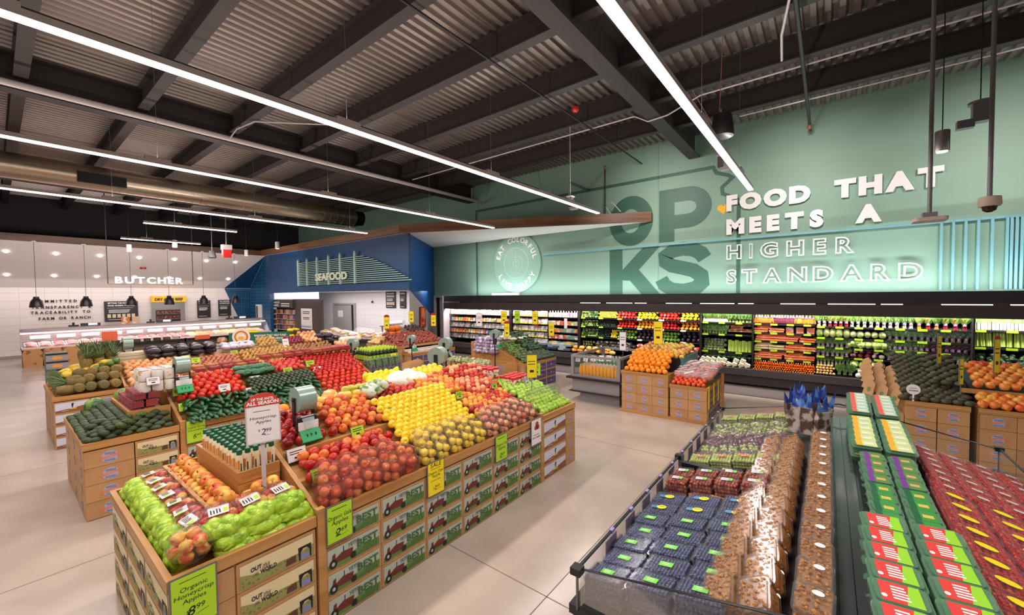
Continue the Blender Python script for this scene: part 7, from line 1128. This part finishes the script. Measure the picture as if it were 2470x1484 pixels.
for z in (Z1, Z2, Z3):
    for i in range(6): shelftag(xb[i] + .02, z, LIME if i < 3 else PAPER)
# greens bay
def bunch(leaf, stem, band, seed, h=.2, stl=.1, spread=.07, wid=.03, n=14):
    r = random.Random(seed); L = MB(); S = MB()
    for i in range(n):
        a = -1 + 2 * (i + .5) / n; x = a * spread + r.uniform(-.012, .012); yy = r.uniform(-.035, .02); hh = h * r.uniform(.62, 1.05); ww = wid * r.uniform(.8, 1.3); tw = r.uniform(-.018, .018); b0 = stl * .8
        L.add([(a * .02, yy * .4, b0), (x * .6 - ww * .6, yy - tw, b0 + hh * .4), (x * .65, yy - .018, b0 + hh * .5), (x * .6 + ww * .6, yy + tw, b0 + hh * .42), (x * 1.1 - ww * .55, yy - .03 - tw, b0 + hh * .78), (x * 1.15, yy - .045, b0 + hh * 1.0), (x * 1.1 + ww * .55, yy - .03 + tw, b0 + hh * .78), (x, yy - .034, b0 + hh * .78)], [(0, 2, 1), (0, 3, 2), (1, 2, 7, 4), (2, 3, 6, 7), (4, 7, 5), (7, 6, 5)], 0, None, False)
        if i % 2 == 0: S.tube([(a * .028, yy * .3, 0), (a * .014, yy * .3, stl), (x * .5, yy - .02, stl + hh * .4)], .006, 4)
    P = [('leaves', L.mesh('leaves', [leaf])), ('stems', S.mesh('stems', [stem]))]
    if band is not None: P.append(('band', MB().lathe([(.026, stl - .035), (.026, stl + .012)], 10).mesh('band', [band])))
    return P
G1 = mat('leaf_bright', (112, 158, 60), .5, rnd=[(100, 148, 54), (140, 178, 80), (84, 132, 50)]); G2 = mat('leaf_deep', (80, 122, 60), .55, rnd=[(70, 112, 54), (104, 144, 74)]); G3 = mat('leaf_kale', (84, 108, 94), .6, rnd=[(74, 98, 84), (100, 124, 106)]); G4 = mat('leaf_purple', (62, 44, 50), .6, rnd=[(70, 44, 52), (54, 52, 46)]); WST = mat('stem_white', (226, 226, 196), .5); RST = mat('stem_red', (190, 30, 50), .45); OST = mat('stem_orange', (234, 150, 50), .45); PBD = mat('band_purple', (150, 104, 176), .45, noise=((220, 200, 230), 30, .55, .6))
gb1 = bunch(G1, WST, None, 1, .15, .1, .035, .014, 14); gb2_ = bunch(G2, mat('stem_pale', (160, 190, 110), .5), None, 2, .16, .05, .06, .035, 24); zr = lambda i: (-.12, 0, RND.uniform(-.2, .2))
rows('green_onion_bunch', gb1, 'white stemmed green onion bunch on the top shelf next to the peppers', 'bunch of greens', -2.4, -1.85, 1.43, .045, .0, 1, zr); rows('herb_bunch', gb2_, 'leafy herb bunch on the top shelf before the carrots', 'bunch of greens', -1.85, -1.36, 1.43, .07, 0, 1, zr); rows('herb_bunch', gb2_, 'dark parsley bunch on the second shelf below the green onions', 'bunch of greens', -2.4, -1.87, 1.15, .065, 0, 1, zr); rows('herb_bunch', gb2_, 'dark parsley bunch on the second shelf below the green onions', 'bunch of greens', -2.38, -1.87, 1.2, .065, 0, 1, zr, y=10.72)
ROOTB = MB(); [ROOTB.tube([(-.13, (i % 2) * .03, .012 + .022 * i), (.13, (i % 2) * .03, .012 + .022 * i)], .012, 6) for i in range(3)]; ROOTB = ROOTB.mesh('roots', [mat('radish_bunch', (206, 120, 80), .45, noise=((236, 220, 200), 14, .5, .6))]); rows('root_bag', ROOTB, 'bag of striped roots above the celery on the second shelf', 'bag of roots', -1.86, -1.36, 1.17, .25, .068, 3, (0, 0, 0))
CEL = mat('celery', (170, 200, 70), .4, rnd=[(160, 192, 60), (190, 214, 96)], noise=((220, 230, 150), 10, .5, .7)); cm_ = MB(); [cm_.tube([(.022 * math.cos(i * 1.26), .022 * math.sin(i * 1.26), 0), (.026 * math.cos(i * 1.26), .026 * math.sin(i * 1.26), .26)], [.017, .013], 6) for i in range(5)]; CELM = cm_.mesh('celery', [CEL]); rows('celery', CELM, 'upright celery head beside the artichokes', 'celery', -1.85, -1.36, .74, .068, 0, 1, zr)
ART = ball('artichoke', mat('artichoke', (112, 124, 70), .6, rnd=[(100, 114, 62), (140, 148, 96)], noise=((66, 80, 44), 40, .5, .6)), .04, .04, .036, 9, 6, .12); rows('artichoke', ART, 'green artichoke in the heap above the broccoli', 'artichoke', -2.4, -1.88, .73, .075, .058, 5, size=(1.1, 1.2)); rows('broccoli', brm, 'dark broccoli crown above the cauliflower', 'broccoli', -2.4, -1.36, .56, .1, .06, 2); CAU = MB(); [CAU.blob(.032, .032, .03, 0, T(.05 * math.cos(i * 2.4) * math.sqrt(i / 9), -.02, .05 * math.sin(i * 2.4) * math.sqrt(i / 9)), 7, 5, .1, i) for i in range(9)]; CAU = CAU.mesh('cauliflower', [mat('cauliflower', (232, 224, 190), .6, rnd=[(234, 226, 196), (224, 214, 180)])]); rows('cauliflower', CAU, 'cream cauliflower in the bottom deck below the broccoli', 'cauliflower', -2.45, -1.75, .42, .115, .085, 2, (0, 0, 0), y=10.52); rows('cauliflower', CAU, 'cream cauliflower pack next to the loose carrots', 'cauliflower', -1.75, -1.36, .42, .115, .085, 2, (0, 0, 0), y=10.52)
# carrot bay
CAR = mat('carrot', (238, 120, 30), .45, rnd=[(236, 112, 24), (244, 136, 44)]); PCA = mat('carrot_purple', (110, 40, 60), .45); YCA = mat('carrot_yellow', (240, 180, 60), .45)
def cbunch(mt):
    m = MB(); [m.tube([((i - 3) * .011 * .5, (i % 2) * .012, .13), ((i - 3) * .014, (i % 2) * .012, .01)], [.012, .005], 6) for i in range(7)]; t = MB(); [t.tube([((i - 1) * .006, .006, .13), ((i - 1) * .014, .006, .22)], [.006, .012], 5) for i in range(3)]; b = MB().lathe([(.026, .125), (.024, .165)], 9).mesh('band', [PBD]); return [('carrots', m.mesh('carrots', [mt])), ('tops', t.mesh('tops', [G1])), ('band', b)]
rows('carrot_bunch', cbunch(CAR), 'orange carrot bunch with purple band on the top shelf', 'carrot bunch', -1.31, -.96, 1.43, .052, 0, 1, zr); rows('carrot_bunch', cbunch(PCA), 'purple carrot bunch on the top shelf', 'carrot bunch', -.96, -.56, 1.43, .05, 0, 1, zr); rows('carrot_bunch', (cbunch(YCA), cbunch(CAR)), 'yellow or orange carrot bunch next to the purple ones', 'carrot bunch', -.56, -.2, 1.43, .06, 0, 1, zr)
def cbag(mt, seed, w=.285): 
    r = random.Random(seed); m = MB(); [m.tube([(-w / 2 + r.uniform(0, .02), -.025 + .02 * (i % 3) - .02, -.026 + .02 * (i // 2)), (w / 2 - r.uniform(0, .02), -.02 + .02 * (i % 3) - .02, -.026 + .02 * (i // 2) + r.uniform(-.006, .006))], [.017, .013], 6) for i in range(9)]; return m.mesh('carrots', [mt])
cmA = mat('carrot_bag', (232, 110, 50), .35, rnd=[(232, 104, 44), (240, 130, 70), (226, 100, 60)], noise=((246, 190, 160), 16, .56, .66)); cmB = mat('pale_root', (214, 190, 140), .4, noise=((170, 190, 110), 9, .5, .6)); BG = (cbag(cmA, 1), cbag(cmA, 2))
rows('carrot_bag', BG, 'bag of carrots on the second shelf', 'bag of carrots', -1.31, -.76, 1.23, .27, .08, 2, (0, 0, 0)); bcp = MB().bbox(-.07, .07, -.03, .03, 0, .13, 0, .015).mesh('pack', [mat('baby_carrot_pack', (232, 130, 90), .4, noise=((230, 214, 230), 9, .5, .56))]); rows('carrot_pack', bcp, 'pack of baby carrots on the second shelf', 'carrot pack', -.74, -.2, 1.15, .18, .16, 1, (0, 0, 0)); rows('carrot_bag', BG, 'bag of carrots on the third shelf', 'bag of carrots', -1.31, -.2, 1.04, .27, .08, 2, (0, 0, 0)); rows('root_bag', cbag(cmB, 4), 'bag of pale parsnips on the fourth shelf', 'bag of roots', -1.31, -.76, .85, .27, .08, 2, (0, 0, 0)); rows('carrot_bag', BG, 'bag of carrots on the fourth shelf next to the parsnips', 'bag of carrots', -.74, -.2, .85, .27, .08, 2, (0, 0, 0)); rows('carrot_bag', BG, 'bag of carrots on the fifth shelf', 'bag of carrots', -1.31, -.2, .65, .27, .085, 2, (0, 0, 0))
cr1 = MB().tube([(0, 0, -.05), (0, -.02, .05)], [.016, .009], 7).mesh('carrot', [CAR])
for r in range(5):
    for i in range(26): put('carrot', cr1, 'loose carrot in the bottom deck of the carrot bay', 'carrot', 'loose carrots in the bottom deck', (-1.29 + i * .0425 + (.02 if r % 2 else 0), 10.46 + r * .035, .43 + r * .033), (1.3 if r < 3 else .5, RND.uniform(-.2, .2), RND.uniform(-.2, .2)))
# bunch bays
b_w, b_r, b_o = bunch(G1, WST, PBD, 3, .2, .1, .085, .045, 18), bunch(G1, RST, PBD, 4, .2, .1, .085, .045, 18), bunch(G1, OST, PBD, 5, .2, .1, .085, .045, 18); rows('chard_bunch', (b_r, b_w, b_r), 'leafy bunch with red stems and purple band on the top shelf', 'bunch of greens', -.18, .35, 1.41, .088, 0, 1, zr); rows('chard_bunch', b_w, 'leafy bunch with white stems and purple band on the top shelf', 'bunch of greens', .35, 1.3, 1.41, .095, 0, 1, zr); rows('chard_bunch', (b_o, b_r), 'leafy bunch with orange or red stems next to the leeks', 'bunch of greens', 1.3, 2.0, 1.41, .105, 0, 1, zr)
NAP = MB(); NAP.blob(.055, .05, .09, 0, None, 10, 8, .06, 3); NAP = NAP.mesh('cabbage', [mat('napa', (190, 206, 130), .5, rnd=[(186, 202, 122), (206, 218, 150)], noise=((120, 156, 70), 14, .5, .66))]); rows('cabbage', NAP, 'upright pale cabbage on the second shelf', 'cabbage', -.18, .36, 1.19, .1, .16, 1, (0, 0, 0), size=(1.1, 1.2)); LET = MB(); [LET.blob(.045, .04, .05, 0, T(.03 * math.cos(i * 1.3), .02 * math.sin(i * 1.3), .02 * (i % 2)), 8, 6, .18, i) for i in range(5)]; LETM = LET.mesh('lettuce', [mat('lettuce', (150, 186, 84), .5, rnd=[(140, 178, 74), (184, 206, 120)], noise=((222, 230, 170), 12, .5, .66))]); FEN = ball('fennel', mat('fennel', (214, 220, 160), .5, noise=((150, 176, 90), 12, .5, .66)), .05, .045, .055); rows('lettuce', FEN, 'pale bulb on the second shelf beside the kale', 'fennel bulb', .36, .9, 1.19, .1, .14, 1, size=(1.2, 1.3)); rows('lettuce', LETM, 'curly lettuce on the third shelf', 'lettuce', .36, .9, .99, .1, .13, 1, size=(1.25, 1.4))
kale = bunch(G3, mat('stem_kale', (170, 190, 150), .5), PBD, 7, .17, .07, .07, .05, 20); coll = bunch(mat('collard', (96, 138, 92), .5, rnd=[(88, 130, 84), (120, 156, 116)]), WST, PBD, 8, .18, .06, .065, .055, 14); rows('kale_bunch', coll, 'broad green collard bunch with purple band on the second shelf', 'bunch of greens', .92, 1.44, 1.18, .082, 0, 1, zr); rows('kale_bunch', kale, 'dark curly kale bunch with purple band on the second shelf', 'bunch of greens', 1.44, 2.0, 1.18, .082, 0, 1, zr)
sm = bunch(G2, WST, PBD, 9, .13, .06, .075, .045, 22); smp = bunch(G4, mat('stem_plum', (120, 70, 90), .5), PBD, 10, .14, .06, .075, .05, 22); RAD = MB().blob(.05, .045, .045, 0, None, 10, 7, .08).mesh('radicchio', [mat('radicchio', (130, 30, 60), .4, noise=((232, 214, 214), 10, .5, .56))]); rows('spinach_bunch', sm, 'small dark bunch with purple band on the third shelf under the cabbages', 'bunch of greens', -.18, .36, .98, .07, 0, 1, zr); rows('spinach_bunch', sm, 'small dark bunch with white tag on the fourth shelf', 'bunch of greens', -.18, .36, .79, .07, 0, 1, zr); rows('spinach_bunch', gb1, 'pale stemmed bunch on the fifth shelf', 'bunch of greens', -.18, .36, .59, .06, 0, 1, zr, size=(.75, .8)); rows('radicchio', RAD, 'red and white radicchio on the fourth shelf', 'radicchio', .37, .9, .79, .1, .085, 2); rows('lettuce', LETM, 'pale green lettuce on the fifth shelf', 'lettuce', .37, .9, .59, .12, .12, 1, size=(1.2, 1.35)); rows('spinach_bunch', sm, 'green curly bunch with purple band on the third shelf under the collards', 'bunch of greens', .92, 1.44, .98, .075, 0, 1, zr, size=(1.1, 1.2)); rows('spinach_bunch', smp, 'dark purple leafed bunch on the third shelf under the kale', 'bunch of greens', 1.44, 2.0, .98, .08, 0, 1, zr, size=(1.05, 1.15)); rows('spinach_bunch', sm, 'green bunch with pink roots on the fourth shelf', 'bunch of greens', .92, 1.44, .79, .075, 0, 1, zr, size=(1.1, 1.2)); rows('spinach_bunch', sm, 'green bunch with purple band on the lowest shelf beside the broccoli', 'bunch of greens', 1.44, 2.0, .79, .08, 0, 1, zr)
LPT = ball('turnip', mat('turnip', (232, 216, 200), .4, noise=((200, 120, 160), 8, .56, .66)), .05); rows('turnip', ball('potato', POT, .026), 'small yellow potato in the bottom deck', 'potato', -.18, .14, .42, .055, .05, 4, y=10.5); rows('herb_bunch', gb2_, 'green parsley bunch in the bottom deck', 'bunch of greens', .16, .42, .44, .07, 0, 1, zr, y=10.55); rows('turnip', LPT, 'pale turnip in the bottom deck', 'turnip', .44, 1.0, .42, .1, .08, 2, y=10.5); rows('turnip', ball('onion', mat('pink_onion', (206, 120, 190), .4), .04), 'pink onion in the bottom deck', 'onion', 1.0, 1.3, .42, .085, .07, 2, y=10.5); rows('turnip', LPT, 'pale root in the bottom deck beyond the kraft bags', 'turnip', 1.3, 2.0, .42, .1, .08, 2, y=10.5)
# leek bay
lk = MB(); lk.tube([(0, 0, 0), (0, 0, .12)], .019, 8, 0); lk.add([(-.02, -.012, .12), (.02, -.012, .12), (.034, -.02, .26), (-.03, -.02, .27), (0, .01, .28), (.01, .02, .12)], [(0, 1, 2, 3), (1, 5, 4, 2), (5, 0, 3, 4)], 1); LK = lk.mesh('leek', [mat('leek_white', (240, 240, 214), .4), mat('leek_green', (110, 140, 76), .45, rnd=[(96, 128, 66), (150, 174, 110)])]); rows('leek', LK, 'white leek with green top on the top shelf', 'leek', 2.04, 3.5, 1.43, .042, 0, 1, zr); rows('leek', LK, 'white leek with green top on the top shelf', 'leek', 2.06, 3.5, 1.45, .042, 0, 1, zr, y=10.74); rows('celery', CELM, 'upright celery head under the leeks', 'celery', 2.04, 3.5, 1.14, .075, 0, 1, zr, size=(.98, 1.03)); rows('broccoli', brm, 'broccoli crown in the heap under the celery', 'broccoli', 2.04, 3.4, .46, .125, .088, 6, lambda i: (1.2, 0, RND.uniform(0, 6)), y=10.56, dy=.02, size=(1.1, 1.35))
for x0, n, zs in ((-2.4, 3, (.73, 1.14, 1.42)), (-1.3, 4, (.64, .84, 1.03, 1.22, 1.42)), (-.17, 7, (.58, .78, .97, 1.17, 1.40)), (2.05, 2, (1.12, 1.42))):
    for z in zs:
        for i in range(n): shelftag(x0 + i * (.3 if n > 3 else .36), z)
# packaged bays
PKM = mat('pack_print', (214, 190, 196), .35, rnd=[(226, 206, 190), (206, 180, 206), (230, 200, 150), (236, 226, 226), (200, 206, 200), (216, 170, 150)], noise=((150, 120, 130), 11, .55, .62)); PKD = mat('pack_dark', (110, 110, 110), .35, rnd=[(80, 84, 80), (140, 136, 130), (170, 160, 170), (120, 110, 90), (190, 196, 190)], noise=((220, 216, 206), 11, .52, .6)); PKC = mat('pack_colour', (200, 110, 60), .35, rnd=[(214, 120, 60), (190, 60, 50), (230, 180, 80), (150, 170, 80), (90, 140, 170), (226, 200, 180), (60, 60, 70)], noise=((236, 226, 214), 10, .54, .6))
def pouch(mt, w=.1, h=.15): m = MB(); m.prism([(-.035, 0), (.035, 0), (.02, h * .7), (.004, h), (-.004, h), (-.02, h * .7)], 'X', -w / 2, w / 2); return m.mesh('pack', [mt])
YLB2 = MB().box(-.035, .035, -.037, -.034, .0, .035).mesh('tag', [YEL]); p1, p2, p3 = pouch(PKM), pouch(PKD, .1, .14), pouch(PKC, .085, .12); BX = MB().bbox(-.06, .06, -.04, .04, 0, .1, 0, .008).mesh('pack', [PKC])
for z, P, lab in ((1.43, p1, 'pale pouch on the top shelf of the far cooler bay'), (1.19, p3, 'small pack on the second shelf of the far cooler bay'), (.97, p2, 'dark pack on the third shelf of the far cooler bay'), (.77, p3, 'small pack on the fourth shelf of the far cooler bay'), (.57, p2, 'dark pack on the fifth shelf of the far cooler bay')): rows('food_pack', P, lab, 'food pack', -11.2, -8.35, z, .12, .0, 1, (0, 0, 0), y=10.66, size=(1.1, 1.25))
for z, P, lab in ((1.43, p1, 'pale pouch on the top shelf of the salad bay'), (1.19, p1, 'pale pack on the second shelf of the salad bay'), (.97, p2, 'dark salad pack on the third shelf'), (.77, p2, 'dark salad pack on the fourth shelf'), (.57, p2, 'dark salad pack on the fifth shelf')): rows('food_pack', [('pack', P), ('tag', YLB2)], lab, 'food pack', -8.25, -6.9, z, .118, 0, 1, (0, 0, 0), y=10.66, size=(1.1, 1.22))
MILK = [('bottle', MB().bbox(-.04, .04, -.04, .04, 0, .13, 0, .012).lathe([(.035, .13), (.015, .16), (.015, .175)], 10).mesh('bottle', [mat('pink_bottle', (226, 206, 206), .35, noise=((200, 110, 130), 10, .55, .62))])), ('cap', MB().lathe([(.018, .175), (.018, .19)], 9).mesh('cap', [PAPER]))]
rows('drink_bottle', MILK, 'white capped drink bottle on the top shelf', 'bottle', -6.85, -5.8, 1.43, .09, 0, 1, (0, 0, 0), y=10.66)
for z, lab in ((1.19, 'colourful pack on the second shelf beside the cucumbers'), (.97, 'colourful pack on the third shelf beside the cucumbers'), (.77, 'colourful pack on the fourth shelf beside the cucumbers'), (.57, 'colourful pack on the fifth shelf beside the cucumbers')): rows('food_pack', [('pack', BX), ('tag', YLB2)], lab, 'food pack', -6.85, -5.8, z, .13, 0, 1, (0, 0, 0), y=10.66, size=(1.05, 1.3))
rows('food_pack', MB().bbox(-.1, .1, -.07, .07, 0, .06, 0, .01).mesh('pack', [mat('blue_pack', (44, 56, 110), .35, rnd=[(36, 50, 120), (50, 44, 60), (180, 190, 200), (60, 110, 90)])]), 'dark blue flat pack in the bottom deck', 'food pack', -8.2, -6.0, .42, .22, .06, 3, (0, 0, 0), y=10.52)
tag(MB().box(-7.32, -7.2, 10.56, 10.57, 1.12, 1.6).build('shelf_flag', [RED]), 'tall red flag sign hanging over the salad bay', 'sign'); tag(MB().box(-6.25, -6.15, 10.56, 10.57, 1.1, 1.4).build('shelf_flag', [PAPER]), 'narrow white flag sign hanging beside the drink bottles', 'sign')
struct(MB().box(CX0, CX1, 9.5, 10.34, 0, .008), 'floor_mat', [mat('floor_mat', (70, 58, 54), .7)])
bpy.data.scenes.remove(TMP)
